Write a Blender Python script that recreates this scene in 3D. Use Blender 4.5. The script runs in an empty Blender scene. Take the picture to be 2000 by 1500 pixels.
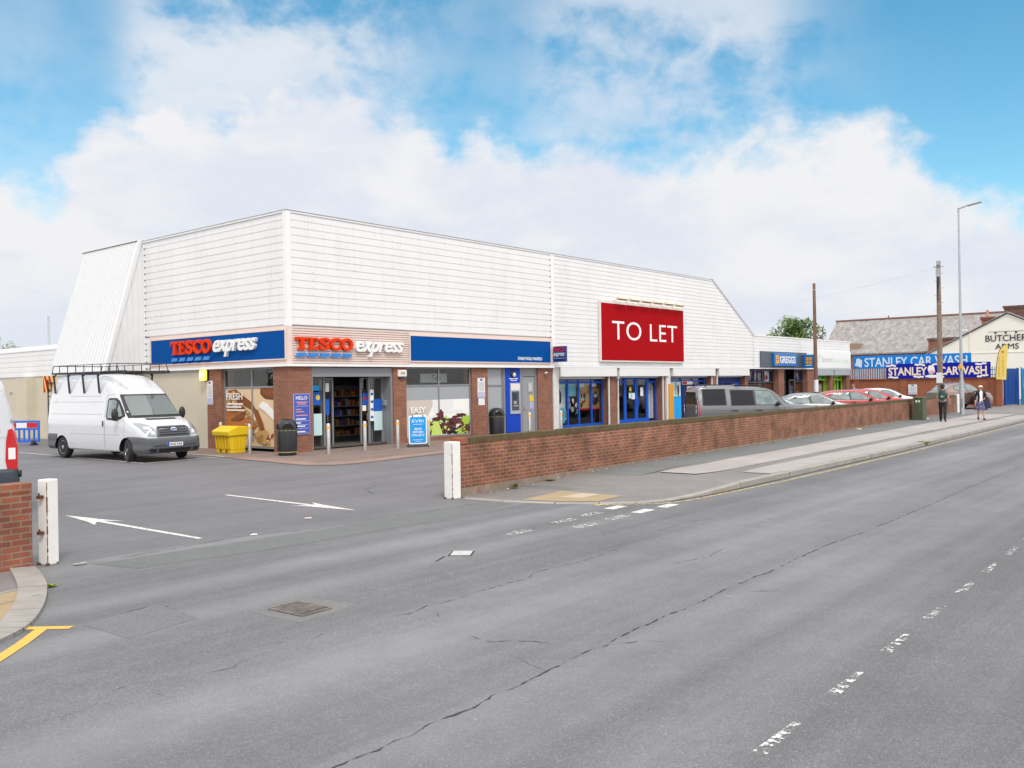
import bpy, bmesh, math, random
from mathutils import Vector, Matrix
from mathutils.bvhtree import BVHTree
from mathutils.geometry import delaunay_2d_cdt
random.seed(7)
rad = math.radians
S = bpy.context.scene
COL = S.collection

# ------------------------------------------------------------------ camera
CAMP = Vector((-18.174, -24.828, 2.15))
yaw, roll = rad(50.024), rad(-0.9004)
f = Vector((math.sin(yaw), math.cos(yaw), 0.00066)).normalized()
r = Vector((math.cos(yaw), -math.sin(yaw), 0)); u = r.cross(f)
r2 = r*math.cos(roll)+u*math.sin(roll); u2 = -r*math.sin(roll)+u*math.cos(roll)
cd = bpy.data.cameras.new('camera'); cam = bpy.data.objects.new('camera', cd); COL.objects.link(cam)
cd.sensor_width = 36; cd.lens = 36*1773.2/2000; cd.clip_end = 2000; cd.clip_start = .1
cam.matrix_world = Matrix(((r2.x, u2.x, -f.x, CAMP.x), (r2.y, u2.y, -f.y, CAMP.y), (r2.z, u2.z, -f.z, CAMP.z), (0, 0, 0, 1)))
S.camera = cam
# ------------------------------------------------------------------ light and sky
S.view_settings.view_transform = 'Standard'; S.view_settings.look = 'None'
S.view_settings.exposure = 0.45; S.view_settings.gamma = 1
S.cycles.max_bounces = 6; S.cycles.transparent_max_bounces = 12
try:
    S.cycles.use_denoising = True
except Exception: pass
SUN_EL, SUN_AZ = rad(52), rad(215)      # azimuth from +Y towards +X
sd = Vector((math.sin(SUN_AZ)*math.cos(SUN_EL), math.cos(SUN_AZ)*math.cos(SUN_EL), math.sin(SUN_EL)))
sl = bpy.data.lights.new('sun', 'SUN'); so = bpy.data.objects.new('sun', sl); COL.objects.link(so)
sl.energy = 1.5; sl.angle = rad(12); sl.color = (1, .965, .91)
so.rotation_euler = (-sd).to_track_quat('-Z', 'Y').to_euler(); so.location = (-30, -60, 60)

W = bpy.data.worlds.new('World'); S.world = W; W.use_nodes = True
nt = W.node_tree; N = nt.nodes; N.clear(); LK = nt.links.new
def nd(t, **k):
    n = N.new(t)
    for a, b in k.items(): setattr(n, a, b)
    return n
def mth(op, a, b=None, c=None, clamp=False):
    n = nd('ShaderNodeMath', operation=op); n.use_clamp = clamp
    for i, v in enumerate((a, b, c)):
        if v is None: continue
        if isinstance(v, (int, float)): n.inputs[i].default_value = v
        else: LK(v, n.inputs[i])
    return n.outputs[0]
def mapr(v, a, b, c=0., d=1., smooth=True):
    n = nd('ShaderNodeMapRange'); n.interpolation_type = 'SMOOTHSTEP' if smooth else 'LINEAR'
    LK(v, n.inputs[0])
    for i, x in enumerate((a, b, c, d)): n.inputs[i+1].default_value = x
    return n.outputs[0]
tc = nd('ShaderNodeTexCoord'); sx = nd('ShaderNodeSeparateXYZ'); LK(tc.outputs['Generated'], sx.inputs[0])
az = mth('ARCTAN2', sx.outputs[0], sx.outputs[1]); el = mth('ARCSINE', sx.outputs[2])
aznorm = mapr(az, rad(18), rad(82), 0, 1, False)
def sky_noise(scale, det, zst=1.6, off=(0, 0, 0), rough=.55):
    mp = nd('ShaderNodeMapping'); mp.inputs['Scale'].default_value = (scale, scale, scale*zst); mp.inputs['Location'].default_value = off
    LK(tc.outputs['Generated'], mp.inputs[0]); nn = nd('ShaderNodeTexNoise'); nn.inputs['Detail'].default_value = det
    nn.inputs['Scale'].default_value = 1; nn.inputs['Roughness'].default_value = rough; nn.inputs['Distortion'].default_value = .25
    LK(mp.outputs[0], nn.inputs[0]); return nn.outputs[0]
def azcurve(pts):
    fc = nd('ShaderNodeFloatCurve'); cv = fc.mapping.curves[0]
    P = [((math.degrees(math.atan((px-1000)/1773))+50.02-18)/64, v) for px, v in pts]
    while len(cv.points) < len(P): cv.points.new(.5, .5)
    for p, (a, b) in zip(cv.points, P): p.location = (a, b); p.handle_type = 'AUTO'
    fc.mapping.update(); LK(aznorm, fc.inputs['Value']); return fc.outputs[0]
def elv(px, py): return math.atan((750-py)/1773*math.cos(math.atan((px-1000)/1773)))/rad(40)
ntop = sky_noise(7, 8, 1.5, (1.3, .2, .5)); nfine = sky_noise(22, 6, 1.3, (3, 1, 2), .6); nbig = sky_noise(3.2, 6, 2.2, (.4, 2.1, .9))
elN = mth('DIVIDE', el, rad(40))
top = azcurve([(x, elv(x, y)) for x, y in [(-80, 310), (40, 300), (120, 280), (190, 200), (300, 150), (420, 130), (600, 110), (780, 165), (890, 240), (960, 245), (1100, 245), (1290, 300), (1420, 275), (1560, 245), (1740, 250), (1860, 310), (1960, 370), (2080, 430)]])
pert = mth('ADD', mth('MULTIPLY', mth('SUBTRACT', ntop, .5), .22), mth('MULTIPLY', mth('SUBTRACT', nfine, .5), .13))
dcl = mth('SUBTRACT', mth('ADD', top, pert), elN)
m1 = mapr(dcl, -.02, .065)
veil_c = azcurve([(-80, .2), (60, .36), (170, .22), (300, .95), (480, 1.0), (680, .95), (800, .65), (960, .25), (1080, .6), (1250, .9), (1420, .9), (1560, .5), (1680, .12), (1850, .02), (2080, .02)])
veil = mth('MULTIPLY', veil_c, mapr(mth('ADD', nbig, mth('MULTIPLY', mth('SUBTRACT', nfine, .5), .45)), .28, .56))
veil = mth('MULTIPLY', veil, .82)
zen = mth('MULTIPLY', mapr(el, rad(30), rad(44)), .92)          # unseen overcast above the picture, added and brightened to light the scene
behind = mth('MULTIPLY', mapr(mth('ABSOLUTE', mth('SUBTRACT', az, rad(50))), rad(40), rad(62)), .85)
mask = mth('MAXIMUM', mth('MAXIMUM', m1, veil), mth('MAXIMUM', zen, behind))
sky = nd('ShaderNodeTexSky'); sky.sky_type = 'NISHITA'; sky.sun_disc = False
sky.sun_elevation = SUN_EL; sky.sun_rotation = SUN_AZ; sky.ozone_density = 2.0; sky.dust_density = .3; sky.air_density = 1.1
hs = nd('ShaderNodeHueSaturation'); hs.inputs['Hue'].default_value = .478; hs.inputs['Saturation'].default_value = 1.30; LK(sky.outputs[0], hs.inputs['Color'])
bg1 = nd('ShaderNodeBackground'); LK(hs.outputs[0], bg1.inputs[0]); bg1.inputs[1].default_value = .118
gm = nd('ShaderNodeMix', data_type='RGBA'); gm.blend_type = 'MIX'
LK(mapr(mth('ADD', sky_noise(4.5, 6, 2.4, (5, 3, 1)), mth('MULTIPLY', mth('SUBTRACT', nfine, .5), .18)), .38, .60), gm.inputs[0])
gm.inputs[6].default_value = (.74, .785, .87, 1); gm.inputs[7].default_value = (.87, .87, .89, 1)
bg2 = nd('ShaderNodeBackground'); hm = nd('ShaderNodeMix', data_type='RGBA'); LK(mth('MAXIMUM', zen, behind), hm.inputs[0]); LK(gm.outputs[2], hm.inputs[6]); hm.inputs[7].default_value = (.865, .842, .815, 1); LK(hm.outputs[2], bg2.inputs[0]); LK(mth('ADD', .75, mth('MULTIPLY', mth('MAXIMUM', zen, behind), .72)), bg2.inputs[1])  # unseen cloud overhead and behind gets extra strength to light the walls
mx = nd('ShaderNodeMixShader'); LK(mask, mx.inputs[0]); LK(bg1.outputs[0], mx.inputs[1]); LK(bg2.outputs[0], mx.inputs[2])
out = nd('ShaderNodeOutputWorld'); LK(mx.outputs[0], out.inputs[0])

# ------------------------------------------------------------------ materials
MATS = {}
def M(name, col, rough=.55, metal=0., spec=.5, var=0., vscale=3., bump=0., bscale=60., coat=0., streak=0., emit=None, estr=0., stain=None):
    """principled with an optional blotchy variation of its own colour, a fine bump and stains (colour, scale, threshold)"""
    if name in MATS: return MATS[name]
    m = bpy.data.materials.new(name); m.use_nodes = True; t = m.node_tree; p = t.nodes['Principled BSDF']
    c4 = (*col, 1); p.inputs['Base Color'].default_value = c4; p.inputs['Roughness'].default_value = rough
    p.inputs['Metallic'].default_value = metal; p.inputs['Specular IOR Level'].default_value = spec
    if coat: p.inputs['Coat Weight'].default_value = coat; p.inputs['Coat Roughness'].default_value = .06
    if emit: p.inputs['Emission Color'].default_value = (*emit, 1); p.inputs['Emission Strength'].default_value = estr
    co = t.nodes.new('ShaderNodeTexCoord').outputs['Object']
    cur = None
    def noise(sc, det=5, ro=.6):
        n = t.nodes.new('ShaderNodeTexNoise'); n.inputs['Scale'].default_value = sc; n.inputs['Detail'].default_value = det
        n.inputs['Roughness'].default_value = ro; t.links.new(co, n.inputs[0]); return n.outputs[0]
    def mixc(fac, a, b, mode='MIX'):
        n = t.nodes.new('ShaderNodeMix'); n.data_type = 'RGBA'; n.blend_type = mode
        if isinstance(fac, float): n.inputs[0].default_value = fac
        else: t.links.new(fac, n.inputs[0])
        for i, x in ((6, a), (7, b)):
            if isinstance(x, tuple): n.inputs[i].default_value = x
            else: t.links.new(x, n.inputs[i])
        return n.outputs[2]
    def ramp(v, a, b):
        n = t.nodes.new('ShaderNodeMapRange'); t.links.new(v, n.inputs[0]); n.inputs[1].default_value = a; n.inputs[2].default_value = b; return n.outputs[0]
    if var:
        lo = tuple(max(0, x*(1-var)) for x in col)+(1,); hi = tuple(min(1, x*(1+var)) for x in col)+(1,)
        cur = mixc(ramp(noise(vscale), .3, .7), lo, hi)
    if streak:      # rain streaks running down the sheets
        mp = t.nodes.new('ShaderNodeMapping'); mp.inputs['Scale'].default_value = (2.6, 2.6, .16); t.links.new(co, mp.inputs[0])
        n_ = t.nodes.new('ShaderNodeTexNoise'); n_.inputs['Scale'].default_value = 1.5; n_.inputs['Detail'].default_value = 7; n_.inputs['Roughness'].default_value = .68; t.links.new(mp.outputs[0], n_.inputs[0])
        g_ = tuple(x*(1-streak*2.4) for x in col)+(1,); cur = mixc(ramp(n_.outputs[0], .52, .80), cur if cur else c4, g_)
    if stain:
        sc_, ssc, th = stain
        cur = mixc(ramp(noise(ssc, 7, .65), th, th+.12), cur if cur else c4, (*sc_, 1))
    if cur: t.links.new(cur, p.inputs['Base Color'])
    if bump:
        b = t.nodes.new('ShaderNodeBump'); b.inputs['Strength'].default_value = bump; b.inputs['Distance'].default_value = .01
        t.links.new(noise(bscale, 3), b.inputs['Height']); t.links.new(b.outputs[0], p.inputs['Normal'])
    MATS[name] = m; return m
def brick_mat(name, c1, c2, mortar, moss=None, bw=.225, bh=.075, ms=.010, soldier=False, vr=.35):
    m = bpy.data.materials.new(name); m.use_nodes = True; t = m.node_tree; p = t.nodes['Principled BSDF']; L = t.links.new
    p.inputs['Roughness'].default_value = .85; p.inputs['Specular IOR Level'].default_value = .25
    uvn = t.nodes.new('ShaderNodeUVMap'); b = t.nodes.new('ShaderNodeTexBrick'); L(uvn.outputs[0], b.inputs[0])
    b.inputs['Scale'].default_value = 1; b.inputs['Brick Width'].default_value = bw; b.inputs['Row Height'].default_value = bh
    b.inputs['Mortar Size'].default_value = ms; b.inputs['Mortar Smooth'].default_value = .1; b.inputs['Bias'].default_value = 0
    if soldier: b.offset = 0
    b.inputs['Color1'].default_value = (*c1, 1); b.inputs['Color2'].default_value = (*c2, 1); b.inputs['Mortar'].default_value = (*mortar, 1)
    n = t.nodes.new('ShaderNodeTexNoise'); n.inputs['Scale'].default_value = 1.7; n.inputs['Detail'].default_value = 7; n.inputs['Roughness'].default_value = .65; L(uvn.outputs[0], n.inputs[0])
    mr = t.nodes.new('ShaderNodeMapRange'); L(n.outputs[0], mr.inputs[0]); mr.inputs[1].default_value = .3; mr.inputs[2].default_value = .7; mr.inputs[3].default_value = 1-vr; mr.inputs[4].default_value = 1+vr*.7
    mu = t.nodes.new('ShaderNodeMix'); mu.data_type = 'RGBA'; mu.blend_type = 'MULTIPLY'; mu.inputs[0].default_value = 1
    L(b.outputs[0], mu.inputs[6]); L(mr.outputs[0], mu.inputs[7]); cur = mu.outputs[2]
    if moss:
        n2 = t.nodes.new('ShaderNodeTexNoise'); n2.inputs['Scale'].default_value = 3.3; n2.inputs['Detail'].default_value = 8; n2.inputs['Roughness'].default_value = .7; L(uvn.outputs[0], n2.inputs[0])
        m2 = t.nodes.new('ShaderNodeMapRange'); L(n2.outputs[0], m2.inputs[0]); m2.inputs[1].default_value = moss[1]; m2.inputs[2].default_value = moss[1]+.2; m2.inputs[4].default_value = moss[2]
        mm = t.nodes.new('ShaderNodeMix'); mm.data_type = 'RGBA'; L(m2.outputs[0], mm.inputs[0]); L(cur, mm.inputs[6]); mm.inputs[7].default_value = (*moss[0], 1); cur = mm.outputs[2]
    L(cur, p.inputs['Base Color'])
    bp = t.nodes.new('ShaderNodeBump'); bp.inputs['Strength'].default_value = .5; bp.inputs['Distance'].default_value = .01; bp.invert = True
    L(b.outputs['Fac'], bp.inputs['Height']); L(bp.outputs[0], p.inputs['Normal'])
    MATS[name] = m; return m
def glass_mat(name, tint=(.8, .85, .86), base=.10, edge=.75, rough=.02):
    m = bpy.data.materials.new(name); m.use_nodes = True; t = m.node_tree; t.nodes.clear(); L = t.links.new
    g = t.nodes.new('ShaderNodeBsdfGlossy'); g.inputs['Roughness'].default_value = rough
    tr = t.nodes.new('ShaderNodeBsdfTransparent'); tr.inputs[0].default_value = (*tint, 1)
    fr = t.nodes.new('ShaderNodeLayerWeight'); fr.inputs[0].default_value = .5; pw = t.nodes.new('ShaderNodeMath'); pw.operation = 'POWER'; pw.inputs[1].default_value = 5; L(fr.outputs['Facing'], pw.inputs[0])
    mr = t.nodes.new('ShaderNodeMapRange'); L(pw.outputs[0], mr.inputs[0]); mr.inputs[3].default_value = base; mr.inputs[4].default_value = edge
    x = t.nodes.new('ShaderNodeMixShader'); L(mr.outputs[0], x.inputs[0]); L(tr.outputs[0], x.inputs[1]); L(g.outputs[0], x.inputs[2])
    o = t.nodes.new('ShaderNodeOutputMaterial'); L(x.outputs[0], o.inputs[0]); MATS[name] = m; return m
def worn_mat(name, col, th=.45, scale=9., soft=.06, rough=.7):
    """thermoplastic paint worn through to the tarmac"""
    m = bpy.data.materials.new(name); m.use_nodes = True; t = m.node_tree; p = t.nodes['Principled BSDF']; L = t.links.new
    p.inputs['Base Color'].default_value = (*col, 1); p.inputs['Roughness'].default_value = rough
    co = t.nodes.new('ShaderNodeTexCoord'); n = t.nodes.new('ShaderNodeTexNoise'); n.inputs['Scale'].default_value = scale; n.inputs['Detail'].default_value = 8; n.inputs['Roughness'].default_value = .7
    L(co.outputs['Object'], n.inputs[0]); mr = t.nodes.new('ShaderNodeMapRange'); L(n.outputs[0], mr.inputs[0]); mr.inputs[1].default_value = th; mr.inputs[2].default_value = th+soft
    L(mr.outputs[0], p.inputs['Alpha']); MATS[name] = m; return m
def asphalt_mat(name, base, bands=0., ang=0., speck=.5, warm=(1, 1, 1), patch=.16):
    m = bpy.data.materials.new(name); m.use_nodes = True; t = m.node_tree; p = t.nodes['Principled BSDF']; L = t.links.new
    p.inputs['Specular IOR Level'].default_value = .35
    co = t.nodes.new('ShaderNodeTexCoord').outputs['Object']
    def noise(sc, det, ro=.6, scl=(1, 1, 1), rot=0, kind='f'):
        mp = t.nodes.new('ShaderNodeMapping'); mp.inputs['Scale'].default_value = scl; mp.inputs['Rotation'].default_value = (0, 0, rot); L(co, mp.inputs[0])
        n = t.nodes.new('ShaderNodeTexNoise'); n.inputs['Scale'].default_value = sc; n.inputs['Detail'].default_value = det; n.inputs['Roughness'].default_value = ro; L(mp.outputs[0], n.inputs[0]); return n.outputs[0]
    def mr(v, a, b, c, d):
        n = t.nodes.new('ShaderNodeMapRange'); L(v, n.inputs[0])
        for i, x in enumerate((a, b, c, d)): n.inputs[i+1].default_value = x
        return n.outputs[0]
    def mul(a, b):
        n = t.nodes.new('ShaderNodeMath'); n.operation = 'MULTIPLY'; L(a, n.inputs[0]); L(b, n.inputs[1]); return n.outputs[0]
    v = mr(noise(.35, 6, .62), .3, .7, 1-patch, 1+patch)
    v = mul(v, mr(noise(2.6, 6, .65), .3, .7, 1-patch*.6, 1+patch*.6))
    g = noise(75, 2, .7); spk = mr(g, .35, .65, 1-speck*.5, 1+speck*.5)
    vo = t.nodes.new('ShaderNodeTexVoronoi'); vo.inputs['Scale'].default_value = 95; L(co, vo.inputs[0])
    sp = t.nodes.new('ShaderNodeSeparateColor'); L(vo.outputs['Color'], sp.inputs[0])
    spk = mul(spk, mr(sp.outputs[0], .84, 1.0, 1, 1+speck*1.2)); spk = mul(spk, mr(noise(30, 3, .75), .34, .66, 1-speck*.32, 1+speck*.32)); spk = mul(spk, mr(noise(11, 4, .7), .34, .66, 1-speck*.13, 1+speck*.13))
    if bands:      # polished wheel tracks: paler and smoother than the strips between them
        bn = mr(noise(.85, 6, .55, (.030, 1, 1), -ang), .38, .62, 0, 1)
        v = mul(v, mr(bn, 0, 1, 1-bands, 1+bands*.8))
        mxs = t.nodes.new('ShaderNodeMix'); mxs.data_type = 'FLOAT'; L(mr(bn, 0, 1, 0, .55), mxs.inputs[0]); L(spk, mxs.inputs[2]); mxs.inputs[3].default_value = 1; spk = mxs.outputs[0]
    st = mr(noise(1.3, 7, .7, (1, 1, 1)), .66, .74, 1, .86); v = mul(v, st)      # oil and damp stains
    v = mul(v, spk)
    cm = t.nodes.new('ShaderNodeMix'); cm.data_type = 'RGBA'; cm.blend_type = 'MULTIPLY'; cm.inputs[0].default_value = 1
    cm.inputs[6].default_value = (base*warm[0], base*warm[1], base*warm[2], 1); L(v, cm.inputs[7]); L(cm.outputs[2], p.inputs['Base Color'])
    rr = mr(noise(.85, 6, .55, (.030, 1, 1), -ang), .36, .64, .78, .66); L(rr, p.inputs['Roughness'])
    b = t.nodes.new('ShaderNodeBump'); b.inputs['Strength'].default_value = .45; b.inputs['Distance'].default_value = .012; L(g, b.inputs['Height']); L(b.outputs[0], p.inputs['Normal'])
    MATS[name] = m; return m

BRICK = brick_mat('brick_red', (.30, .115, .062), (.225, .082, .05), (.235, .165, .135), vr=.22)
BRICKW = brick_mat('brick_boundary', (.27, .098, .052), (.180, .072, .048), (.30, .205, .15), moss=((.12, .085, .05), .52, .5), vr=.5, ms=.0085)
BRICKC = brick_mat('brick_coping', (.145, .085, .05), (.095, .065, .04), (.05, .045, .03), moss=((.10, .10, .035), .42, .75), bw=.075, bh=.30, ms=.006, soldier=True)
BRICKO = brick_mat('brick_orange', (.34, .105, .048), (.28, .088, .045), (.30, .14, .09), vr=.2)
BRICKL = brick_mat('brick_left', (.29, .095, .052), (.20, .07, .048), (.25, .17, .125), moss=((.12, .09, .06), .60, .4))
WHITE = M('white_cladding', (.765, .758, .755), .45, var=.03, vscale=.7, streak=.055)
WHITE2 = M('white_trim', (.80, .795, .79), .45, var=.03, vscale=2)
PINK = M('pale_pink_slats', (.71, .57, .515), .55, var=.03)
SBLUE = M('sign_blue', (.001, .070, .29), .7, spec=.06)
SLBLUE = M('stripe_blue', (.012, .20, .62), .35)
SRED = M('letter_red', (.70, .045, .006), .6, spec=.1)
LWHITE = M('letter_white', (.82, .81, .80), .4)
LETRED = M('board_red', (.37, .004, .008), .7, spec=.05)
BEIGE = M('beige_render', (.56, .50, .39), .8, var=.06, vscale=.8, bump=.1)
CREAM = M('cream_render', (.77, .735, .65), .8, var=.03, vscale=.5)
GREY = M('grey_frame', (.22, .225, .24), .4, var=.03)
LGREY = M('grey_panel', (.34, .355, .38), .5, var=.03)
DGREY = M('dark_grey', (.055, .06, .07), .45)
BLACK = M('black_plastic', (.012, .012, .014), .4)
DARK = M('dark_interior', (.02, .019, .018), .8)
STEEL = M('brushed_steel', (.52, .51, .49), .42, .75, var=.1, vscale=6)
GALV = M('galvanised', (.42, .44, .46), .5, .5, var=.1, vscale=4)
YEL = M('yellow_plastic', (.72, .48, .012), .45, var=.06)
YBAND = M('yellow_band', (.78, .42, .02), .5)
FBLUE = M('frame_blue', (.008, .085, .48), .6, spec=.18)
PBLUE = M('panel_blue', (.012, .21, .66), .42)
ABLUE = M('cash_blue', (.008, .055, .46), .6, spec=.18)
WOOD = M('weathered_wood', (.235, .165, .13), .85, var=.25, vscale=5, bump=.4)
CONC = M('concrete', (.34, .32, .29), .85, var=.14, vscale=3, bump=.2)
KERBM = M('kerb_stone', (.30, .275, .25), .85, var=.16, vscale=2.2, bump=.2)
TACT = M('buff_paving', (.34, .255, .15), .85, var=.10, vscale=2.5)
GLASS = glass_mat('shop_glass', (.88, .90, .90), .03, .8)
CGLASS = M('car_glass', (.15, .19, .19), .03, 0, .8, var=.5, vscale=2.5, coat=.5)  # pale mottled base paints in bright reflections and the see-through look
DGLASS = M('privacy_glass', (.012, .012, .014), .08, 0, .35)
ASPH = asphalt_mat('road_asphalt', .166, .21, rad(1.5), .42, (1.0, .985, 1.02), .12)
ASPC = asphalt_mat('carpark_asphalt', .150, .06, rad(70), .24, (1.01, .98, 1.035), .11)
ASPP = asphalt_mat('pavement_asphalt', .185, 0, 0, .3, (1.06, .98, .94), .14)
ASPG = asphalt_mat('pavement_grey', .158, 0, 0, .3, (.97, 1.0, .99), .12)
ASPL = asphalt_mat('pavement_pale', .335, 0, 0, .2, (1.04, .94, .89), .12)
ROADW = worn_mat('worn_white_paint', (.80, .78, .74), .44, 13)
ROADW2 = worn_mat('very_worn_white_paint', (.72, .70, .67), .50, 15, .09)
ROADF = worn_mat('faint_white_paint', (.40, .39, .38), .56, 12, .14)
ROADS = worn_mat('solid_white_paint', (.66, .63, .59), .36, 14, .10)
ROADY = worn_mat('yellow_paint', (.66, .40, .075), .30, 14)
ROADYP = worn_mat('pale_yellow_paint', (.50, .39, .19), .40, 12, .12)
CRACK = M('crack_dark', (.045, .045, .047), .95)

# ------------------------------------------------------------------ mesh helpers
class MB:
    def __init__(s): s.v = []; s.f = []; s.m = []
    def add(s, vs, fs, m=0):
        o = len(s.v); s.v += [tuple(v) for v in vs]; s.f += [tuple(i+o for i in q) for q in fs]; s.m += [m]*len(fs); return s
    def box(s, x0, x1, y0, y1, z0, z1, m=0):
        v = [(x, y, z) for z in (z0, z1) for y in (y0, y1) for x in (x0, x1)]
        return s.add(v, [(0, 2, 3, 1), (4, 5, 7, 6), (0, 1, 5, 4), (2, 6, 7, 3), (0, 4, 6, 2), (1, 3, 7, 5)], m)
    def obox(s, c, size, rz=0, m=0, rx=0, ry=0):
        R = Matrix.Rotation(rz, 3, 'Z') @ Matrix.Rotation(ry, 3, 'Y') @ Matrix.Rotation(rx, 3, 'X'); a, b, d = (q/2 for q in size)
        v = [Vector(c)+R @ Vector((x, y, z)) for z in (-d, d) for y in (-b, b) for x in (-a, a)]
        return s.add(v, [(0, 2, 3, 1), (4, 5, 7, 6), (0, 1, 5, 4), (2, 6, 7, 3), (0, 4, 6, 2), (1, 3, 7, 5)], m)
    def prism(s, poly, ax, a, b, m=0):
        mp = {'x': lambda p, t: (t, p[0], p[1]), 'y': lambda p, t: (p[0], t, p[1]), 'z': lambda p, t: (p[0], p[1], t)}[ax]
        n = len(poly); v = [mp(p, a) for p in poly]+[mp(p, b) for p in poly]
        fs = [tuple(range(n))[::-1], tuple(range(n, 2*n))]+[(i, (i+1) % n, n+(i+1) % n, n+i) for i in range(n)]
        return s.add(v, fs, m)
    def tube(s, p, q, r, n=8, m=0, r2=None, cap=True):
        p = Vector(p); q = Vector(q); d = (q-p).normalized(); a = d.orthogonal().normalized(); b = d.cross(a); r2 = r if r2 is None else r2
        v = [p+(a*math.cos(t)+b*math.sin(t))*r for t in [2*math.pi*i/n for i in range(n)]]+[q+(a*math.cos(t)+b*math.sin(t))*r2 for t in [2*math.pi*i/n for i in range(n)]]
        fs = [(i, (i+1) % n, n+(i+1) % n, n+i) for i in range(n)]
        if cap: fs += [tuple(range(n))[::-1], tuple(range(n, 2*n))]
        return s.add(v, fs, m)
    def path(s, pts, r, n=6, m=0):
        for a, b in zip(pts, pts[1:]): s.tube(a, b, r, n, m)
        return s
    def lathe(s, prof, n=20, c=(0, 0, 0), m=0, ax='z', sxy=(1, 1)):
        o = []
        for rr, z in prof:
            for i in range(n):
                t = 2*math.pi*i/n; a, b = rr*math.cos(t)*sxy[0], rr*math.sin(t)*sxy[1]
                o.append({'z': (c[0]+a, c[1]+b, c[2]+z), 'y': (c[0]+a, c[1]+z, c[2]+b), 'x': (c[0]+z, c[1]+a, c[2]+b)}[ax])
        fs = [(j*n+i, j*n+(i+1) % n, (j+1)*n+(i+1) % n, (j+1)*n+i) for j in range(len(prof)-1) for i in range(n)]
        fs += [tuple(range(n))[::-1], tuple(range((len(prof)-1)*n, len(prof)*n))]
        return s.add(o, fs, m)
    def sphere(s, c, rx, ry=None, rz=None, m=0, n=12, k=8):
        ry = ry or rx; rz = rz or rx; v = []; fs = []
        for j in range(k+1):
            p = math.pi*j/k
            for i in range(n):
                t = 2*math.pi*i/n; v.append((c[0]+rx*math.sin(p)*math.cos(t), c[1]+ry*math.sin(p)*math.sin(t), c[2]-rz*math.cos(p)))
        fs = [(j*n+i, j*n+(i+1) % n, (j+1)*n+(i+1) % n, (j+1)*n+i) for j in range(k) for i in range(n)]
        return s.add(v, fs, m)
    def strip(s, pts, w, z, m=0, h=0.):
        """a flat ribbon along points on the ground"""
        L = []; n = len(pts)
        for i, p in enumerate(pts):
            a = Vector(pts[max(0, i-1)][:2]); b = Vector(pts[min(n-1, i+1)][:2]); d = (b-a).normalized(); q = Vector((-d.y, d.x))
            ww = w if not isinstance(w, (list, tuple)) else w[i]
            zz = z(p[0], p[1]) if callable(z) else z
            L += [(p[0]+q.x*ww/2, p[1]+q.y*ww/2, zz), (p[0]-q.x*ww/2, p[1]-q.y*ww/2, zz)]
        return s.add(L, [(2*i, 2*i+1, 2*i+3, 2*i+2) for i in range(n-1)], m)
    def build(s, name, mats, parent=None, smooth=None, bevel=None, loc=None, rz=None):
        me = bpy.data.meshes.new(name); me.from_pydata(s.v, [], s.f)
        for m in (mats if isinstance(mats, (list, tuple)) else [mats]): me.materials.append(m)
        for p, mi in zip(me.polygons, s.m): p.material_index = mi
        bm = bmesh.new(); bm.from_mesh(me); bmesh.ops.recalc_face_normals(bm, faces=bm.faces[:])
        uv = bm.loops.layers.uv.new('UVMap')
        for fc in bm.faces:
            n = fc.normal; ax = max(range(3), key=lambda i: abs(n[i]))
            for lp in fc.loops:
                c = lp.vert.co; lp[uv].uv = ((c.y, c.z), (c.x, c.z), (c.x, c.y))[ax]
        bm.to_mesh(me); bm.free()
        if smooth is not None:
            for p in me.polygons: p.use_smooth = True
            me.set_sharp_from_angle(angle=rad(smooth))
        o = bpy.data.objects.new(name, me); COL.objects.link(o)
        if parent is not None: o.parent = parent
        if loc is not None: o.location = loc
        if rz is not None: o.rotation_euler.z = rz
        if bevel:
            b = o.modifiers.new('bevel', 'BEVEL'); b.width = bevel; b.segments = 2; b.limit_method = 'ANGLE'
        return o
def tag(o, label, cat, group=None):
    o['label'] = label; o['category'] = cat
    if group: o['group'] = group
    return o
def thing(name, label, cat, loc=(0, 0, 0), rz=0, group=None):
    o = bpy.data.objects.new(name, None); COL.objects.link(o); o.location = loc; o.rotation_euler.z = rz; o.empty_display_size = .2
    return tag(o, label, cat, group)
def struct(o): o['kind'] = 'structure'; return o
def dup(root, loc, rz, label, group=None):
    def cp(o, par):
        c = o.copy(); COL.objects.link(c)
        if par is not None: c.parent = par
        for ch in o.children: cp(ch, c)
        return c
    c = cp(root, None); c.location = loc; c.rotation_euler.z = rz; c['label'] = label
    if group: c['group'] = group
    return c
def text_geo(body, ext=.05, off=0., shear=0., spacing=1.):
    cu = bpy.data.curves.new('t', 'FONT'); cu.body = body; cu.size = 1; cu.extrude = ext; cu.offset = off; cu.shear = shear; cu.space_character = spacing; cu.resolution_u = 4
    o = bpy.data.objects.new('t', cu); COL.objects.link(o); dg = bpy.context.evaluated_depsgraph_get()
    me = bpy.data.meshes.new_from_object(o.evaluated_get(dg)); v = [x.co.copy() for x in me.vertices]; fs = [tuple(p.vertices) for p in me.polygons]
    bpy.data.objects.remove(o); bpy.data.curves.remove(cu); bpy.data.meshes.remove(me); return v, fs
def text_on(mb, body, o, U, V, w, h, depth=.02, m=0, off=0., shear=0., spacing=1.):
    """text whose bounding box is w by h, lower left corner at o, running along U and up V, standing out by depth"""
    v, fs = text_geo(body, .05, off, shear, spacing); U = Vector(U); V = Vector(V); Nn = U.cross(V); o = Vector(o)
    x0 = min(p.x for p in v); x1 = max(p.x for p in v); y0 = min(p.y for p in v); y1 = max(p.y for p in v)
    mb.add([o+U*((p.x-x0)/(x1-x0)*w)+V*((p.y-y0)/(y1-y0)*h)+Nn*(depth if p.z > 0 else 0) for p in v], fs, m)
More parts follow.
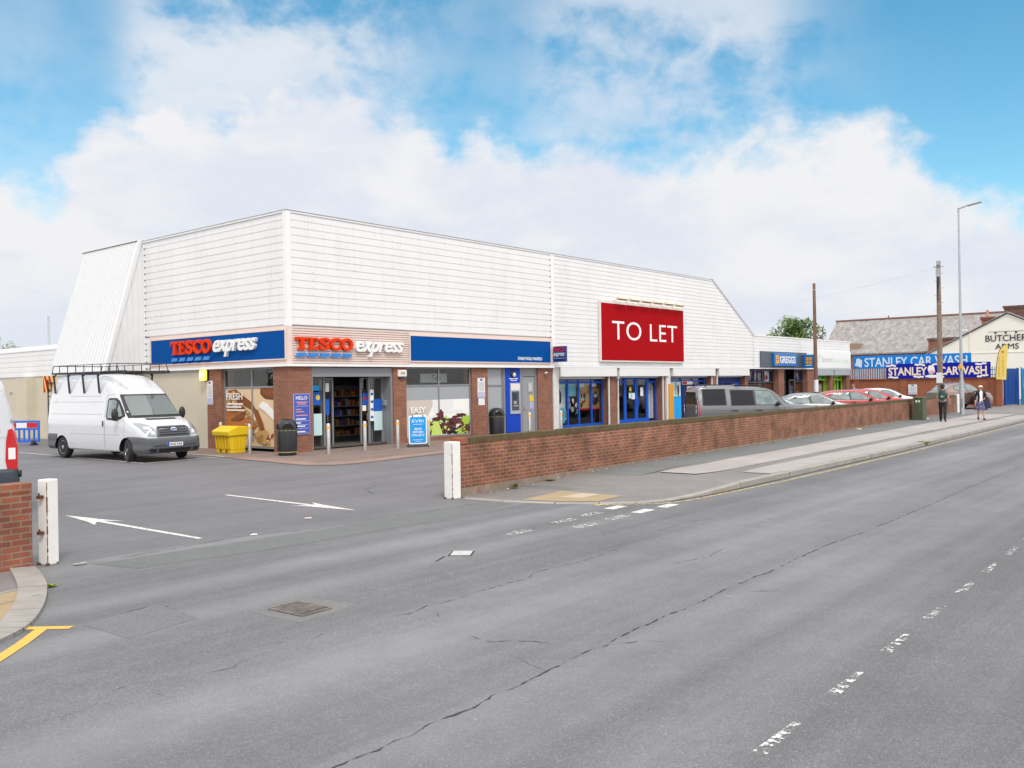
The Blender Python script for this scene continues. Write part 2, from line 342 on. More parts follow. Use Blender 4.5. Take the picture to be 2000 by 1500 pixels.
FX, FZ = Vector((1, 0, 0)), Vector((0, 0, 1)); LU = Vector((0, -1, 0))     # text on the front (faces -Y) and on faces towards -X
def plate_on(mb, o, U, V, poly, depth, m=0, base=0.):
    """a polygon (u, v) standing out of a wall by depth"""
    U = Vector(U); V = Vector(V); Nn = U.cross(V); o = Vector(o); n = len(poly)
    mb.add([o+U*p[0]+V*p[1]+Nn*base for p in poly]+[o+U*p[0]+V*p[1]+Nn*depth for p in poly],
           [tuple(range(n)), tuple(range(n, 2*n))]+[(i, (i+1) % n, n+(i+1) % n, n+i) for i in range(n)], m)
def rrect(u0, u1, v0, v1, rr, k=4):
    P = []
    for cx, cy, a0 in ((u1-rr, v1-rr, 0), (u0+rr, v1-rr, 90), (u0+rr, v0+rr, 180), (u1-rr, v0+rr, 270)):
        for i in range(k+1): a = rad(a0+90*i/k); P.append((cx+rr*math.cos(a), cy+rr*math.sin(a)))
    return P
def blob(cx, cy, rx, ry, n=16, jag=.15, seed=0, rot=0.):
    R = random.Random(seed); P = []
    for i in range(n):
        a = 2*math.pi*i/n; k = 1+R.uniform(-jag, jag); x, y = rx*k*math.cos(a), ry*k*math.sin(a)
        P.append((cx+x*math.cos(rot)-y*math.sin(rot), cy+x*math.sin(rot)+y*math.cos(rot)))
    return P
def interp(xs, ys, x):
    if x <= xs[0]: return ys[0]
    for i in range(len(xs)-1):
        if x <= xs[i+1]: return ys[i]+(ys[i+1]-ys[i])*(x-xs[i])/(xs[i+1]-xs[i])
    return ys[-1]
def ss(a, b, x):
    t = min(1, max(0, (x-a)/(b-a))); return t*t*(3-2*t)

# ------------------------------------------------------------------ ground
def gz(x, y=0): return .1*ss(0, 30, x)
SEAM = [(-90, -17.2), (-13.6, -13.22), (-10.7, -13.3), (-9.4, -13.66), (-8.1, -13.6), (-6.46, -13.72), (-5.52, -13.5), (-5.4, -12.85), (90, -7.98)]
def seam(x): return interp([p[0] for p in SEAM], [p[1] for p in SEAM], x)
XS = sorted(set([-90, -60, -40, -25, -18] + [p[0] for p in SEAM] + [-4, -2, 0, 3, 6, 9, 12, 16, 20, 25, 30, 40, 52, 65]))
g = MB(); n = 48
g.add([(900*math.cos(2*math.pi*i/n), 900*math.sin(2*math.pi*i/n), -.06) for i in range(n)], [tuple(range(n))])
struct(g.build('ground', asphalt_mat('far_ground', .13, 0, 0, .2, (1, 1.02, .95))))
g = MB()
g.add([p for x in XS for p in ((x, -70, 0), (x, -24, 0), (x, seam(x), 0))], [q for i in range(len(XS)-1) for q in ((3*i, 3*i+3, 3*i+4, 3*i+1), (3*i+1, 3*i+4, 3*i+5, 3*i+2))])
struct(g.build('road', ASPH))
g = MB()
ys = [0, 3, 6, 10, 16, 30, 75]
g.add([(x, seam(x)+y, gz(x)) for x in XS for y in ys], [(len(ys)*i+j, len(ys)*i+len(ys)+j, len(ys)*i+len(ys)+j+1, len(ys)*i+j+1) for i in range(len(XS)-1) for j in range(len(ys)-1)])
struct(g.build('car_park', ASPC))
# right-hand pavement: dropped at the entrance, a full kerb further on
WALLD = Vector((math.cos(rad(2.88)), math.sin(rad(2.88))))
def wall_y(x): return -12.83+.0503*(x+5.45)
KR = [(-5.5, -13.0), (-5.42, -13.9), (-5.15, -14.9), (-4.73, -15.55), (-4.3, -16.02), (-3.79, -16.30), (-3.0, -16.42), (-2.04, -16.47), (1.33, -16.4), (5, -16.34), (10, -16.25), (18, -15.98), (27, -15.66), (34, -15.35), (45, -15.0), (60, -14.6), (80, -14.0)]
def hp(x): return .012+.095*ss(-4.2, -.8, x)
g = MB()
g.add([v for x, y in KR for v in ((x, y, hp(x)), (x+.001, max(wall_y(x), y+.02), hp(x)))], [(2*i, 2*i+2, 2*i+3, 2*i+1) for i in range(len(KR)-1)])
struct(g.build('pavement', ASPP))
def pchip0(xs, ys, x):
    i = min(len(xs)-2, int(x)); t = x-i; g_ = lambda j: ys[max(0, min(len(ys)-1, j))]
    return .5*(2*g_(i)+(g_(i+1)-g_(i-1))*t+(2*g_(i-1)-5*g_(i)+4*g_(i+1)-g_(i+2))*t*t+(3*g_(i)-3*g_(i+1)+g_(i+2)-g_(i-1))*t**3)
def offs(pts, d):
    o = []
    for i, p in enumerate(pts):
        a = Vector(pts[max(0, i-1)]); b = Vector(pts[min(len(pts)-1, i+1)]); t = (b-a).normalized(); o.append((p[0]+t.y*d, p[1]-t.x*d))
    return o
def kerb_run(pts, w, hf, name, seg=.92):
    """kerb stones laid along a line, each a little out of true, with open joints between them"""
    k = MB(); R = random.Random(3); acc = 0.
    for a, b in zip(pts, pts[1:]):
        a = Vector(a); b = Vector(b); L = (b-a).length; d = (b-a)/L; q = Vector((d.y, -d.x)); nn = max(1, round(L/seg))
        for i in range(nn):
            jt = acc+L/nn > seg*.8; s0 = a+d*(L*i/nn+.0); s1 = a+d*(L*(i+1)/nn-(.012 if jt else 0)); j = R.uniform(-.006, .006) if acc == 0. else j
            P = [s0-q*.02, s1-q*.02, s1+q*(w+j), s0+q*(w+j)]; H = [hf(p.x)+.005+j*.5 for p in P]; acc = 0. if jt else acc+L/nn
            v = [(p.x, p.y, -.03) for p in P]+[(p.x, p.y, h-(.012 if e > 1 else 0)) for e, (p, h) in enumerate(zip(P, H))]
            k.add(v, [(4, 5, 6, 7), (0, 1, 5, 4), (1, 2, 6, 5), (2, 3, 7, 6), (3, 0, 4, 7)])
    return struct(k.build(name, KERBM))
kerb_run(KR, .125, hp, 'kerb')
# paler relaid flags on the pavement and the grey strip along the wall
def flat(name, poly, z, m):
    g = MB(); g.add([(x, y, z(x, y) if callable(z) else z) for x, y in poly], [tuple(range(len(poly)))]); return struct(g.build(name, m))
def ribbon(name, A, B, dz, m):
    g = MB(); g.add([v for (a, b) in zip(A, B) for v in ((a[0], a[1], hp(a[0])+dz), (b[0], b[1], hp(b[0])+dz))], [(2*i, 2*i+2, 2*i+3, 2*i+1) for i in range(len(A)-1)]); return struct(g.build(name, m))
xs = [-.2, .6, 2, 4, 6, 9, 13, 18, 24, 30, 37]
ribbon('pavement_strip', [(x, wall_y(x)-1.42+.1*math.sin(x)) for x in [-3.6]+xs], [(x, wall_y(x)-.02) for x in [-3.6]+xs], .003, ASPG)
ribbon('pavement_flags', [(x, -15.2+.030*x+(.18 if x < 0 else 0)) for x in xs], [(x, wall_y(x)-1.5+.06*math.sin(2*x)) for x in xs], .006, ASPL)
xs2 = [.7, 1.5, 2, 4, 6, 9, 13, 18, 24, 30, 36]
ribbon('pavement_edge_flags', [(x, interp([p[0] for p in KR], [p[1] for p in KR], x)+.03) for x in xs2], [(x, -15.62+.034*x-(.1 if x < 1 else 0)) for x in xs2], .006, ASPL)
flat('tactile_paving', [(-5.22, -14.15), (-3.7, -13.95), (-3.75, -15.4), (-4.62, -15.45), (-4.92, -15.0)], lambda x, y: hp(x)+.005, TACT)
flat('tactile_slab', [(-4.55, -14.5), (-3.82, -14.52), (-3.80, -14.95), (-4.45, -14.92)], lambda x, y: hp(x)+.009, M('pale_slab', (.44, .37, .27), .85, var=.08))
# left-hand pavement with its rounded dropped kerb
KL = [(-13.46, -13.27), (-13.6, -13.75), (-13.86, -14.54), (-14.2, -15.3), (-14.62, -16.02), (-15.02, -16.42), (-15.6, -16.85), (-17, -17.4), (-22, -17.75), (-60, -19)]
KL = [KL[0]]+[(pchip0([i for i in range(len(KL))], [p[0] for p in KL], i/3), pchip0([i for i in range(len(KL))], [p[1] for p in KL], i/3)) for i in range(1, 22)]+KL[8:]
g = MB(); g.add([(x, y, .03) for x, y in KL]+[(-60, -15.6, .03)], [tuple(range(len(KL)+1))]); struct(g.build('pavement', ASPP))
kerb_run([(x, y) for x, y in reversed(offs(KL, .26))], .26, lambda x: .044, 'kerb', 1.2)
flat('tactile_paving', [(-14.02, -14.44), (-14.35, -15.22), (-14.82, -16.0), (-15.2, -16.45), (-16.6, -16.9), (-16.6, -14.95)], .036, TACT)
g = MB(); g.strip([(-14.0, -14.47), (-16.6, -14.98)], .05, .04); g.strip([(-14.75, -14.62), (-14.8, -15.9)], .008, .041, 1); g.strip([(-14.1, -14.95), (-16.6, -15.7)], .008, .041, 1)
struct(g.build('paving_edging', [CONC, CRACK]))
# block-paved apron in front of the store
PAV = brick_mat('block_paving', (.255, .185, .155), (.22, .165, .145), (.16, .125, .11), bw=.2, bh=.1, ms=.006, vr=.22)
PAV2 = brick_mat('block_paving_edge', (.33, .22, .18), (.30, .20, .165), (.20, .15, .13), bw=.2, bh=.1, ms=.006, vr=.15)
AP = [(-1.95, 4.9), (-2.1, .6), (-2.3, -1.3), (-2.62, -3.4), (-2.62, -4.5), (-2.2, -5.0), (-1.49, -5.16), (2.41, -4.7), (6, -4.4), (14, -4.0), (14, .6), (0, .6), (0, 4.9)]
flat('apron_paving', AP, lambda x, y: gz(x)+.010, PAV)
g = MB(); g.strip([(-2.0, -.3), (-2.15, -2.4), (-2.3, -4.2), (-1.6, -4.72), (-.5, -4.68), (2.4, -4.32), (6, -4.05), (13.9, -3.65)], .62, lambda x, y: gz(x)+.014); struct(g.build('apron_edging', PAV2))
g = MB(); g.strip([(-1.5, -3.7), (-.6, -3.55), (.4, -3.82), (1.6, -3.78), (2.9, -3.75)], .02, lambda x, y: gz(x)+.018); struct(g.build('apron_crack', CRACK))
# wheel-worn cracks, seams and patches in the tarmac
def jag(pts, amp, step, sd):
    R = random.Random(sd); o = []
    for a, b in zip(pts, pts[1:]):
        a = Vector(a); b = Vector(b); L = (b-a).length; k = max(1, int(L/step))
        for i in range(k): p = a+(b-a)*i/k; o.append((p.x+R.uniform(-amp, amp)*(i > 0), p.y+R.uniform(-amp, amp)*(i > 0)))
    return o+[tuple(pts[-1])]
def crack(mb, pts, w, amp=.012, step=.07, sd=1):
    P = jag(jag(pts, amp*1.5, step*3.5, sd+77), amp*.8, step*.8, sd); R = random.Random(sd+5); mb.strip(P, [.62*w*R.random()**1.6*1.5*(0.25 if R.random() < .12 else 1)*min(1, .25+i/4, .25+(len(P)-1-i)/4) for i in range(len(P))], .004)
c = MB()
crack(c, [(-16, -20.82), (-14.73, -20.73), (-14.59, -20.75), (-14.44, -20.72), (-14.3, -20.74), (-14.1, -20.69), (-13.86, -20.71), (-13.71, -20.72), (-13.48, -20.66), (-13.26, -20.68), (-13.07, -20.66), (-12.83, -20.64), (-12.44, -20.6), (-12.19, -20.58), (-12.01, -20.62), (-11.82, -20.58), (-11.41, -20.54), (-10.87, -20.51), (-10.37, -20.53), (-9.72, -20.48), (-9.39, -20.45), (-8.62, -20.47), (-7.58, -20.39), (-6.63, -20.36), (-5.0, -20.4), (-2.65, -20.36), (1.36, -20.26), (6.75, -20.15), (20, -19.8)], .026, .012, .06)
for i, (P, w) in enumerate([([(-12.41, -18.48), (-12.22, -18.55), (-11.94, -18.46), (-11.59, -18.51), (-11.25, -18.45), (-10.72, -18.45), (-10.38, -18.48), (-10.08, -18.33), (-9.71, -18.35), (-9.15, -18.39), (-8.2, -18.3)], .015),
        ([(-12.0, -18.52), (-11.98, -18.68), (-12.18, -18.86)], .013), ([(-12.46, -19.52), (-12.5, -19.78), (-12.37, -19.9), (-12.26, -20.07), (-12.22, -20.3)], .015), ([(-12.7, -20.26), (-12.78, -20.46), (-12.81, -20.62)], .015),
        ([(-15.56, -18.65), (-15.5, -18.67), (-15.33, -18.64), (-15.25, -18.62), (-15.18, -18.51), (-15.03, -18.42), (-14.84, -18.41), (-14.72, -18.48)], .011), ([(-15.5, -18.67), (-15.55, -18.75)], .01), ([(-15.22, -18.62), (-15.19, -18.74)], .01),
        ([(-14.53, -18.59), (-14.36, -18.62), (-14.21, -18.65), (-14.1, -18.58), (-13.95, -18.6)], .009), ([(-14.89, -18.68), (-14.88, -18.83), (-14.87, -18.92)], .01), ([(-15.01, -19.43), (-15.02, -19.56), (-14.98, -19.66)], .011),
        ([(-13.65, -18.35), (-13.3, -18.5), (-13.1, -18.38)], .008), ([(-9.6, -20.5), (-9.5, -20.75), (-9.3, -20.95)], .013), ([(-8.9, -19.3), (-8.1, -19.5), (-7.3, -19.35)], .012), ([(-6, -18.9), (-4.5, -18.8), (-3.2, -18.9)], .014),
        ([(-7.0, -18.0), (-5.8, -17.9), (-5.2, -18.05)], .012), ([(-12.0, -20.6), (-11.7, -20.8), (-11.62, -20.95)], .012)]): crack(c, P, w, .012, .06, i+10)
crack(c, [(-13.3, -13.5), (-10.7, -13.3), (-9.43, -13.68), (-8.09, -13.6), (-6.46, -13.76), (-5.5, -13.62)], .022, .012, .15, 40)
crack(c, [(-14.33, -16.39), (-13.49, -16.21), (-13.56, -17.06)], .012, .006, .1, 41)
crack(c, [(-9.0, -6.0), (-8.0, -5.2), (-6.3, -5.8), (-4.9, -7.9), (-3.4, -9.2)], .02, .03, .3, 42)
crack(c, [(-12.6, -9.3), (-10.6, -8.7), (-8.4, -9.9)], .014, .02, .3, 43)
crack(c, [(-6.3, -11.6), (-5.6, -10.2), (-4.4, -9.6)], .035, .03, .2, 44)
struct(c.build('road_cracks', CRACK))
flat('road_patch', [(-14.33, -16.39), (-13.49, -16.21), (-13.56, -17.06), (-14.3, -17.2)], .002, asphalt_mat('patch_asphalt', .160, 0, 0, .35, (.985, .99, 1.03), .08))
flat('road_patch', [(-12.9, -13.55), (-9.5, -13.75), (-8.0, -13.66), (-5.6, -13.7), (-5.6, -14.3), (-8.4, -14.55), (-11, -14.55), (-12.7, -14.3)], .002, asphalt_mat('patch_asphalt_dark', .142, 0, 0, .3, (.98, 1.02, .99), .08))
# painted markings
for i in range(16):
    x0 = -13.27+1.22*i; y0 = -22.53+.0262*(x0+13.27)*1.0
    g = MB(); g.strip([(x0, y0), (x0+.3, y0+.008), (x0+.60, y0+.016)], [.085, .07, .05], .004); struct(g.build('road_marking', ROADW2))
g = MB()
for cx, cy in [(-5.16, -16.73), (-4.36, -16.74), (-5.04, -16.11)]: g.strip([(cx-.24, cy-.01), (cx+.24, cy+.01)], .20, .004)
struct(g.build('road_marking', ROADS)); g = MB()
for cx, cy in [(-6.94, -16.83), (-6.76, -16.29), (-6.0, -16.78), (-5.93, -16.22), (-8.0, -16.4)]: g.strip([(cx-.26, cy-.01), (cx+.26, cy+.01)], .19, .004)
struct(g.build('road_marking', ROADW2)); g = MB()
g.strip([(-11.6, -17.72), (-11.2, -17.66), (-10.9, -17.66)], .14, .004); g.strip([(-13.9, -20.85), (-12.6, -20.79), (-11.3, -20.72), (-9.3, -20.62)], .09, .003)
g.strip([(-12.9, -17.78), (-11.7, -17.70), (-10.2, -17.62), (-8.5, -17.55)], .16, .003)
struct(g.build('road_marking', ROADF))
def arrow(p0, p1, sgn):
    a = Vector(p0); b = Vector(p1); d = (b-a).normalized(); q = Vector((-d.y, d.x)); L = (b-a).length; g = MB()
    def P(s, t): v = a+d*s+q*t; return (v.x, v.y, .004+gz(v.x))
    h = L-1.3
    g.add([P(0, -.04), P(0, .04), P(h, .055), P(h, -.055)], [(0, 1, 2, 3)])
    g.add([P(h, -.07), P(h, .07), P(h-.3, .25), P(h+.12, .15), P(L, 0), P(h+.12, -.15), P(h-.3, -.25)], [(0, 1, 2, 3, 4, 5, 6)])
    struct(g.build('road_marking', ROADS))
arrow((-7.8, -8.5), (-7.82, -12.6), 1); arrow((-11.05, -12.95), (-11.1, -8.7), 1)
g = MB()
for P in ([(-1.91, .72), (-4.75, .47)], [(-4.75, .47), (-4.74, 9.4)], [(-4.75, 9.3), (-7.5, 9.35)], [(-1.95, .72), (-1.95, 4.6)]): g.strip(P, .09, .016)
struct(g.build('bay_marking', ROADS))
g = MB(); g.strip([(-4.93, -15.62), (-4.55, -16.12), (-4.15, -16.53), (-3.6, -16.68), (-2.55, -16.74), (.5, -16.82), (3.45, -16.8), (9, -16.68), (15.5, -16.47), (27.8, -16.12), (45, -15.45), (80, -14.4)], .085, .005)
g.strip([(-5.02, -15.66), (-4.8, -15.78)], .16, .006); struct(g.build('yellow_line', ROADYP))
g = MB(); g.strip([(-14.44, -16.42), (-14.62, -16.21), (-14.8, -16.0)], .10, .005); g.strip([(-14.62, -16.24), (-14.95, -16.62), (-15.3, -16.98), (-15.9, -17.4), (-17.2, -17.85), (-22, -18.1), (-60, -19.4)], .11, .006)
struct(g.build('yellow_line', ROADY))
# gutter dirt
g = MB(); g.strip(offs(KR[5:], .19), [.05+.10*random.random() for _ in KR[5:]], .003); struct(g.build('gutter_dirt', M('gutter_dirt', (.06, .05, .043), .95, var=.3, vscale=8)))

# ------------------------------------------------------------------ the retail parade
B = thing('retail_parade', 'long white clad flat roofed parade of shops with brick piers and corner supermarket', 'building')
def cladding(name, a0, a1, z0, z1, pitch, face, parent, y=0., end=None, slope=None, dots=None):
    """horizontal profiled sheets: a flat rib and a shadow groove every pitch; face 'f' along x, 'l' along y"""
    m = MB(); z = z1; prof = []; n = round((z1-z0)/pitch); p = (z1-z0)/n; G = .017
    for i in range(n):
        za = z0+i*p; prof += [(.0, za), (.0, za+G), (-.021, za+G+.008), (-.021, za+p-.005)]
    prof += [(0, z1)]
    def xe(z): return a1 if slope is None else slope(z)
    v = []
    for d, zz in prof:
        for a in (a0, xe(zz)): v.append((a, y+d, zz) if face == 'f' else (y+d, a, zz))
    m.add(v, [(2*i, 2*i+1, 2*i+3, 2*i+2) for i in range(len(prof)-1)])
    zz_ = z0+.5*p; fx = random.Random(int(a1*10))
    for i in range(0, n):      # fixings, as small dull heads along the laps
        a = a0+.9
        while a < (xe(z0+i*p) if slope else a1)-.3:
            if fx.random() < .7: z_ = z0+i*p+G+.04; (m.box(a, a+.022, y-.031, y-.02, z_, z_+.022, 2) if face == 'f' else m.box(y-.031, y-.02, a, a+.022, z_, z_+.022, 2))
            a += 1.83
    if dots is not None:
        for i in range(n):
            za = z0+i*p
            for a in dots:
                if a == 'rake' and za < 5.02: continue
                aa = xe(za)-.04 if a == 'rake' else a
                (m.box(aa, aa+.03, y-.040, y-.01, za-.012, za+.036, 1) if face == 'f' else m.box(y-.040, y-.01, aa, aa+.03, za-.012, za+.036, 1))
    return m.build(name, [WHITE, M('closure_dark', (.05, .05, .05), .8), M('fixing_grey', (.45, .44, .43), .6)], parent)
# masses behind the cladding
m = MB(); m.prism([(.06, 2.97), (34.7, 2.97), (34.7, 4.9), (29.45, 7.97), (.06, 7.97)], 'y', .06, 9.3)
m.build('upper_wall', WHITE, B)
def RS(z): return 29.52+(8.02-z)*5.34/3.04
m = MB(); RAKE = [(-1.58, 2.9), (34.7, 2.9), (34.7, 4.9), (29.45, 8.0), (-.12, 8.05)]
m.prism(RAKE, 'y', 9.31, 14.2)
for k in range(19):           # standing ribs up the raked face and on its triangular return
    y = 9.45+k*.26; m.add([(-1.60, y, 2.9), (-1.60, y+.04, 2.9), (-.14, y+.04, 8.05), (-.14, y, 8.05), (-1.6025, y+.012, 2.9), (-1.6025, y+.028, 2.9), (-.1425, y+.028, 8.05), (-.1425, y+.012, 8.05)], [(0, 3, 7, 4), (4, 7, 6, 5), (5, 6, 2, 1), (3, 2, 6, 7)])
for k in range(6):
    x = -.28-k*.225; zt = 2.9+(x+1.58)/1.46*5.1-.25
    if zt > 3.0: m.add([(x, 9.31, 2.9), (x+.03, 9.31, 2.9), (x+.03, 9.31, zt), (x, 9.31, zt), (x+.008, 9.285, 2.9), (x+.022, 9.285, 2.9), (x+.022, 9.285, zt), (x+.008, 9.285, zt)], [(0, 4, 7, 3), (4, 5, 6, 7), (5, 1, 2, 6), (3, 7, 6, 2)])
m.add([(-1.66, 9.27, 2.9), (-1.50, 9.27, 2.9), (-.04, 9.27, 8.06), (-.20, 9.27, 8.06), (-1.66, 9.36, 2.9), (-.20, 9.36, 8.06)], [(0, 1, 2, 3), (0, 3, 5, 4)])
m.build('raked_wall', M('raked_sheet', (.71, .71, .715), .5, var=.03, streak=.02), B)  # same white sheets, base colour lowered where the slope catches sun and sky
cladding('cladding', .12, 14.22, 4.24, 7.95, .2475, 'f', B, 0, dots=[14.16])
cladding('cladding', 14.46, 34.8, 2.98, 7.95, .198, 'f', B, 0, slope=lambda z: min(34.85, max(RS(z), 14.6)) if z > 5.0 else 34.86, dots=['rake'])
cladding('cladding', .12, 9.2, 4.24, 7.95, .2475, 'l', B, 0, dots=[9.15])
cladding('cladding', 8.80, 9.2, 2.99, 4.20, .242, 'l', B, 0, dots=[9.16])
cladding('cladding', 34.9, 51.75, 2.99, 4.95, .2, 'f', B, .0, dots=[51.7])
cladding('cladding', 14.2, 40, 2.86, 4.06, .26, 'l', B, .0)
m = MB(); m.box(34.72, 51.8, .05, 14, 2.97, 4.94); m.box(.05, 30, 14.25, 40, 2.8, 4.05); m.build('low_roof', WHITE2, B)
# flashings
m = MB(); m.box(-.06, 29.5, -.05, .25, 7.95, 8.02); m.box(-.06, .25, .25, 9.3, 7.95, 8.02)
m.box(-.055, .13, -.055, .13, 4.22, 7.95); m.box(14.22, 14.46, -.045, .04, 2.98, 7.95); m.box(-.04, .03, 9.2, 9.3, 2.9, 7.95)
m.prism([(29.47, 8.02), (29.55, 8.05), (34.95, 4.99), (34.87, 4.95)], 'y', -.05, .15)
m.box(34.9, 51.85, -.05, .2, 4.95, 5.03); m.box(-.05, .15, 14.25, 40, 4.06, 4.13); m.box(.05, .3, 17.4, 30, 4.13, 4.3)
m.build('flashing', WHITE2, B)
m = MB(); m.box(-.075, 29.52, -.07, .1, 8.02, 8.028); m.box(-.075, .1, .1, 9.3, 8.02, 8.028); m.box(-.16, .0, 9.3, 14.2, 8.055, 8.07); m.prism([(29.5, 8.052), (29.55, 8.066), (34.97, 5.005), (34.93, 4.99)], 'y', -.06, .15)
m.build('roof_edge', M('roof_edge_dark', (.24, .19, .18), .7), B)
# pale pink fascia round the corner, white soffit strip below
m = MB(); m.box(-.06, .05, .12, 8.8, 2.96, 4.22); m.box(-.07, .12, -.07, .12, 2.96, 4.22); m.build('fascia', PINK, B)
m = MB(); m.box(5.47, 14.24, -.06, .05, 2.96, 4.20); m.build('fascia', PINK, B)
m = MB(); nn = 15; pz = (4.20-2.96)/nn
for i in range(nn):
    z = 2.96+i*pz; m.add([(.12, -.01, z), (5.47, -.01, z), (5.47, -.01, z+.014), (.12, -.01, z+.014), (5.47, -.06, z+.020), (.12, -.06, z+.020), (5.47, -.06, z+pz-.004), (.12, -.06, z+pz-.004), (5.47, -.01, z+pz), (.12, -.01, z+pz)], [(0, 1, 2, 3), (3, 2, 4, 5), (5, 4, 6, 7), (7, 6, 8, 9)])
m.box(5.42, 5.47, -.065, .0, 2.96, 4.2)
m.build('slatted_fascia', PINK, B)
m = MB(); m.box(-.11, 14.3, -.11, .35, 2.87, 2.955); m.box(-.11, .35, .35, 9.3, 2.87, 2.955); m.box(14.3, 51.8, -.07, .6, 2.90, 2.975); m.build('soffit_strip', WHITE2, B)
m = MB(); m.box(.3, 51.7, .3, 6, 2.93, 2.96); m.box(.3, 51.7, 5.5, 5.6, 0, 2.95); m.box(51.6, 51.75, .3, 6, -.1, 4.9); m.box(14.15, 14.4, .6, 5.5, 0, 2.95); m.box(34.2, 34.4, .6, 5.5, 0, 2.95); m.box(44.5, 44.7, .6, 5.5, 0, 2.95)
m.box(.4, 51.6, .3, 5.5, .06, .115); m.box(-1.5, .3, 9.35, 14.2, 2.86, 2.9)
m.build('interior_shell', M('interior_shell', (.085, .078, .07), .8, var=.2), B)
# brick piers
def pier(x0, x1, y0, y1, z1=2.87, z0=-.05, mt=BRICK):
    p = MB(); p.box(x0, x1, y0, y1, z0, z1); return p.build('brick_pier', mt, B)
pier(.0, .95, .0, .85); pier(4.64, 5.29, .0, .5); pier(8.94, 9.91, .02, .45); pier(13.25, 14.28, .02, .45); pier(.0, .5, 3.95, 4.88)
pier(18.95, 19.78, .12, .7, 2.9); pier(24.0, 24.32, .12, .7, 2.9); pier(29.5, 30.25, .12, .7, 2.9); pier(33.95, 34.35, .12, .7, 2.9)
pier(38.7, 39.55, .02, .6, 2.9); pier(43.5, 44.6, .02, .6, 2.9); pier(48.0, 48.6, .12, .6, 2.9); pier(51.2, 51.78, .05, .7, 2.9)
pier(5.29, 8.94, .10, .4, .17); pier(9.91, 13.25, .10, .4, .08)
m = MB(); m.box(.01, .4, 4.88, 9.4, -.05, 2.88); m.box(.02, .4, 9.4, 40, -.05, 2.82)
for y in (11.6, 19.6, 27): m.box(-.32, .02, y, y+1.2, -.05, 2.82)
m.build('rendered_wall', BEIGE, B)
m = MB(); m.box(51.8, 51.9, .1, 14, -.05, 2.95); m.box(.4, 51.8, 13.9, 14, -.05, 2.95); m.build('rear_wall', BEIGE, B)
m = MB(); m.box(-.03, .35, 4.9, 9.3, 2.80, 2.86); m.build('wall_trim', LGREY, B)

def poster(mb, o, U, V, w, h, shapes, mats_of):
    """layered printed film: each shape (material, polygon in 0..1) sits a hair in front of the one before"""
    for i, (mi, poly) in enumerate(shapes):
        P = [(min(1, max(0, a))*w, min(1, max(0, b))*h) for a, b in poly]
        plate_on(mb, o, U, V, P, .003+.00022*(i+1), mi, .00015*(i+1))
def full(): return [(0, 0), (1, 0), (1, 1), (0, 1)]
PM = {k: M('print_'+k, c, .55, spec=.2) for k, c in dict(cream=(.66, .50, .32), crust=(.23, .075, .022), orange=(.47, .16, .04), crumb=(.50, .30, .12), tan=(.36, .19, .07), dark=(.05, .022, .012), white=(.80, .79, .77), grey=(.33, .35, .37),
    taupe=(.56, .49, .44), leaf=(.34, .50, .06), leaf2=(.52, .64, .16), purple=(.075, .018, .02), black=(.018, .016, .014), plum=(.12, .03, .035), paper=(.72, .72, .74), purpleblue=(.055, .065, .36), cyan=(.15, .50, .60), pale=(.52, .70, .72), red=(.52, .02, .03), navy=(.01, .02, .12), yellow=(.72, .50, .05), skin=(.50, .28, .16), brown=(.16, .05, .025), green=(.16, .42, .02), blue=(.015, .10, .45), lilac=(.40, .40, .62), sky=(.012, .33, .75)).items()}
PK = list(PM); PMATS = [PM[k] for k in PK]; PI = {k: i for i, k in enumerate(PK)}
def window(parent_name, o, U, w, h, mull, trans, fm=GREY, depth=.07, fw=.06, glass=GLASS, parent=None, name='window', bottom=.06):
    """frame with mullions at mull (along U) and transoms at trans (up); the panes of one window are one mesh"""
    U = Vector(U); Nn = U.cross(FZ); o = Vector(o); fr = MB()
    def bar(u0, u1, v0, v1, d=depth):
        plate_on(fr, o, U, FZ, [(u0, v0), (u1, v0), (u1, v1), (u0, v1)], d/2, 0, -d/2)
    bar(0, fw, 0, h); bar(w-fw, w, 0, h); bar(fw, w-fw, h-fw, h); bar(fw, w-fw, 0, bottom)
    for u_ in mull: bar(u_-fw/2, u_+fw/2, bottom, h-fw, depth*.96)
    for v_ in trans:
        us = [fw]+[x for k in mull for x in (k-fw/2, k+fw/2)]+[w-fw]
        for a, b in zip(us[::2], us[1::2]): bar(a, b, v_-fw/2, v_+fw/2, depth*.92)
    fo = fr.build(name, fm, parent)
    pn = MB(); plate_on(pn, o, U, FZ, [(fw*.5, fw*.5), (w-fw*.5, fw*.5), (w-fw*.5, h-fw*.5), (fw*.5, h-fw*.5)], .003, 0, -.003)
    pn.build('pane', glass, fo); return fo
# store windows with their printed films
wf = window('', (5.29, .13, .17), FX, 3.65, 2.70, [1.83], [2.0], parent=B)
p = MB(); sh = [('grey', full())]
poster(p, (5.35, .125, 1.60), FX, FZ, 3.52, .54, [(PI['grey'], full())], 0)
S2 = [(PI['white'], full()), (PI['taupe'], [(0, .0), (.36, 0), (.30, .45), (.40, .8), (.42, 1), (0, 1)]), (PI['paper'], [(.42, .62), (.72, .72), (.74, 1), (.40, 1)]), (PI['paper'], [(.28, .35), (.5, .55), (.9, .62), (1, .5), (1, .56), (.85, .7), (.5, .66), (.26, .42)])]
for i in range(110):
    R = random.Random(i); cx = R.uniform(.34, .98); top_ = .5-.18*abs(cx-.62)/.35; cy = R.uniform(.0, top_); k = R.choice(['leaf', 'leaf', 'leaf2', 'purple', 'black', 'plum', 'leaf'])
    if .52 < cx < .8 and cy < .42: k = R.choice(['black', 'purple', 'black', 'black', 'plum', 'leaf2'])
    S2.append((PI[k], blob(cx, cy, R.uniform(.016, .055), R.uniform(.03, .10), 15, .45, i, R.uniform(-1, 1))))
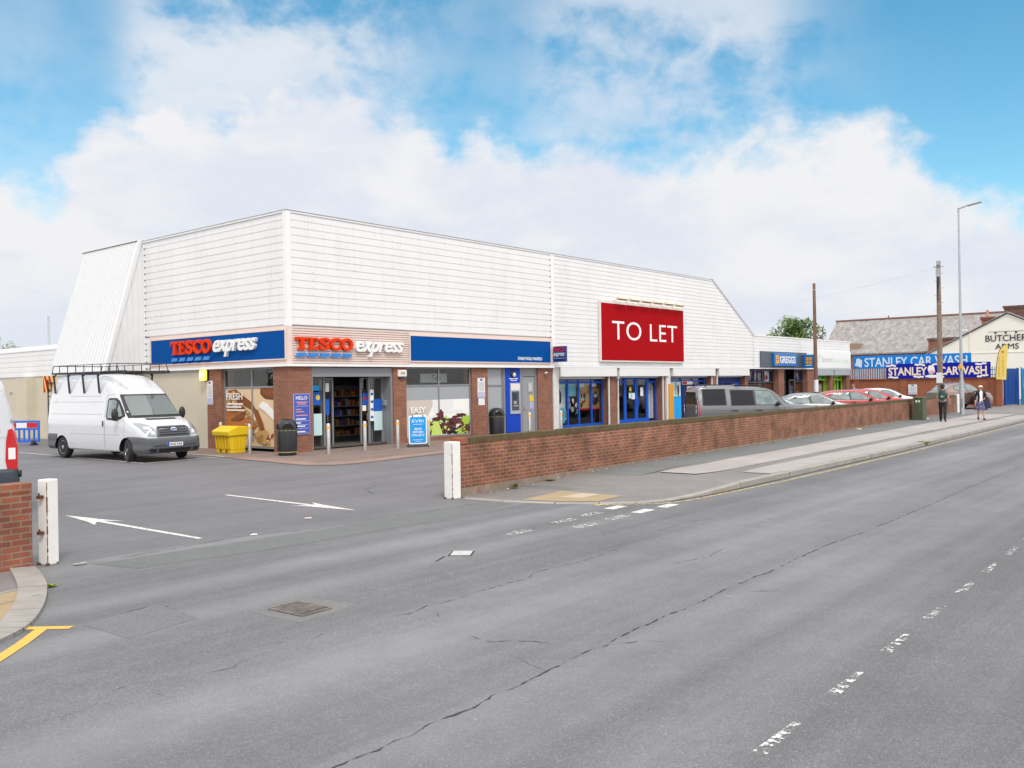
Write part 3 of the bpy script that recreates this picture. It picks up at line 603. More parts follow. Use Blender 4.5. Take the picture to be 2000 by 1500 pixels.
S2 += [(PI['leaf2'], [(.37, .0), (.55, .0), (.50, .3), (.42, .42), (.39, .22)]), (PI['plum'], blob(.52, .58, .055, .13, 15, .45, 3)), (PI['purple'], blob(.47, .46, .06, .07, 13, .4, 4)), (PI['purple'], blob(.84, .52, .09, .05, 15, .5, 5)), (PI['leaf'], blob(.93, .4, .06, .15, 13, .3, 6))]
poster(p, (5.35, .122, .23), FX, FZ, 3.52, 1.38, S2, 0)
text_on(p, 'EASY', (5.55, .045, 1.12), FX, FZ, .78, .24, .004, PI['white'], .03)
for k, w_ in ((1.02, .8), (.93, .7)): plate_on(p, (5.55, .045, k), FX, FZ, [(0, 0), (w_, 0), (w_, .045), (0, .045)], .004, PI['white'])
p.build('window_film', PMATS, wf)
wl = window('', (.13, 3.95, .10), LU, 3.10, 2.77, [1.72], [2.1], parent=B)
p = MB(); S3 = [(PI['cream'], full()), (PI['tan'], [(0, 0), (.55, 0), (.42, .25), (.3, .62), (.12, .72), (0, .6)]), (PI['orange'], [(0, .18), (.2, .2), (.42, .35), (.5, .55), (.36, .66), (.1, .72), (0, .64)]), (PI['crust'], [(.05, .95), (.22, .97), (.4, .84), (.55, .74), (.62, .62), (.55, .6), (.3, .72), (.08, .8)]),
      (PI['brown'], blob(.92, .95, .22, .17, 18, .05, 1)), (PI['crust'], blob(.90, .98, .17, .13, 18, .05, 9))]
for i in range(130):
    R = random.Random(100+i); t = R.random(); cx = .06+.82*t+R.uniform(-.10, .10); cy = .86-.78*t+R.uniform(-.10, .08); S3.append((PI[R.choice(['crumb', 'crumb', 'cream', 'tan', 'orange', 'crust', 'tan'])], blob(cx, cy, R.uniform(.015, .06), R.uniform(.012, .04), 11, .45, i, -.8+R.uniform(-.4, .4))))
S3 += [(PI['crust'], [(.56, .64), (.66, .62), (.76, .4), (.84, .12), (.78, .1), (.68, .36)]), (PI['white'], [(.68, .68), (.8, .6), (1, .42), (1, .58), (.86, .72), (.76, .76)]), (PI['crust'], [(.10, .44), (.3, .55), (.44, .6), (.42, .5), (.26, .42)]), (PI['orange'], blob(.25, .3, .2, .13, 16, .12, 12)), (PI['dark'], [(0, 0), (.42, .0), (.34, .12), (.12, .16), (0, .2)]), (PI['crumb'], blob(.74, .16, .13, .12, 17, .3, 13)), (PI['tan'], blob(.72, .13, .07, .06, 13, .4, 14)), (PI['cream'], [(.3, 0), (.6, 0), (.5, .12), (.36, .14)])]
poster(p, (.125, 3.88, .17), LU, FZ, 2.97, 2.02, S3, 0)
text_on(p, 'FRESH', (.04, 3.70, 1.77), LU, FZ, .98, .24, .004, PI['white'], .012)
for z, w_ in ((1.60, 1.0), (1.49, .9), (1.38, 1.1)): plate_on(p, (.04, 3.68, z), LU, FZ, [(0, 0), (w_, 0), (w_, .05), (0, .05)], .004, PI['white'])
p.build('window_film', PMATS, wl)
# entrance: header, side lights, sliding leaves standing open
m = MB(); m.box(.95, 4.64, .05, .55, 2.52, 2.84); m.box(4.55, 4.64, .05, 1.2, .0, 2.52); m.box(.95, 1.02, .05, 1.2, .0, 2.52); m.box(.95, 4.64, .42, .6, .0, .02)
m.build('door_surround', GREY, B)
window('', (1.02, .5, .02), FX, .84, 2.5, [], [], parent=B, fw=.07, name='side_light'); window('', (3.84, .5, .02), FX, .71, 2.5, [], [], parent=B, fw=.07, name='side_light')
for x0 in (1.75, 3.55):
    d = window('', (x0, .60, .03), FX, .55, 2.46, [], [], parent=B, fw=.05, name='door'); h = MB(); h.tube((x0+.27, .54, .95), (x0+.27, .54, 1.2), .012); h.build('handle', GREY, d)
p = MB()
for (x, z, w_, h_, k) in [(1.35, 1.55, .3, .5, 'blue'), (1.32, 2.0, .28, .22, 'sky'), (1.35, .5, .35, .75, 'pale'), (1.95, 2.0, .16, .3, 'paper'), (1.95, 1.2, .16, .55, 'blue'), (3.62, 1.5, .22, .42, 'blue'), (3.62, 1.28, .18, .2, 'white'), (3.9, .9, .18, 1.15, 'white'), (4.08, .55, .4, .7, 'pale'), (4.06, 1.25, .42, .45, 'blue')]:
    p = MB(); plate_on(p, (x, .46 if x < 1.8 or x > 3.8 else .56, z), FX, FZ, [(0, 0), (w_, 0), (w_, h_), (0, h_)], .004, PI[k])
    if (x, z) == (1.35, 1.55): plate_on(p, (1.45, .458, 1.72), FX, FZ, blob(.09, .09, .09, .09, 14, 0), .006, PI['yellow'])
    if (x, z) == (3.62, 1.5): plate_on(p, (3.68, .558, 1.66), FX, FZ, blob(.07, .07, .07, .07, 12, 0), .006, PI['red'])
    if h_ == 1.15: [plate_on(p, (3.93, .458, zz), FX, FZ, [(0, 0), (.12, 0), (.12, .09), (0, .09)], .006, PI['blue']) for zz in (1.0, 1.28, 1.56, 1.84)]
    p.build('door_sticker', PMATS, B)
# cash point bay: grey panels, blue surround, grey service door
window('', (9.95, .16, .08), FX, 1.04, 2.78, [], [2.05], parent=B, fw=.06, glass=LGREY, name='blank_window')
m = MB(); m.box(11.0, 11.12, .1, .2, .05, 2.86); m.box(12.06, 12.30, .1, .2, .05, 2.86); m.box(13.14, 13.26, .1, .2, .05, 2.86); m.box(12.3, 13.14, .11, .2, 2.5, 2.86); m.build('frame', GREY, B)
dm = MB(); dm.box(12.30, 13.14, .14, .2, .06, 2.48); dob = dm.build('service_door', M('service_door_grey', (.27, .28, .30), .45), B)
h = MB(); h.box(12.38, 12.44, .08, .14, 1.05, 1.18); h.box(12.44, 12.56, .085, .1, 1.10, 1.13); h.build('handle', STEEL, dob)
h = MB(); h.box(12.66, 13.0, .12, .14, 1.8, 2.25, 1); h.box(12.72, 12.94, .115, .13, 1.86, 2.19, 0); h.build('vision_panel', [M('vision_tan', (.50, .47, .42), .4), LGREY], dob)
p = MB(); plate_on(p, (12.78, .135, 1.4), FX, FZ, [(0, 0), (.27, 0), (.27, .27), (0, .27)], .004, PI['yellow']); plate_on(p, (12.78, .135, 1.08), FX, FZ, [(0, 0), (.27, 0), (.27, .3), (0, .3)], .004, PI['lilac']); p.build('stickers', PMATS, dob)
# shutters, frames and windows of the smaller shops
m = MB()
for a, b in ((14.82, 19.45), (19.68, 24.5), (24.92, 29.75), (30.22, 34.22)): m.prism([(-.06, 2.48), (.32, 2.46), (.32, 2.91), (-.06, 2.91)], 'x', a, b)
m.build('shutter_box', M('shutter_white', (.72, .715, .70), .5, var=.03), B)
m = MB(); m.box(44.75, 48.25, -.05, .34, 2.46, 2.9); m.box(48.45, 51.7, -.05, .34, 2.46, 2.9); m.build('shutter_box', M('shutter_grey', (.36, .38, .40), .5), B)
m = MB()
for a in (14.36, 24.32): m.box(a, a+.42, .02, .5, -.02, 2.9)
for a in (18.86, 19.66, 24.0, 29.5, 30.16): m.box(a, a+.08, .05, .11, .0, 2.47)
m.box(14.8, 18.95, .3, .36, 2.36, 2.47); m.box(19.75, 24.0, .3, .36, 2.40, 2.47); m.box(24.74, 29.5, .3, .36, 2.40, 2.47); m.box(30.2, 34, .3, .36, 2.40, 2.47)
m.build('shutter_guide', M('guide_white', (.62, .60, .57), .6, var=.08), B)
om = MB(); om.box(24.50, 24.98, -.03, .015, -.02, 2.05); om.build('orange_panel', M('orange_panel', (.62, .27, .02), .5), B)
w1 = window('', (14.9, .5, .12), FX, 4.05, 2.3, [1.16, 2.05, 3.1], [2.08], fm=FBLUE, parent=B, fw=.09, bottom=.10)
w2 = window('', (19.78, .5, .08), FX, 1.15, 2.36, [], [2.1], fm=FBLUE, parent=B, fw=.08, bottom=.2)
w3 = window('', (23.1, .5, .08), FX, .9, 2.36, [], [2.1], fm=FBLUE, parent=B, fw=.09)
for x0 in (20.93, 22.02):
    d = window('', (x0, .5, .08), FX, 1.08, 2.36, [], [], fm=FBLUE, parent=B, fw=.13, name='door', bottom=.22); h = MB(); h.tube((x0+(.95 if x0 < 21.5 else .12), .42, .9), (x0+(.95 if x0 < 21.5 else .12), .42, 1.35), .02); h.build('handle', FBLUE, d)
w4 = window('', (25.24, .5, .08), FX, 4.2, 2.36, [1.4, 2.7], [2.1], fm=FBLUE, parent=B, fw=.09)
w5 = window('', (30.25, .5, .08), FX, 3.7, 2.36, [1.5, 2.6], [2.0], fm=FBLUE, parent=B, fw=.09)
w6 = window('', (34.35, .4, .1), FX, 4.35, 2.75, [1.45, 2.9], [1.95], fm=DGREY, parent=B, fw=.07)
w7 = window('', (39.55, .4, .1), FX, 1.0, 2.75, [], [1.95], fm=DGREY, parent=B, fw=.07); w8 = window('', (42.1, .4, .1), FX, 1.4, 2.75, [], [1.95], fm=DGREY, parent=B, fw=.07)
d = window('', (41.2, .4, .1), FX, .9, 2.1, [], [], fm=DGREY, parent=B, fw=.09, name='door'); h = MB(); h.tube((41.3, .33, 1), (41.3, .33, 1.4), .015); h.build('handle', STEEL, d)
GRN = M('frame_green', (.22, .52, .01), .4)
w9 = window('', (44.7, .45, .1), FX, 3.3, 2.4, [1.7, 2.9], [2.05], fm=GRN, parent=B, fw=.10); w10 = window('', (48.7, .45, .1), FX, 2.5, 2.4, [1.0, 1.6], [2.05], fm=GRN, parent=B, fw=.16)
def rects(wo, y, L):
    p = MB()
    for i, (x, z, w_, h_, k) in enumerate(L): plate_on(p, (x, y-.0015*i, z), FX, FZ, [(0, 0), (w_, 0), (w_, h_), (0, h_)], .004, PI[k])
    return p
p = rects(w1, .62, [(15.0, .42, 1.05, 1.75, 'pale'), (16.15, 1.55, .75, .6, 'cyan'), (17.0, .95, 1.0, 1.25, 'crumb'), (18.05, .95, .8, .95, 'tan'), (18.05, 1.9, .8, .3, 'brown'), (17.0, .88, 1.9, .08, 'red'), (17.15, 1.98, .42, .2, 'paper'), (18.15, 1.98, .42, .2, 'paper')])
plate_on(p, (0, .60, 0), FX, FZ, [(15.35, 1.35), (15.62, 1.3), (16.05, .95), (16.2, .55), (15.95, .40), (15.5, .42), (15.35, .9)], .01, PI['paper']); plate_on(p, (0, .59, 0), FX, FZ, blob(15.5, 1.55, .22, .34, 14, .2, 3), .01, PI['black']); plate_on(p, (0, .59, 0), FX, FZ, blob(15.75, .66, .3, .34, 12, .2, 5), .01, PI['cyan'])
plate_on(p, (0, .595, 0), FX, FZ, blob(18.45, 1.42, .3, .33, 14, .25, 8), .01, PI['black']); plate_on(p, (0, .592, 0), FX, FZ, blob(18.5, 1.55, .2, .1, 12, .2, 9), .01, PI['grey'])
for i in range(14): R = random.Random(i); plate_on(p, (0, .6-.001*i, 0), FX, FZ, blob(17.1+R.random()*.8, 1.05+R.random()*.7, .03+.05*R.random(), .12, 9, .3, i), .01, PI[R.choice(['brown', 'black', 'skin', 'paper'])])
for i in range(9): R = random.Random(50+i); plate_on(p, (0, .61-.001*i, 0), FX, FZ, blob(16.2+R.random()*.7, .8+R.random()*.6, .1, .12, 9, .4, i), .01, PI[R.choice(['red', 'grey', 'black', 'paper'])])
p.build('display', PMATS, w1)
p = rects(w2, .6, [(19.85, .95, .55, .6, 'pale'), (19.85, 1.5, .9, .12, 'red')]); p.build('display', PMATS, w2)
p = rects(w3, .62, [(23.2, .25, .72, 1.7, 'paper'), (23.36, .25, .08, 1.7, 'grey'), (23.62, .25, .05, 1.7, 'grey'), (23.45, 1.75, .4, .4, 'grey')]); plate_on(p, (0, .60, 0), FX, FZ, blob(23.33, 1.72, .14, .2, 14, 0), .006, PI['red']); plate_on(p, (0, .592, 0), FX, FZ, [(23.22, 1.69), (23.44, 1.69), (23.44, 1.74), (23.22, 1.74)], .006, PI['white']); p.build('display', PMATS, w3)
for q in [(21.25, 1.35, .3, .28, 'pale'), (21.5, 1.3, .32, .32, 'paper'), (22.35, 1.45, .28, .45, 'paper'), (21.3, 1.72, .2, .2, 'yellow')]: rects(None, .44, [q]).build('door_notice', PMATS, B)
p = rects(w4, .46, [(25.33, .1, 1.3, 1.22, 'sky'), (25.33, 1.35, 1.25, .82, 'pale'), (26.75, .5, 1.1, 1.4, 'navy'), (27.3, .9, .6, 1.0, 'paper'), (26.75, 2.0, 1.2, .18, 'paper'), (26.8, 2.02, .5, .14, 'red'), (28.1, .5, 1.2, 1.5, 'purpleblue')])
for bx, by, bw, bh, k in ((26.05, 1.75, .10, .36, 'grey'), (26.3, 1.7, .09, .32, 'black'), (25.6, 1.55, .10, .2, 'cyan')): plate_on(p, (0, .445, 0), FX, FZ, blob(bx, by, bw, bh, 12, .2, int(bx*9)), .006, PI[k])
text_on(p, '6', (25.36, .43, 1.42), FX, FZ, .18, .46, .004, PI['black'], .0); p.build('display', PMATS, w4)
p = rects(w5, .46, [(30.35, .3, 1.3, 1.65, 'white'), (31.9, .5, .9, 1.4, 'brown'), (32.6, .6, 1.1, 1.35, 'lilac'), (33.2, .3, .6, 1.9, 'blue'), (30.35, 2.08, 3.4, .25, 'navy')]); plate_on(p, (0, .445, 0), FX, FZ, blob(31.0, 1.55, .22, .14, 12, .4, 3), .006, PI['red']); plate_on(p, (0, .445, 0), FX, FZ, blob(33.0, 1.7, .3, .34, 12, .3, 4), .006, PI['pale']); p.build('display', PMATS, w5)
p = rects(w6, .46, [(34.45, 2.08, 4.1, .7, 'navy'), (34.45, .2, 4.1, 1.75, 'brown'), (34.5, 1.1, 1.2, .7, 'crust'), (37.2, 2.1, .95, .66, 'paper')])
for i, (x, w_) in enumerate(((35.0, .14), (35.25, .3), (35.8, .13), (36.0, .34), (36.5, .14), (36.7, .3))): plate_on(p, (x, .44, 2.16), FX, FZ, [(0, 0), (.1, 0), (.1+(.06 if i % 2 else 0), .5), (w_*.3, .52), (0, .5)] , .006, PI['cream'])  # cream strokes paint in lettering reflected by the glass
plate_on(p, (0, .44, 0), FX, FZ, blob(37.68, 2.35, .34, .2, 14, .3, 4), .006, PI['red']); p.build('display', PMATS, w6)
p = rects(w8, .46, [(42.2, 2.08, 1.2, .7, 'navy'), (42.2, .2, 1.2, 1.7, 'brown'), (42.3, 2.15, .14, .5, 'cream'), (42.8, 2.15, .14, .5, 'cream'), (42.5, .6, .5, .8, 'tan')]); p.build('display', PMATS, w8)
p = rects(w9, .55, [(44.85, .3, 3.0, 1.6, 'crust'), (46.6, .9, .75, .9, 'paper'), (45.1, .5, .8, 1.0, 'brown'), (44.9, 2.17, 3.0, .22, 'green')]); plate_on(p, (0, .53, 0), FX, FZ, blob(46.97, 1.35, .2, .26, 12, .3, 6), .006, PI['skin']); p.build('display', PMATS, w9)
p = rects(w10, .55, [(48.9, .3, .7, 1.5, 'cyan'), (50.3, .2, .7, 2, 'navy'), (49.9, .9, .3, 1, 'paper')]); p.build('display', PMATS, w10)

# ------------------------------------------------------------------ signs on the parade
def sign(name, label, cat='sign', loc=(0, 0, 0), group=None): return thing(name, label, cat, loc, 0, group)
def serif_T(o, U, V, w, h):
    return [(0, h), (w, h), (w*.98, h*.70), (w*.90, h*.70), (w*.84, h*.82), (w*.66, h*.83), (w*.66, h*.10), (w*.80, h*.07), (w*.80, 0), (w*.20, 0), (w*.20, h*.07), (w*.34, h*.10), (w*.34, h*.83), (w*.16, h*.82), (w*.10, h*.70), (w*.02, h*.70)]
def serif_E(w, h):
    return [(0, h), (w*.92, h), (w*.92, h*.72), (w*.84, h*.72), (w*.76, h*.84), (w*.45, h*.84), (w*.45, h*.58), (w*.62, h*.58), (w*.66, h*.66), (w*.73, h*.66), (w*.73, h*.36), (w*.66, h*.36), (w*.62, h*.44), (w*.45, h*.44), (w*.45, h*.16), (w*.80, h*.16), (w*.90, h*.30), (w, h*.30), (w*.96, 0), (0, 0), (0, h*.08), (w*.12, h*.11), (w*.12, h*.89), (0, h*.92)]
def supermarket_letters(o, U, w, h, w2, gap, h2, dz2, stripe_h, stripe_gap, depth, par):
    """orange slab letters with five slanted blue dashes below and an italic white word beside them"""
    U = Vector(U); o = Vector(o); Nn = U.cross(FZ); m = MB(); cw = [.205, .185, .19, .20, .225]; x = 0
    for ch, k in zip('TESCO', cw):
        ww = k*w; oo = o+U*x
        if ch == 'T': plate_on(m, oo, U, FZ, serif_T(0, 0, 0, ww*.98, h), depth)
        elif ch == 'E': plate_on(m, oo, U, FZ, serif_E(ww*.92, h), depth)
        else: text_on(m, ch, oo-FZ*h*.02, U, FZ, ww*.96, h*1.04, depth, 0, .035)
        x += ww
    m.build('red_letters', SRED, par)
    m = MB(); dw = w/5
    for i in range(5):
        a = i*dw; plate_on(m, o-FZ*(stripe_gap+stripe_h), U, FZ, [(a, 0), (a+dw*.74, 0), (a+dw*.80, stripe_h*.3), (a+dw*.92, stripe_h), (a+dw*.2, stripe_h), (a+dw*.1, stripe_h*.5)], depth*.8)
    m.build('blue_dashes', SLBLUE, par)
    m = MB(); text_on(m, 'express', o+U*(w+gap)-FZ*dz2, U, FZ, w2, h2, depth, 0, .022, .32, .92); m.build('white_letters', M('letter_white_side', (.80, .79, .78), .45), par)
s = sign('supermarket_sign', 'blue sign with red and white lettering on the short side wall above the van', loc=(0, 4.29, 3.13))
m = MB(); m.box(-.10, -.061, -4.26, 4.33, .0, .93); m.build('board', SBLUE, s)
m = MB(); m.box(-.115, -.061, -4.30, -4.26, -.04, .97); m.box(-.115, -.061, 4.33, 4.37, -.04, .97); m.box(-.112, -.061, -4.26, 4.33, -.04, 0); m.box(-.112, -.061, -4.26, 4.33, .93, .97); m.build('frame', PINK, s)
supermarket_letters((-.10, 2.74, .33), LU, 2.72, .50, 2.62, .16, .60, .17, .13, .12, .11, s)
s = sign('supermarket_sign', 'red and white cut out lettering with blue dashes on the pink slats above the entrance', loc=(.22, -.06, 3.42))
supermarket_letters((0, 0, 0), FX, 2.42, .42, 2.28, .12, .56, .20, .12, .11, .12, s)
m = MB(); m.box(.1, 4.9, -.02, .0, .10, .13); m.build('fixing_rail', PINK, s)
s = sign('fascia_sign', 'long plain blue sign with small white road name at its lower corner', loc=(5.44, 0, 3.10))
m = MB(); m.box(0, 8.60, -.10, -.061, 0, .94); m.build('board', SBLUE, s)
m = MB(); m.box(-.04, 0, -.11, -.061, -.04, .98); m.box(0, 8.60, -.107, -.061, -.04, 0); m.box(0, 8.60, -.107, -.061, .94, .98); m.build('frame', PINK, s)
m = MB(); text_on(m, 'STANLEY ROAD, WAKEFIELD', (6.3, -.10, .08), FX, FZ, 1.68, .15, .004, 0, .02); m.build('lettering', LWHITE, s)
s = sign('projecting_sign', 'small dark blue box sign projecting from the wall beside the long plain blue sign', loc=(14.3, 0, 3.13))
m = MB(); m.box(-.07, .07, -.78, -.10, 0, .70); m.box(-.02, .02, -.10, .0, .12, .17); m.box(-.02, .02, -.10, .0, .52, .57); m.build('box', M('sign_navy', (.006, .03, .16), .35), s, bevel=.01)
m = MB(); text_on(m, 'TESCO', (-.07, -.13, .46), LU, FZ, .60, .18, .006, 0, .035); m.build('red_letters', M('letter_red2', (.55, .02, .015), .4), s)
m = MB(); text_on(m, 'express', (-.07, -.13, .20), LU, FZ, .60, .2, .006, 0, .01, .3); m.box(-.075, -.07, -.75, -.13, .16, .172); m.build('white_letters', LWHITE, s)
m = MB()
for i in range(5): plate_on(m, (-.07, -.15-i*.12, .41), LU, FZ, [(0, 0), (.08, 0), (.1, .025), (.02, .025)], .005)
m.build('blue_dashes', SLBLUE, s)
s = sign('letting_board', 'big red board with white TO LET lettering on the white cladding', loc=(18.0, 0, 3.26))
m = MB(); m.box(0, 7.91, -.16, -.05, 0, 2.77); m.build('board', LETRED, s)
m = MB(); m.box(-.07, 0, -.15, -.04, -.07, 2.86); m.box(7.91, 7.98, -.15, -.04, -.07, 2.86); m.box(0, 7.91, -.15, -.04, -.07, 0); m.box(0, 7.91, -.17, -.04, 2.77, 2.90); m.build('frame', M('frame_cream', (.74, .68, .62), .6, var=.06), s)
m = MB()
text_on(m, 'TO', (.92, -.16, 1.02), FX, FZ, 2.66, .92, .004, 0, -.004, 0, 1.05); text_on(m, 'LET', (4.42, -.16, 1.02), FX, FZ, 2.78, .88, .004, 0, -.004, 0, 1.05); m.build('lettering', M('let_white', (.85, .85, .84), .5), s)
for i in range(6):
    x = 1.05+i*1.12; m = MB(); m.obox((x+.42, -.42, 3.02), (.86, .16, .11), 0, 0, rad(-25)); m.tube((x+.05, -.40, 3.0), (x+.0, -.06, 2.88), .018, 6); m.build('trough_light', M('trough_cream', (.66, .60, .46), .5), s)
s = sign('bakery_sign', 'dark grey shop fascia with raised blue GREGGS box and orange squares', loc=(35.78, 0, 2.99))
m = MB(); m.box(0, 7.3, -.12, -.04, 0, 1.03); m.build('board', M('slate_grey', (.075, .09, .12), .5), s)
m = MB(); m.box(1.6, 5.25, -.30, -.12, .08, .94); m.build('box', M('bakery_blue', (.004, .15, .45), .35), s, bevel=.03)
m = MB(); text_on(m, 'GREGGS', (2.42, -.30, .28), FX, FZ, 2.5, .46, .01, 0, .022); m.build('lettering', LWHITE, s)
OR = M('bakery_orange', (.78, .34, .01), .4); m = MB()
for a in (0, 1):
    for b in (0, 1): m.box(1.78+a*.28, 1.78+a*.28+.23, -.31, -.30, .24+b*.3, .24+b*.3+.25)
m.build('squares', OR, s)
s = sign('projecting_sign', 'square blue hanging sign with four orange squares on the bakery wall', loc=(42.35, 0, 2.96))
m = MB(); m.box(-.06, .06, -1.02, -.14, .0, .92); m.box(-.02, .02, -.14, .0, .2, .25); m.build('box', MATS['bakery_blue'], s, bevel=.02); m = MB()
for a in (0, 1):
    for b in (0, 1): m.box(-.07, -.06, -.79+a*.23, -.79+a*.23+.19, .28+b*.25, .28+b*.25+.21)
m.build('squares', OR, s)
m = MB(); m.box(-.07, -.06, -.80, -.36, .16, .21); m.build('lettering', LWHITE, s)
s = sign('charity_shop_sign', 'white fascia sign with grey and pale green lettering on the end shop', loc=(44.75, 0, 2.99))
m = MB(); m.box(0, 6.9, -.10, -.04, 0, 1.22); m.build('board', M('sign_white', (.78, .79, .78), .5), s)
m = MB(); text_on(m, "Barnardo's", (1.1, -.10, .42), FX, FZ, 2.3, .42, .004, 0, .01); m.build('lettering', M('soft_grey', (.46, .49, .47), .5), s)
m = MB(); text_on(m, 'Believe in children', (3.6, -.10, .38), FX, FZ, 2.8, .38, .004); m.build('lettering', MATS['soft_green'] if 'soft_green' in MATS else M('soft_green', (.52, .72, .46), .5), s)
m = MB(); m.add([(.5, -.105, .3), (.62, -.105, .3), (.62, -.105, .8), (.95, -.105, .8), (.95, -.105, .9), (.5, -.105, .9)], [(0, 1, 2, 5), (2, 3, 4, 5)]); m.build('emblem', M('soft_green', (.52, .72, .46), .5), s)
def notice(label, o, U, w, h, sty='p'):
    o = Vector(o); s = thing('notice', label, 'notice', o, 0, 'notices on the walls'); m = MB(); U = Vector(U)
    plate_on(m, (0, 0, 0), U, FZ, [(0, 0), (w, 0), (w, h), (0, h)], .012, 0)
    R = random.Random(int(h*1000))
    if sty == 'p':
        plate_on(m, (0, 0, 0), U, FZ, [(w*.06, h*.02), (w*.94, h*.02), (w*.94, h*.27), (w*.06, h*.27)], .014, 2); plate_on(m, (0, 0, 0), U, FZ, [(w*.34, h*.86), (w*.66, h*.86), (w*.66, h*.96), (w*.34, h*.96)], .014, 1)
        for k in range(9): y = h*(.33+.055*k); a = w*R.uniform(.08, .2); plate_on(m, (0, 0, 0), U, FZ, [(a, y), (w-a, y), (w-a, y+h*.022), (a, y+h*.022)], .014, 3)
        for k in range(3): y = h*(.07+.06*k); plate_on(m, (0, 0, 0), U, FZ, [(w*.15, y), (w*.85, y), (w*.85, y+h*.018), (w*.15, y+h*.018)], .016, 0)
    m.build('sheet', [PM['paper'], PM['purpleblue'], PM['lilac'], PM['grey']], s); return s
notice('tall white and lilac notice on the brick pier under the yellow wall light', (-.002, 4.86, 1.60), LU, .36, .86)
notice('tall white and lilac notice on the brick pier between window and cash machine', (9.27, .018, 1.64), FX, .45, .80)
notice('small white sheet below the taller notice on the brick pier', (9.31, .017, 1.33), FX, .38, .28, 's')
s = sign('opening_hours_board', 'purple blue HELLO board on the brick corner pier behind the black bin', loc=(.16, 0, .60))
m = MB(); m.box(0, .66, -.035, -.002, 0, 1.36, 0); m.box(.02, .64, -.04, -.035, .02, 1.34, 1); m.build('board', [PM['lilac'], M('hello_blue', (.05, .085, .42), .4)], s)
m = MB(); text_on(m, 'HELLO', (.09, -.04, 1.16), FX, FZ, .46, .12, .003, 0, .015)
for i, (z, a, b) in enumerate([(1.06, .1, .55), (1.0, .15, .5), (.82, .08, .3), (.74, .08, .42), (.62, .08, .55), (.5, .08, .48), (.37, .08, .28), (.26, .08, .45), (.08, .08, .45)]): m.box(a, b, -.043, -.04, z, z+.035, 1 if i < 2 or i in (2, 3, 4) else 0)
for z in (.94, .45, .32, .2, .06): m.box(.08, .58, -.042, -.04, z, z+.008)
m.build('lettering', [LWHITE, M('salmon', (.62, .30, .26), .5)], s)
# alarm boxes, wall light, cctv
s = sign('alarm_box', 'cream alarm box on the brick pier right of the entrance', 'alarm box', (4.82, 0, 2.50)); m = MB(); m.box(0, .42, -.11, 0, .0, .26); m.build('box', M('alarm_cream', (.72, .68, .60), .5), s, bevel=.03); m = MB(); m.box(.1, .32, -.115, -.11, .10, .18); m.build('badge', PM['grey'], s); m = MB(); m.box(.12, .3, -.10, -.02, -.03, .0); m.build('strobe', SBLUE, s)
s = sign('wall_light', 'glowing amber bulkhead light on the brick pier beside the van', 'wall light', (-.02, 4.90, 2.66))
m = MB(); m.box(-.05, .02, -.17, .17, -.2, .2); m.build('base', BLACK, s)
m = MB(); m.box(-.20, -.05, -.16, .16, -.19, .19); m.build('lens', M('lamp_amber', (.9, .55, .10), .3, emit=(1, .50, .06), estr=2.2), s, bevel=.05)
m = MB(); m.sphere((-.205, 0, .0), .05, .08, .10); m.build('bulb_glow', M('lamp_core', (1, .8, .3), .3, emit=(1, .78, .28), estr=5), s)
s = sign('security_camera', 'small dome camera high on the brick pier beside the service door', 'camera', (13.75, .02, 2.62)); m = MB(); m.sphere((0, -.09, 0), .07); m.tube((0, 0, .03), (0, -.08, .03), .03); m.build('housing', LWHITE, s, smooth=40); m = MB(); m.sphere((-.02, -.13, -.01), .045); m.build('lens', BLACK, s, smooth=40)
s = sign('bulkhead_light', 'round dark bulkhead lamp above the cash machine', 'wall light', (11.55, .10, 2.62)); m = MB(); m.lathe([(.17, 0), (.17, -.05), (.12, -.10)], 18, ax='y'); m.build('housing', BLACK, s, smooth=40); m = MB(); m.sphere((.06, -.10, -.06), .10, .05, .10); m.build('lens', M('lens_grey', (.6, .58, .54), .25), s, smooth=40)
s = sign('chair_hook', 'small metal bracket on the grey entrance reveal', 'bracket', (4.55, .35, 1.55)); m = MB(); m.box(-.09, 0, -.06, .06, -.1, .1); m.tube((-.07, -.1, -.06), (-.07, .12, -.06), .02, 8); m.build('body', GALV, s)
s = sign('shopfront_alarm_box', 'small grey box high between the two shutters', 'alarm box', (19.55, .1, 2.36)); m = MB(); m.box(0, .22, -.12, 0, 0, .30); m.tube((.1, -.05, 0), (.1, -.05, -1.0), .02); m.build('box', GALV, s, bevel=.01)
# cash machine
s = sign('cash_machine', 'bright blue cash machine panel between grey window and grey door', 'cash machine', (11.12, .1, .12))
m = MB(); m.box(0, .94, -.04, .06, 0, 2.72); m.build('surround', ABLUE, s)
m = MB(); m.box(.24, .90, -.075, -.04, .78, 2.10, 0); m.box(.28, .86, -.082, -.075, 1.80, 2.05, 1)
m.build('fascia', [M('atm_silver', (.46, .50, .56), .35, .4), M('atm_screen_head', (.74, .66, .64), .4)], s)
m = MB(); m.box(.32, .82, -.079, -.074, .92, 1.74); m.build('recess', M('atm_dark', (.055, .065, .08), .35), s)
m = MB(); m.box(.38, .66, -.084, -.079, 1.38, 1.66); m.build('screen', M('atm_screen', (.02, .03, .05), .1), s)
m = MB(); m.box(.40, .74, -.10, -.079, 1.10, 1.14); m.box(.44, .62, -.09, -.079, 1.2, 1.32); m.build('keypad', STEEL, s)
m = MB(); m.box(.22, .78, -.045, -.04, 2.26, 2.30); m.box(.30, .72, -.045, -.04, 2.19, 2.215); m.build('lettering', LWHITE, s)

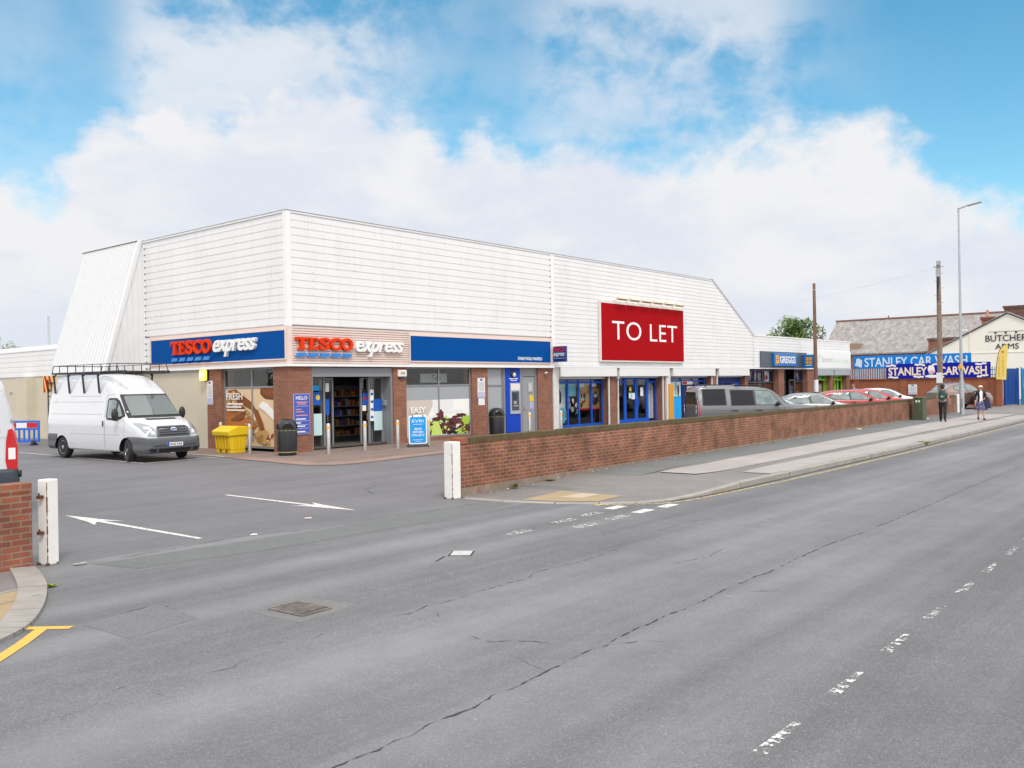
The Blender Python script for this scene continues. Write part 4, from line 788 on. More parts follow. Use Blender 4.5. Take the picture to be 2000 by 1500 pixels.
# inside the store: shelf units seen through the open door and windows
def shelf_unit(x, y, w, label, seed, h=2.1):
    t = thing('shelf_unit', label, 'shelves', (x, y, .115), 0, 'stocked shelves inside the store'); R = random.Random(seed)
    m = MB(); m.box(0, w, .5, .55, 0, h); m.box(-.03, 0, 0, .55, 0, h); m.box(w, w+.03, 0, .55, 0, h); m.box(0, w, 0, .5, 0, .12); m.build('frame', DGREY, t)
    for k in range(5):
        z = .14+k*(h-.2)/5; b = MB(); b.box(0, w, 0, .5, z, z+.03); sf = b.build('shelf', M('shelf_grey', (.30, .30, .29), .5), t); b = MB(); xx = .02
        while xx < w-.12:
            q = R.uniform(.06, .16); b.box(xx, xx+q*.92, R.uniform(.02, .08), .3, z+.032, z+.032+R.uniform(.12, .27), R.randrange(8)); xx += q
        o = b.build('stock', [PM[k2] for k2 in ('crust', 'orange', 'grey', 'purpleblue', 'brown', 'brown', 'tan', 'dark')], sf); o['kind'] = 'stuff'
    return t
shelf_unit(4.3, 3.0, 2.0, 'stocked chiller shelves seen straight through the open store door', 1); shelf_unit(2.4, 4.4, 1.7, 'stocked shelves seen behind the right side light of the door', 2); shelf_unit(7.2, 3.4, 2.8, 'tall stocked shelves behind the salad poster window', 3, 2.6); shelf_unit(.8, 4.8, 1.6, 'stocked shelves deep behind the left side light of the door', 4)
s = thing('ceiling_light', 'long strip light on the ceiling inside the store doorway', 'light', (2.4, 2.4, 2.86)); m = MB(); m.box(-1.2, 1.2, -.1, .1, 0, .06); m.build('housing', LWHITE, s); m = MB(); m.box(-1.15, 1.15, -.08, .08, -.02, 0); m.build('tube', M('strip_light', (1, .9, .7), .4, emit=(1, .82, .55), estr=.9), s)
s = thing('shop_banner', 'pale hanging banner inside the upper window pane', 'banner', (6.9, .9, 2.28)); m = MB(); m.box(0, 1.5, 0, .02, 0, .36); m.build('panel', PM['paper'], s); m = MB(); text_on(m, 'Tob', (.62, 0, .08), FX, FZ, .5, .22, .003); m.build('lettering', PM['black'], s)

# ------------------------------------------------------------------ boundary walls and posts
def bwall(name, label, p0, p1, h, th, mats, cope=True, z=-.05, capz=.105, plinth=False):
    a = Vector(p0); b = Vector(p1); L = (b-a).length; an = math.atan2(b.y-a.y, b.x-a.x)
    w = thing(name, label, 'wall', (a.x, a.y, 0), an); m = MB(); m.box(0, L, 0, th, z, h-capz if cope else h); m.build('brickwork', mats[0], w)
    if cope:
        m = MB(); nB = 9
        R = random.Random(5)
        for i in range(int(L/.9)+1):
            x0 = i*.9; x1 = min(L, x0+.9)
            if x1-x0 < .05: break
            dz = R.uniform(-.006, .006); m.box(x0+.002, x1-.002, -.012+R.uniform(-.004, .004), th+.012, h-capz, h+dz)
        m.build('coping', mats[1], w)
    if plinth:
        m = MB(); m.box(.0, L, -.018, 0, z, .17); m.build('plinth', M('plinth_render', (.22, .17, .135), .9, var=.25, vscale=4, stain=((.25, .12, .07), 3, .55)), w)
    return w
W1 = bwall('boundary_wall', 'long low red brick wall with mossy coping along the pavement', (-5.45, -12.83), (39.2, wall_y(39.2)), 1.13, .23, (BRICKW, BRICKC), plinth=True)
m = MB(); m.box(-.004, .22, -.016, .246, 1.02, 1.136); m.build('end_brick', BRICKO, W1)
W2 = bwall('boundary_wall', 'short low brick wall end beside the white post at the left edge', (-30, -14.2), (-13.47, -13.22), 1.05, .23, (BRICKL, BRICKL), cope=True, capz=.11)
W3 = bwall('boundary_wall', 'low brick wall stub beyond the far car park entrance', (45.9, -10.3), (49.2, -10.2), 1.25, .3, (BRICKW, BRICKC))
PW = M('post_white', (.74, .72, .69), .5, var=.05, stain=((.20, .10, .045), 7, .63)); RUST = M('rust', (.12, .05, .025), .9, var=.3)
def gatepost(label, loc, rz, h=1.08, w=.19, hinge=False):
    t = thing('gate_post', label, 'post', loc, rz, 'white steel posts at the entrances'); m = MB(); m.box(-w/2, w/2, -w/2, w/2, 0, h); m.build('post', PW, t, bevel=.012)
    m = MB(); R = random.Random(3)
    for i in range(22): z = .03+(h-.06)*i/22; m.obox((-w/2+.004, -w/2+.004, z+.02), (R.uniform(.004, .018), R.uniform(.004, .018), (h-.06)/22+.004), rad(45))
    for i in range(14): m.sphere((R.choice([-1, 1])*w*R.uniform(.3, .52), R.choice([-1, 1])*w*R.uniform(.3, .52), .015), R.uniform(.012, .03), None, .02, 0, 6, 4)
    m.build('rust_seam', RUST, t)
    for z in ((h*.38, h*.80) if hinge else ()): m = MB(); m.box(-w/2-.06, -w/2, -.03, .03, z-.02, z+.02); m.tube((-w/2-.045, 0, z+.02), (-w/2-.045, 0, z+.05), .012, 6); m.build('hinge', RUST, t)
    return t
gp = gatepost('rusty white square steel post at the near end of the long brick wall', (-5.66, -12.82, 0), rad(-2), 1.08, .225)
gatepost('white square steel post with hinges at the left wall end', (-13.22, -13.08, 0), rad(16), 1.06, .165, True)
dup(gp, (39.45, -10.62, .1), rad(-40), 'white post at the far end of the long brick wall'); dup(gp, (45.75, -10.25, .1), rad(-40), 'white post at the low wall stub by the far car')
# steel bollards
def bollard(loc, label, h=.98):
    t = thing('bollard', label, 'bollard', loc, 0, 'steel bollards in front of the shops'); m = MB(); m.lathe([(.062, 0), (.062, h-.02), (.05, h), (.0, h+.004)], 16); m.build('post', STEEL, t, smooth=40)
    m = MB(); m.lathe([(.066, h-.17), (.066, h-.10)], 16); m.build('yellow_band', YBAND, t, smooth=40); return t
b0 = bollard((-.37, 3.44, .01), 'steel bollard behind the yellow grit bin beside the brick pier')
for loc, lb in [((-.74, 1.16, .01), 'steel bollard standing right of the yellow grit bin'), ((.45, -1.45, .01), 'steel bollard at the left side of the open store door'), ((2.12, -1.29, .01), 'steel bollard at the right side of the open store door'), ((3.35, -1.58, .012), 'steel bollard left of the blue pavement sign'), ((4.82, -1.60, .014), 'steel bollard right of the blue pavement sign'), ((10.6, -1.6, .03), 'steel bollard in front of the grey service door'), ((12.6, -1.7, .04), 'steel bollard in front of the white column beyond the service door')]: dup(b0, loc, 0, lb)
# litter bins
def bin_(loc, label, bands):
    t = thing('litter_bin', label, 'litter bin', loc, rad(20), 'black litter bins'); m = MB(); m.lathe([(.27, 0), (.285, .03), (.275, .10), (.31, .12), (.325, .78), (.32, .80)], 14); m.build('body', M('bin_black', (.016, .017, .021), .35), t, smooth=35)
    m = MB(); m.lathe([(.33, .80), (.335, .85), (.31, .98), (.24, 1.10), (.13, 1.16), (.0, 1.17)], 20); m.build('hood', M('bin_hood', (.02, .021, .025), .28), t, smooth=50)
    for a in (-90, 90, 0, 180):
        m = MB(); R = Matrix.Rotation(rad(a-50), 4, 'Z'); hr = lambda z: interp([.80, .85, .98, 1.10], [.33, .335, .31, .24], z)+.006; P = []
        for k in range(4):
            for i in range(9): z = .865+.055*k*(1-.45*(abs(i-4)/4)**2.5); q_ = rad((i-4)*10*(1-.12*k)); P.append(R @ Vector((hr(z)*math.cos(q_), hr(z)*math.sin(q_), z)))
        m.add(P, [(k*9+i, k*9+i+1, k*9+10+i, k*9+9+i) for k in range(3) for i in range(8)]); m.build('opening', M('bin_opening', (.003, .003, .003), .9), t)
    for z in bands: m = MB(); m.lathe([(.331 if z > .5 else .315, z), (.331 if z > .5 else .315, z+.022)], 14 if z < .8 else 20); m.build('gold_band', M('band_gold', (.42, .36, .10), .5), t)
    return t
bin_((-.62, -.72, .012), 'black domed litter bin with two yellow bands at the brick corner', (.10, .79)); bin_((10.35, -.05, .03), 'black domed litter bin in front of the grey panel by the cash machine', (.79,))
# yellow grit bin
t = thing('grit_bin', 'yellow plastic grit bin with sloping lid between two bollards', 'grit bin', (-.86, 2.2, .012), rad(90)); m = MB()
m.prism([(-.30, .12), (.30, .12), (.37, .70), (-.37, .62)], 'x', -.50, .50)
for i in range(5):
    x = -.42+i*.21; m.prism([(.30, .14), (.335, .14), (.385, .66), (.36, .66)], 'x', x-.035, x+.035)
for i in range(4): y = -.22+i*.14; m.box(-.515, -.48, y-.03, y+.03, .12, .6); m.box(.48, .515, y-.03, y+.03, .12, .6)
for x in (-.38, 0, .38): m.box(x-.12, x+.12, -.30, .30, 0, .12)
m.build('tub', YEL, t, bevel=.015)
m = MB(); m.prism([(-.42, .60), (.42, .58), (.43, .72), (.40, .76), (.05, .90), (-.34, .88), (-.42, .74)], 'x', -.56, .56); m.build('lid', M('yellow_lid', (.76, .52, .012), .4), t, bevel=.025); t.scale = (.88, .95, 1); t.location.y = 2.08
# pavement sign
t = thing('pavement_sign', 'blue EVRI pavement sign in a white rounded frame', 'sign', (4.12, -1.78, .014), rad(-33)); m = MB(); plate_on(m, (-.33, 0, .10), FX, FZ, rrect(0, .66, 0, 1.0, .07), .05, 0); m.build('frame', LWHITE, t, bevel=.008)
m = MB(); plate_on(m, (-.33, -.05, .10), FX, FZ, rrect(.045, .615, .045, .955, .05), .004, 0); m.build('panel', M('evri_blue', (.01, .30, .74), .35), t)
m = MB(); text_on(m, 'EVRI', (-.2, -.054, .86), FX, FZ, .40, .10, .003, 0, .0)
for i, wd in enumerate(('SEND', 'RETURN', 'COLLECT')): text_on(m, wd, (-.13-.05*min(i, 2), -.054, .60-i*.11), FX, FZ, .26+.1*min(i, 2), .072, .003, 0, .02)
m.box(-.17, .17, -.056, -.053, .79, .803); m.box(-.18, .18, -.056, -.053, .25, .262); m.box(-.10, .10, -.056, -.053, .20, .21); m.build('lettering', LWHITE, t)
m = MB(); m.prism([(-.38, 0), (.38, 0), (.34, .07), (.26, .105), (-.26, .105), (-.34, .07)], 'y', -.20, .20); m.build('base', DGREY, t, bevel=.01)
m = MB(); m.box(-.2, -.17, -.06, .02, 1.05, 1.12); m.box(.17, .2, -.06, .02, 1.05, 1.12); m.build('clip', BLACK, t)
# drain cover, inspection cover, scraps
t = thing('drain_grate', 'rusty iron gully grate set in the road near the kerb', 'drain cover', (-12.76, -17.56, 0), rad(3)); m = MB(); m.box(-.25, .25, -.27, .27, .001, .005); m.build('pit', M('pit_black', (.006, .006, .006), .95), t); m = MB()
GR = M('grate_iron', (.21, .18, .165), .7, .3, var=.3, vscale=9)
for i in range(9): x = -.2+i*.05; m.obox((x, .12, .013), (.019, .20, .018), rad(12)); m.obox((x, -.12, .013), (.019, .20, .018), rad(12))
m.box(-.25, -.225, -.27, .27, .004, .018); m.box(.225, .25, -.27, .27, .004, .018); m.box(-.225, .225, -.012, .012, .004, .02); m.box(-.225, .225, -.27, -.25, .004, .018); m.box(-.225, .225, .25, .27, .004, .018); m.build('bars', GR, t); t.scale = (.74, .92, 1)
struct(MB().strip([(-13.1, -17.6), (-12.75, -17.58), (-12.35, -17.5)], .72, .0015).build('road_patch', asphalt_mat('drain_patch', .163, 0, 0, .3, (1, .99, .97), .1)))
t = thing('inspection_cover', 'small pale square inspection cover broken out of the tarmac', 'cover', (-9.72, -16.85, 0), rad(35)); m = MB(); m.add([(-.17, -.15, .004), (.17, -.155, .004), (.18, .14, .004), (-.17, .155, .004)], [(0, 1, 2, 3)], 1); m.add([(-.20, .17, .004), (-.20, .20, .004), (-.52, .25, .004), (-.50, .22, .004)], [(0, 1, 2, 3)], 1); m.box(-.14, .15, -.13, .12, .004, .009, 0); m.build('cover', [M('pale_slab2', (.46, .46, .455), .8, var=.15, vscale=9), CRACK], t)
def scrap(loc, label, r_, col, sd, name='litter'):
    m = MB(); R = random.Random(sd); m.sphere((0, 0, r_*.12), r_, r_*.8, r_*.18, 0, 9, 6); m.v = [(x*R.uniform(.7, 1.2), y*R.uniform(.7, 1.2), max(0, z*R.uniform(.6, 1.2))) for x, y, z in m.v]; o = m.build(name, M('litter_%s' % sd, col, .7, var=.3, vscale=30)); o.location = loc; return tag(o, label, 'litter', 'scraps of litter')
scrap((-8.92, -12.66, .004), 'crumpled pale wrapper on the tarmac below the white arrow', .07, (.55, .45, .45), 1)
scrap((-10.42, -13.34, .004), 'flat white scrap beside the tarmac seam', .06, (.75, .75, .75), 2); scrap((-13.0, -13.45, .004), 'flat grey scrap by the left white post', .08, (.30, .27, .25), 3); scrap((29.8, -11.62, .11), 'white scraps at the foot of the wall beside the green cabinet', .12, (.75, .74, .72), 4); scrap((19.0, -11.95, .11), 'buff scrap on the pavement along the long wall', .16, (.55, .42, .25), 5)
R = random.Random(9); m = MB()
for i in range(150):
    x = R.uniform(-4.8, 26); y = wall_y(x)-.03-.12*R.random()**2; m.sphere((x, y, hp(x)+.006), R.uniform(.006, .022), None, R.uniform(.005, .014), R.randrange(3), 5, 3)
o = m.build('wall_foot_debris', [PM['white'], PM['tan'], M('debris_brown', (.12, .07, .045), .9)]); o['kind'] = 'stuff'
LEAFW = M('weed_green', (.105, .125, .035), .7, var=.3, vscale=20); LEAFY = M('weed_bright', (.22, .30, .02), .7, var=.3, vscale=20)
def weed(loc, label, r_, n_, h_, mt, sd):
    R = random.Random(sd); m = MB()
    for i in range(n_):
        a = R.uniform(0, 6.283); l = r_*R.uniform(.5, 1.2); p = Vector((R.uniform(-.3, .3)*r_, R.uniform(-.3, .3)*r_, 0)); q = p+Vector((math.cos(a)*l, math.sin(a)*l, h_*R.uniform(.2, 1))); mid = (p+q)/2+Vector((0, 0, h_*.3)); s_ = Vector((-math.sin(a), math.cos(a), 0))*l*.16
        m.add([p, mid+s_, q, mid-s_], [(0, 1, 2, 3)])
    o = m.build('weed', mt); o.location = loc; return tag(o, label, 'weed', 'weeds in the kerbs and wall foot')
weed((-13.80, -14.50, .0), 'bright green weed against the rounded left kerb', .07, 26, .05, LEAFY, 1); weed((-3.9, -12.90, .02), 'small brown green weed at the wall foot near the white post', .09, 40, .11, LEAFW, 2); weed((-2.6, -12.80, .05), 'low mossy weed at the wall foot further along', .12, 40, .04, LEAFW, 3); weed((12.6, -16.28, .06), 'bright green tuft growing in the far kerb joint', .2, 40, .08, LEAFY, 4); weed((10.2, -12.2, .1), 'tiny green weed at the middle of the long wall foot', .10, 24, .06, LEAFY, 5)
# plastic barriers beside the van
def barrier(loc, rz, label):
    t = thing('plastic_barrier', label, 'barrier', loc, rz, 'blue plastic barriers'); BB = M('barrier_blue', (.015, .12, .55), .4); m = MB(); w_, h_ = 1.9, 1.0
    m.box(-w_/2, w_/2, -.03, .03, .12, .22); m.box(-w_/2, w_/2, -.03, .03, h_-.08, h_); m.box(-w_/2, -w_/2+.08, -.029, .029, .22, h_-.08); m.box(w_/2-.08, w_/2, -.029, .029, .22, h_-.08); m.box(-w_/2, w_/2, -.028, .028, .62, .70)
    for i in range(8): x = -w_/2+.2+i*.205; m.box(x, x+.07, -.027, .027, .22, .62)
    m.build('frame', BB, t, bevel=.01); m = MB()
    for i in range(4): x = -w_/2+.1+i*.43; m.box(x, x+.43, -.035, -.028, .71, .91, i % 2)
    m.build('reflective_board', [PM['paper'], PM['red']], t)
    for x in (-.7, .7): m = MB(); m.prism([(-.26, 0), (.26, 0), (.08, .10), (.05, .2), (-.05, .2), (-.08, .10)], 'x', x-.06, x+.06); m.build('foot', BLACK, t)
    return t
barrier((-2.9, 14.2, 0), rad(-52), 'blue plastic barrier with red and white board behind the van'); barrier((-1.5, 11.8, 0), rad(-75), 'blue plastic barrier partly hidden behind the van ladder')

# ------------------------------------------------------------------ vehicles
def pchip(xs, ys, x):
    n = len(xs)
    if x <= xs[0]: return ys[0]
    if x >= xs[-1]: return ys[-1]
    d = [(ys[i+1]-ys[i])/(xs[i+1]-xs[i]) for i in range(n-1)]
    def sl(i):
        if i == 0: return d[0]
        if i == n-1: return d[-1]
        return 0 if d[i-1]*d[i] <= 0 else 2*d[i-1]*d[i]/(d[i-1]+d[i])
    for i in range(n-1):
        if x <= xs[i+1]:
            h = xs[i+1]-xs[i]; t = (x-xs[i])/h; return (2*t**3-3*t*t+1)*ys[i]+(t**3-2*t*t+t)*h*sl(i)+(-2*t**3+3*t*t)*ys[i+1]+(t**3-t*t)*h*sl(i+1)
def ring(zb, hwl, zbelt, hwb, ztop, hwt, r_, crown):
    zbelt = min(zbelt, ztop-.12); r_ = min(r_, (ztop-zbelt)*.6, hwt*.5); P = [(0, zb), (.6*hwl, zb), (hwl-.07, zb), (hwl-.015, zb+.04), (hwl, zb+.10)]
    P += [(hwl+(hwb-hwl)*.5+.008, zb+(zbelt-zb)*.45), (hwb+.004, zb+(zbelt-zb)*.75), (hwb, zbelt-.03), (hwb-.012, zbelt+.02)]
    x1, z1, x2, z2 = hwb-.012, zbelt+.02, hwt, ztop-r_
    for k in (.33, .66): P.append((x1+(x2-x1)*k+.012*math.sin(k*3.14), z1+(z2-z1)*k))
    for k in range(5): a = rad(90*k/4); P.append((hwt-r_+r_*math.cos(a), ztop-r_+r_*math.sin(a)))
    P += [((hwt-r_)*.55, ztop+crown*.7), (0, ztop+crown)]; return P
def loft(st, L, nst=46, crown=.03):
    """st rows: distance from the front, zb, hwl, zbelt, hwb, ztop, hwt, corner radius; the vehicle points along +X"""
    xs = [q[0] for q in st]; K = [xs[0]]
    for x in sorted([xs[0]+(xs[-1]-xs[0])*i/nst for i in range(nst+1)]+xs):
        if x-K[-1] > .012 or x == xs[-1] and x-K[-1] > 1e-4: K.append(x)
    v = []; fs = []; n = 0
    for x in K:
        h = ring(*[pchip(xs, [q[j] for q in st], x) for j in range(1, 8)], crown); full_ = h+[(-y, z) for y, z in h[-2:0:-1]]; n = len(full_); v += [(L/2-x, y, z) for y, z in full_]
    m = len(K)
    fs = [(i*n+j, i*n+(j+1) % n, (i+1)*n+(j+1) % n, (i+1)*n+j) for i in range(m-1) for j in range(n)]+[tuple(range(n)), tuple(range((m-1)*n, m*n))[::-1]]
    return v, fs
def cut_arches(o, wheels, rr, w):
    """cut the wheel arches out of a closed body"""
    m = MB()
    for x, y in wheels: m.tube((x, y*1.35, rr*.96), (x, y*.55, rr*.96), rr*1.17, 28)
    c = m.build('c', BLACK, o.parent); bo = o.modifiers.new('b', 'BOOLEAN'); bo.object = c; bo.operation = 'DIFFERENCE'; bo.solver = 'EXACT'; bo.material_mode = 'TRANSFER'
    dg = bpy.context.evaluated_depsgraph_get(); me = bpy.data.meshes.new_from_object(o.evaluated_get(dg)); o.modifiers.clear(); old = o.data; o.data = me; bpy.data.meshes.remove(old); cm = c.data; bpy.data.objects.remove(c); bpy.data.meshes.remove(cm)
    for p in me.polygons: p.use_smooth = True
    me.set_sharp_from_angle(angle=rad(32))
def decal(tree, outline, ax, off=.005, step=.09, m=0, mb=None, sign_=1):
    """a piece of glass or trim that follows the body: an outline in the view along ax, laid onto the surface"""
    mb = mb or MB(); pts = [Vector(p) for p in outline]; n = len(pts); P = []
    for i, p in enumerate(pts):
        q = pts[(i+1) % n]; k = max(1, int((q-p).length/step)); P += [p+(q-p)*j/k for j in range(k)]
    nb = len(P); x0, x1 = min(p.x for p in P), max(p.x for p in P); y0, y1 = min(p.y for p in P), max(p.y for p in P)
    def inside(a, b):
        c = False
        for i in range(n):
            p, q = pts[i], pts[(i+1) % n]
            if (p.y > b) != (q.y > b) and a < (q.x-p.x)*(b-p.y)/(q.y-p.y)+p.x: c = not c
        return c
    yy = y0+step*.5
    while yy < y1:
        xx = x0+step*.5
        while xx < x1:
            if inside(xx, yy): P.append(Vector((xx, yy)))
            xx += step
        yy += step
    vv, _, ff, *_r = delaunay_2d_cdt(P, [(i, (i+1) % nb) for i in range(nb)], [], 1, 1e-6)
    V = []
    for p in vv:
        if ax == 'y': o = Vector((p.x, 6*sign_, p.y)); d = Vector((0, -sign_, 0))
        elif ax == 'x': o = Vector((8*sign_, p.x, p.y)); d = Vector((-sign_, 0, 0))
        else: o = Vector((p.x, p.y, 6)); d = Vector((0, 0, -1))
        h = tree.ray_cast(o, d)
        if h[0] is None: h = tree.find_nearest(o+d*(5 if ax == 'y' else 6)); 
        nn = h[1]; nn = nn if nn.dot(d) < 0 else -nn; V.append(h[0]+nn*off)
    mb.add(V, ff, m); return mb
def line_poly(pts, w):
    """outline of a thin line"""
    A = offs(pts, w/2); Bp = offs(pts, -w/2); return A+Bp[::-1]
VGLASS = M('windscreen_glass', (.10, .125, .125), .03, 0, 1.0, coat=1.0); RUBBER = M('tyre_rubber', (.014, .014, .015), .75); ALLOY = M('alloy_wheel', (.50, .50, .51), .32, .8); LAMPC = M('lamp_clear', (.33, .345, .36), .1, .3, coat=.6); LAMPR = M('lamp_red', (.50, .006, .008), .15, coat=.7); CHROME = M('chrome', (.72, .73, .74), .12, 1.0); TRIM = M('trim_black', (.018, .018, .02), .5); PLATEW = M('plate_white', (.78, .78, .77), .4); PLATEY = M('plate_yellow', (.72, .55, .04), .4)
def wheel(par, x, y, rr, w, steer=0, spokes=6, dup_of=None):
    t = MB(); s = 1 if y > 0 else -1; R_ = rr
    t.lathe([(R_*.62, -w/2+.02), (R_*.66, -w/2), (R_*.93, -w/2), (R_, -w/2+.035), (R_, w/2-.035), (R_*.93, w/2), (R_*.66, w/2), (R_*.62, w/2-.02)], 32, ax='y'); o = t.build('wheel', RUBBER, par, smooth=40); o.location = (x, y, rr); o.rotation_euler.z = steer
    t = MB(); e = s*(w/2-.025); t.lathe([(R_*.63, e-s*.03), (R_*.66, e+s*.012), (R_*.60, e+s*.012), (R_*.57, e-s*.03)], 32, ax='y')
    for i in range(spokes):
        a = 2*math.pi*i/spokes; d = Vector((math.cos(a), 0, math.sin(a))); q = Vector((-d.z, 0, d.x)); p0, p1 = d*R_*.13, d*R_*.60; A = .05*R_/.33; b_ = .032*R_/.33; yo = Vector((0, e, 0)); yi = Vector((0, e-s*.03, 0))
        t.add([p0+q*A+yo, p0-q*A+yo, p1-q*b_+yo, p1+q*b_+yo, p0+q*A+yi, p0-q*A+yi, p1-q*b_+yi, p1+q*b_+yi], [(0, 1, 2, 3), (0, 4, 5, 1), (1, 5, 6, 2), (2, 6, 7, 3), (3, 7, 4, 0)])
    t.lathe([(R_*.17, e-s*.03), (R_*.17, e+s*.015), (R_*.06, e+s*.02)], 14, ax='y'); t.build('rim', ALLOY, o, smooth=40)
    t = MB(); t.lathe([(R_*.60, e-s*.045), (R_*.0+.001, e-s*.04)], 24, ax='y'); t.build('brake_disc', M('disc_dark', (.05, .05, .05), .6), o); return o
def paint(name, col, metal=.0, rough=.3): return M('paint_'+name, col, rough, metal, coat=.7, var=.03, stain=(tuple(c*.72 for c in col), 3.2, .60))
def shell(name, st, L, mat, par, wheels=None, rr=.33, crown=.03, nst=46):
    v, fs = loft(st, L, nst, crown); m = MB(); m.add(v, fs); o = m.build(name, [mat, BLACK], par, smooth=32)
    tree = BVHTree.FromPolygons([Vector(p) for p in v], fs)
    if wheels: cut_arches(o, wheels, rr, .3)
    return o, tree
def put(mb, name, mat, par, smooth=50): return mb.build(name, mat, par, smooth=smooth)
def both(tree, poly, off=.005, step=.09):
    mb = MB()
    for s in (1, -1): decal(tree, poly, 'y', off, step, 0, mb, s)
    return mb
def on_front(L, P): return [(L/2-f_, z) for f_, z in P]

# --- white high-roof van parked nose out by the store
def panel_van(label, loc, rz, L=5.68, tall=2.58, front=True):
    t = thing('panel_van', label, 'van', loc, rz); WP = paint('van_white', (.60, .61, .635), 0, .28); k = tall/2.58
    st = [(0, .45, .70, .62, .72, .80, .60, .06), (.05, .36, .84, .74, .85, .96, .73, .08), (.22, .31, .93, .88, .93, 1.07, .82, .10), (.55, .29, .97, 1.02, .965, 1.21, .86, .11), (.82, .29, .98, 1.12, .975, 1.30, .87, .11), (1.05, .29, .985, 1.22, .98, 1.50, .86, .13), (1.35, .29, .985, 1.28, .98, 1.78, .84, .15),
          (1.66, .29, .985, 1.30, .98, 2.03*k, .825, .18), (1.95, .29, .985, 1.30, .98, 2.25*k, .815, .22), (2.25, .29, .985, 1.30, .98, 2.41*k, .81, .24), (2.6, .29, .985, 1.30, .98, 2.51*k, .805, .24), (3.1, .29, .985, 1.30, .98, 2.55*k, .80, .22), (5.0, .30, .985, 1.30, .98, 2.54*k, .80, .22), (5.5, .32, .98, 1.30, .97, 2.50*k, .80, .22), (L, .36, .95, 1.30, .94, 2.38*k, .79, .2)]
    rr = .345; wx = [L/2-.94, L/2-4.72]; wl = [(x, s*.86) for x in wx for s in (1, -1)]
    body, tr = shell('body', st, L, WP, t, wl, rr, .035, 60)
    for x in wx:
        for s in (1, -1): wheel(t, x, s*.865, rr, .21, rad(-16) if x > 0 else 0, 7)
    F = lambda P: on_front(L, P)
    ws = put(decal(tr, [(-.80, 1.37), (.80, 1.37), (.72, 1.93), (.66, 1.97), (-.66, 1.97), (-.72, 1.93)], 'x', .026, .06), 'windscreen', VGLASS, t)
    m = decal(tr, [(-.875, 1.31), (.875, 1.31), (.775, 2.02), (-.775, 2.02)], 'x', .014, .06); put(m, 'windscreen_surround', TRIM, t)
    m = MB()
    for y in (-.35, .35): m.tube((L/2-.90, y, 1.37), (L/2-.98, y+.42, 1.43), .012, 6)
    m.build('wiper', BLACK, t)
    for s in (1, -1):
        g_ = decal(tr, F([(1.10, 1.36), (1.42, 1.22), (2.02, 1.26), (2.08, 1.36), (2.08, 1.86), (2.02, 1.92), (1.68, 1.92), (1.52, 1.84)]), 'y', .004, .10, 0, None, s); put(g_, 'window_surround', TRIM, t)
        g_ = MB(); decal(tr, F([(1.60, 1.30), (2.0, 1.32), (2.02, 1.85), (1.72, 1.87), (1.60, 1.78)]), 'y', .010, .10, 0, g_, s); decal(tr, F([(1.22, 1.38), (1.52, 1.30), (1.52, 1.74)]), 'y', .010, .10, 0, g_, s); put(g_, 'side_window', CGLASS, t)
        m = MB(); y = s*1.14; m.sphere((L/2-1.28, y, 1.42), .07, .11, .19, 0, 12, 8); m.tube((L/2-1.30, s*.95, 1.32), (L/2-1.28, y, 1.36), .03); put(m, 'mirror', TRIM, t)
        m = MB(); decal(tr, F([(2.20, 1.05), (2.26, 1.05), (2.26, 1.22), (2.20, 1.22)]), 'y', .02, .1, 0, m, s); put(m, 'door_handle', TRIM, t)
        m = MB()
        for ln in ([(2.12, .42), (2.12, 2.0)], [(2.16, .42), (2.16, 2.02)], [(1.05, .75), (1.05, 1.2)], [(2.16, 2.02), (1.5, 2.02)], [(2.5, 1.98), (4.3, 1.98)], [(2.3, 1.42), (5.5, 1.42)], [(1.3, .80), (4.2, .80)], [(2.3, 1.80), (5.45, 1.80)]): decal(tr, line_poly(F(ln), .011), 'y', .0025, .15, 0, m, s)
        put(m, 'door_seam', M('seam_grey', (.30, .30, .31), .7), t)
        m = MB(); decal(tr, [(s*.56, .775), (s*.82, .775), (s*.895, .92), (s*.90, 1.15), (s*.80, 1.16), (s*.66, 1.09), (s*.57, .95)], 'x', .014, .06, 0, m, 1); put(m, 'headlight', LAMPC, t)
        m = MB(); decal(tr, [(s*.60, .83), (s*.72, .83), (s*.74, .93), (s*.62, .93)], 'x', .017, .05, 0, m, 1); decal(tr, [(s*.70, .96), (s*.83, .97), (s*.83, 1.06), (s*.70, 1.04)], 'x', .017, .05, 0, m, 1); put(m, 'reflector', CHROME, t)
    GP = M('van_bumper_grey', (.085, .09, .10), .5)
    bst = [(-.07, .40, .70, .5, .70, .66, .68, .04), (-.02, .30, .84, .5, .85, .71, .82, .05), (.12, .25, .95, .5, .96, .74, .94, .03), (.40, .25, 1.0, .5, 1.01, .76, 1.0, .02), (.88, .27, 1.005, .5, 1.012, .76, 1.003, .01)]
    bo, bt = shell('front_bumper', bst, L, GP, t, wl[:2], rr, .0, 14)
    m = decal(bt, [(-.50, .30), (.50, .30), (.56, .40), (-.56, .40)], 'x', .006, .1); decal(bt, [(-.84, .32), (-.62, .31), (-.60, .40), (-.82, .41)], 'x', .006, .08, 0, m); decal(bt, [(.84, .32), (.62, .31), (.60, .40), (.82, .41)], 'x', .006, .08, 0, m); put(m, 'air_intake', BLACK, bo)
    gm_ = decal(tr, [(-.56, .74), (.56, .74), (.54, 1.0), (.46, 1.06), (-.46, 1.06), (-.54, 1.0)], 'x', .012, .08); go = put(gm_, 'grille', GP, t)
    m = MB()
    for z in (.79, .86, .93, .99): decal(tr, [(-.46, z), (.46, z), (.46, z+.032), (-.46, z+.032)], 'x', .018, .09, 0, m)
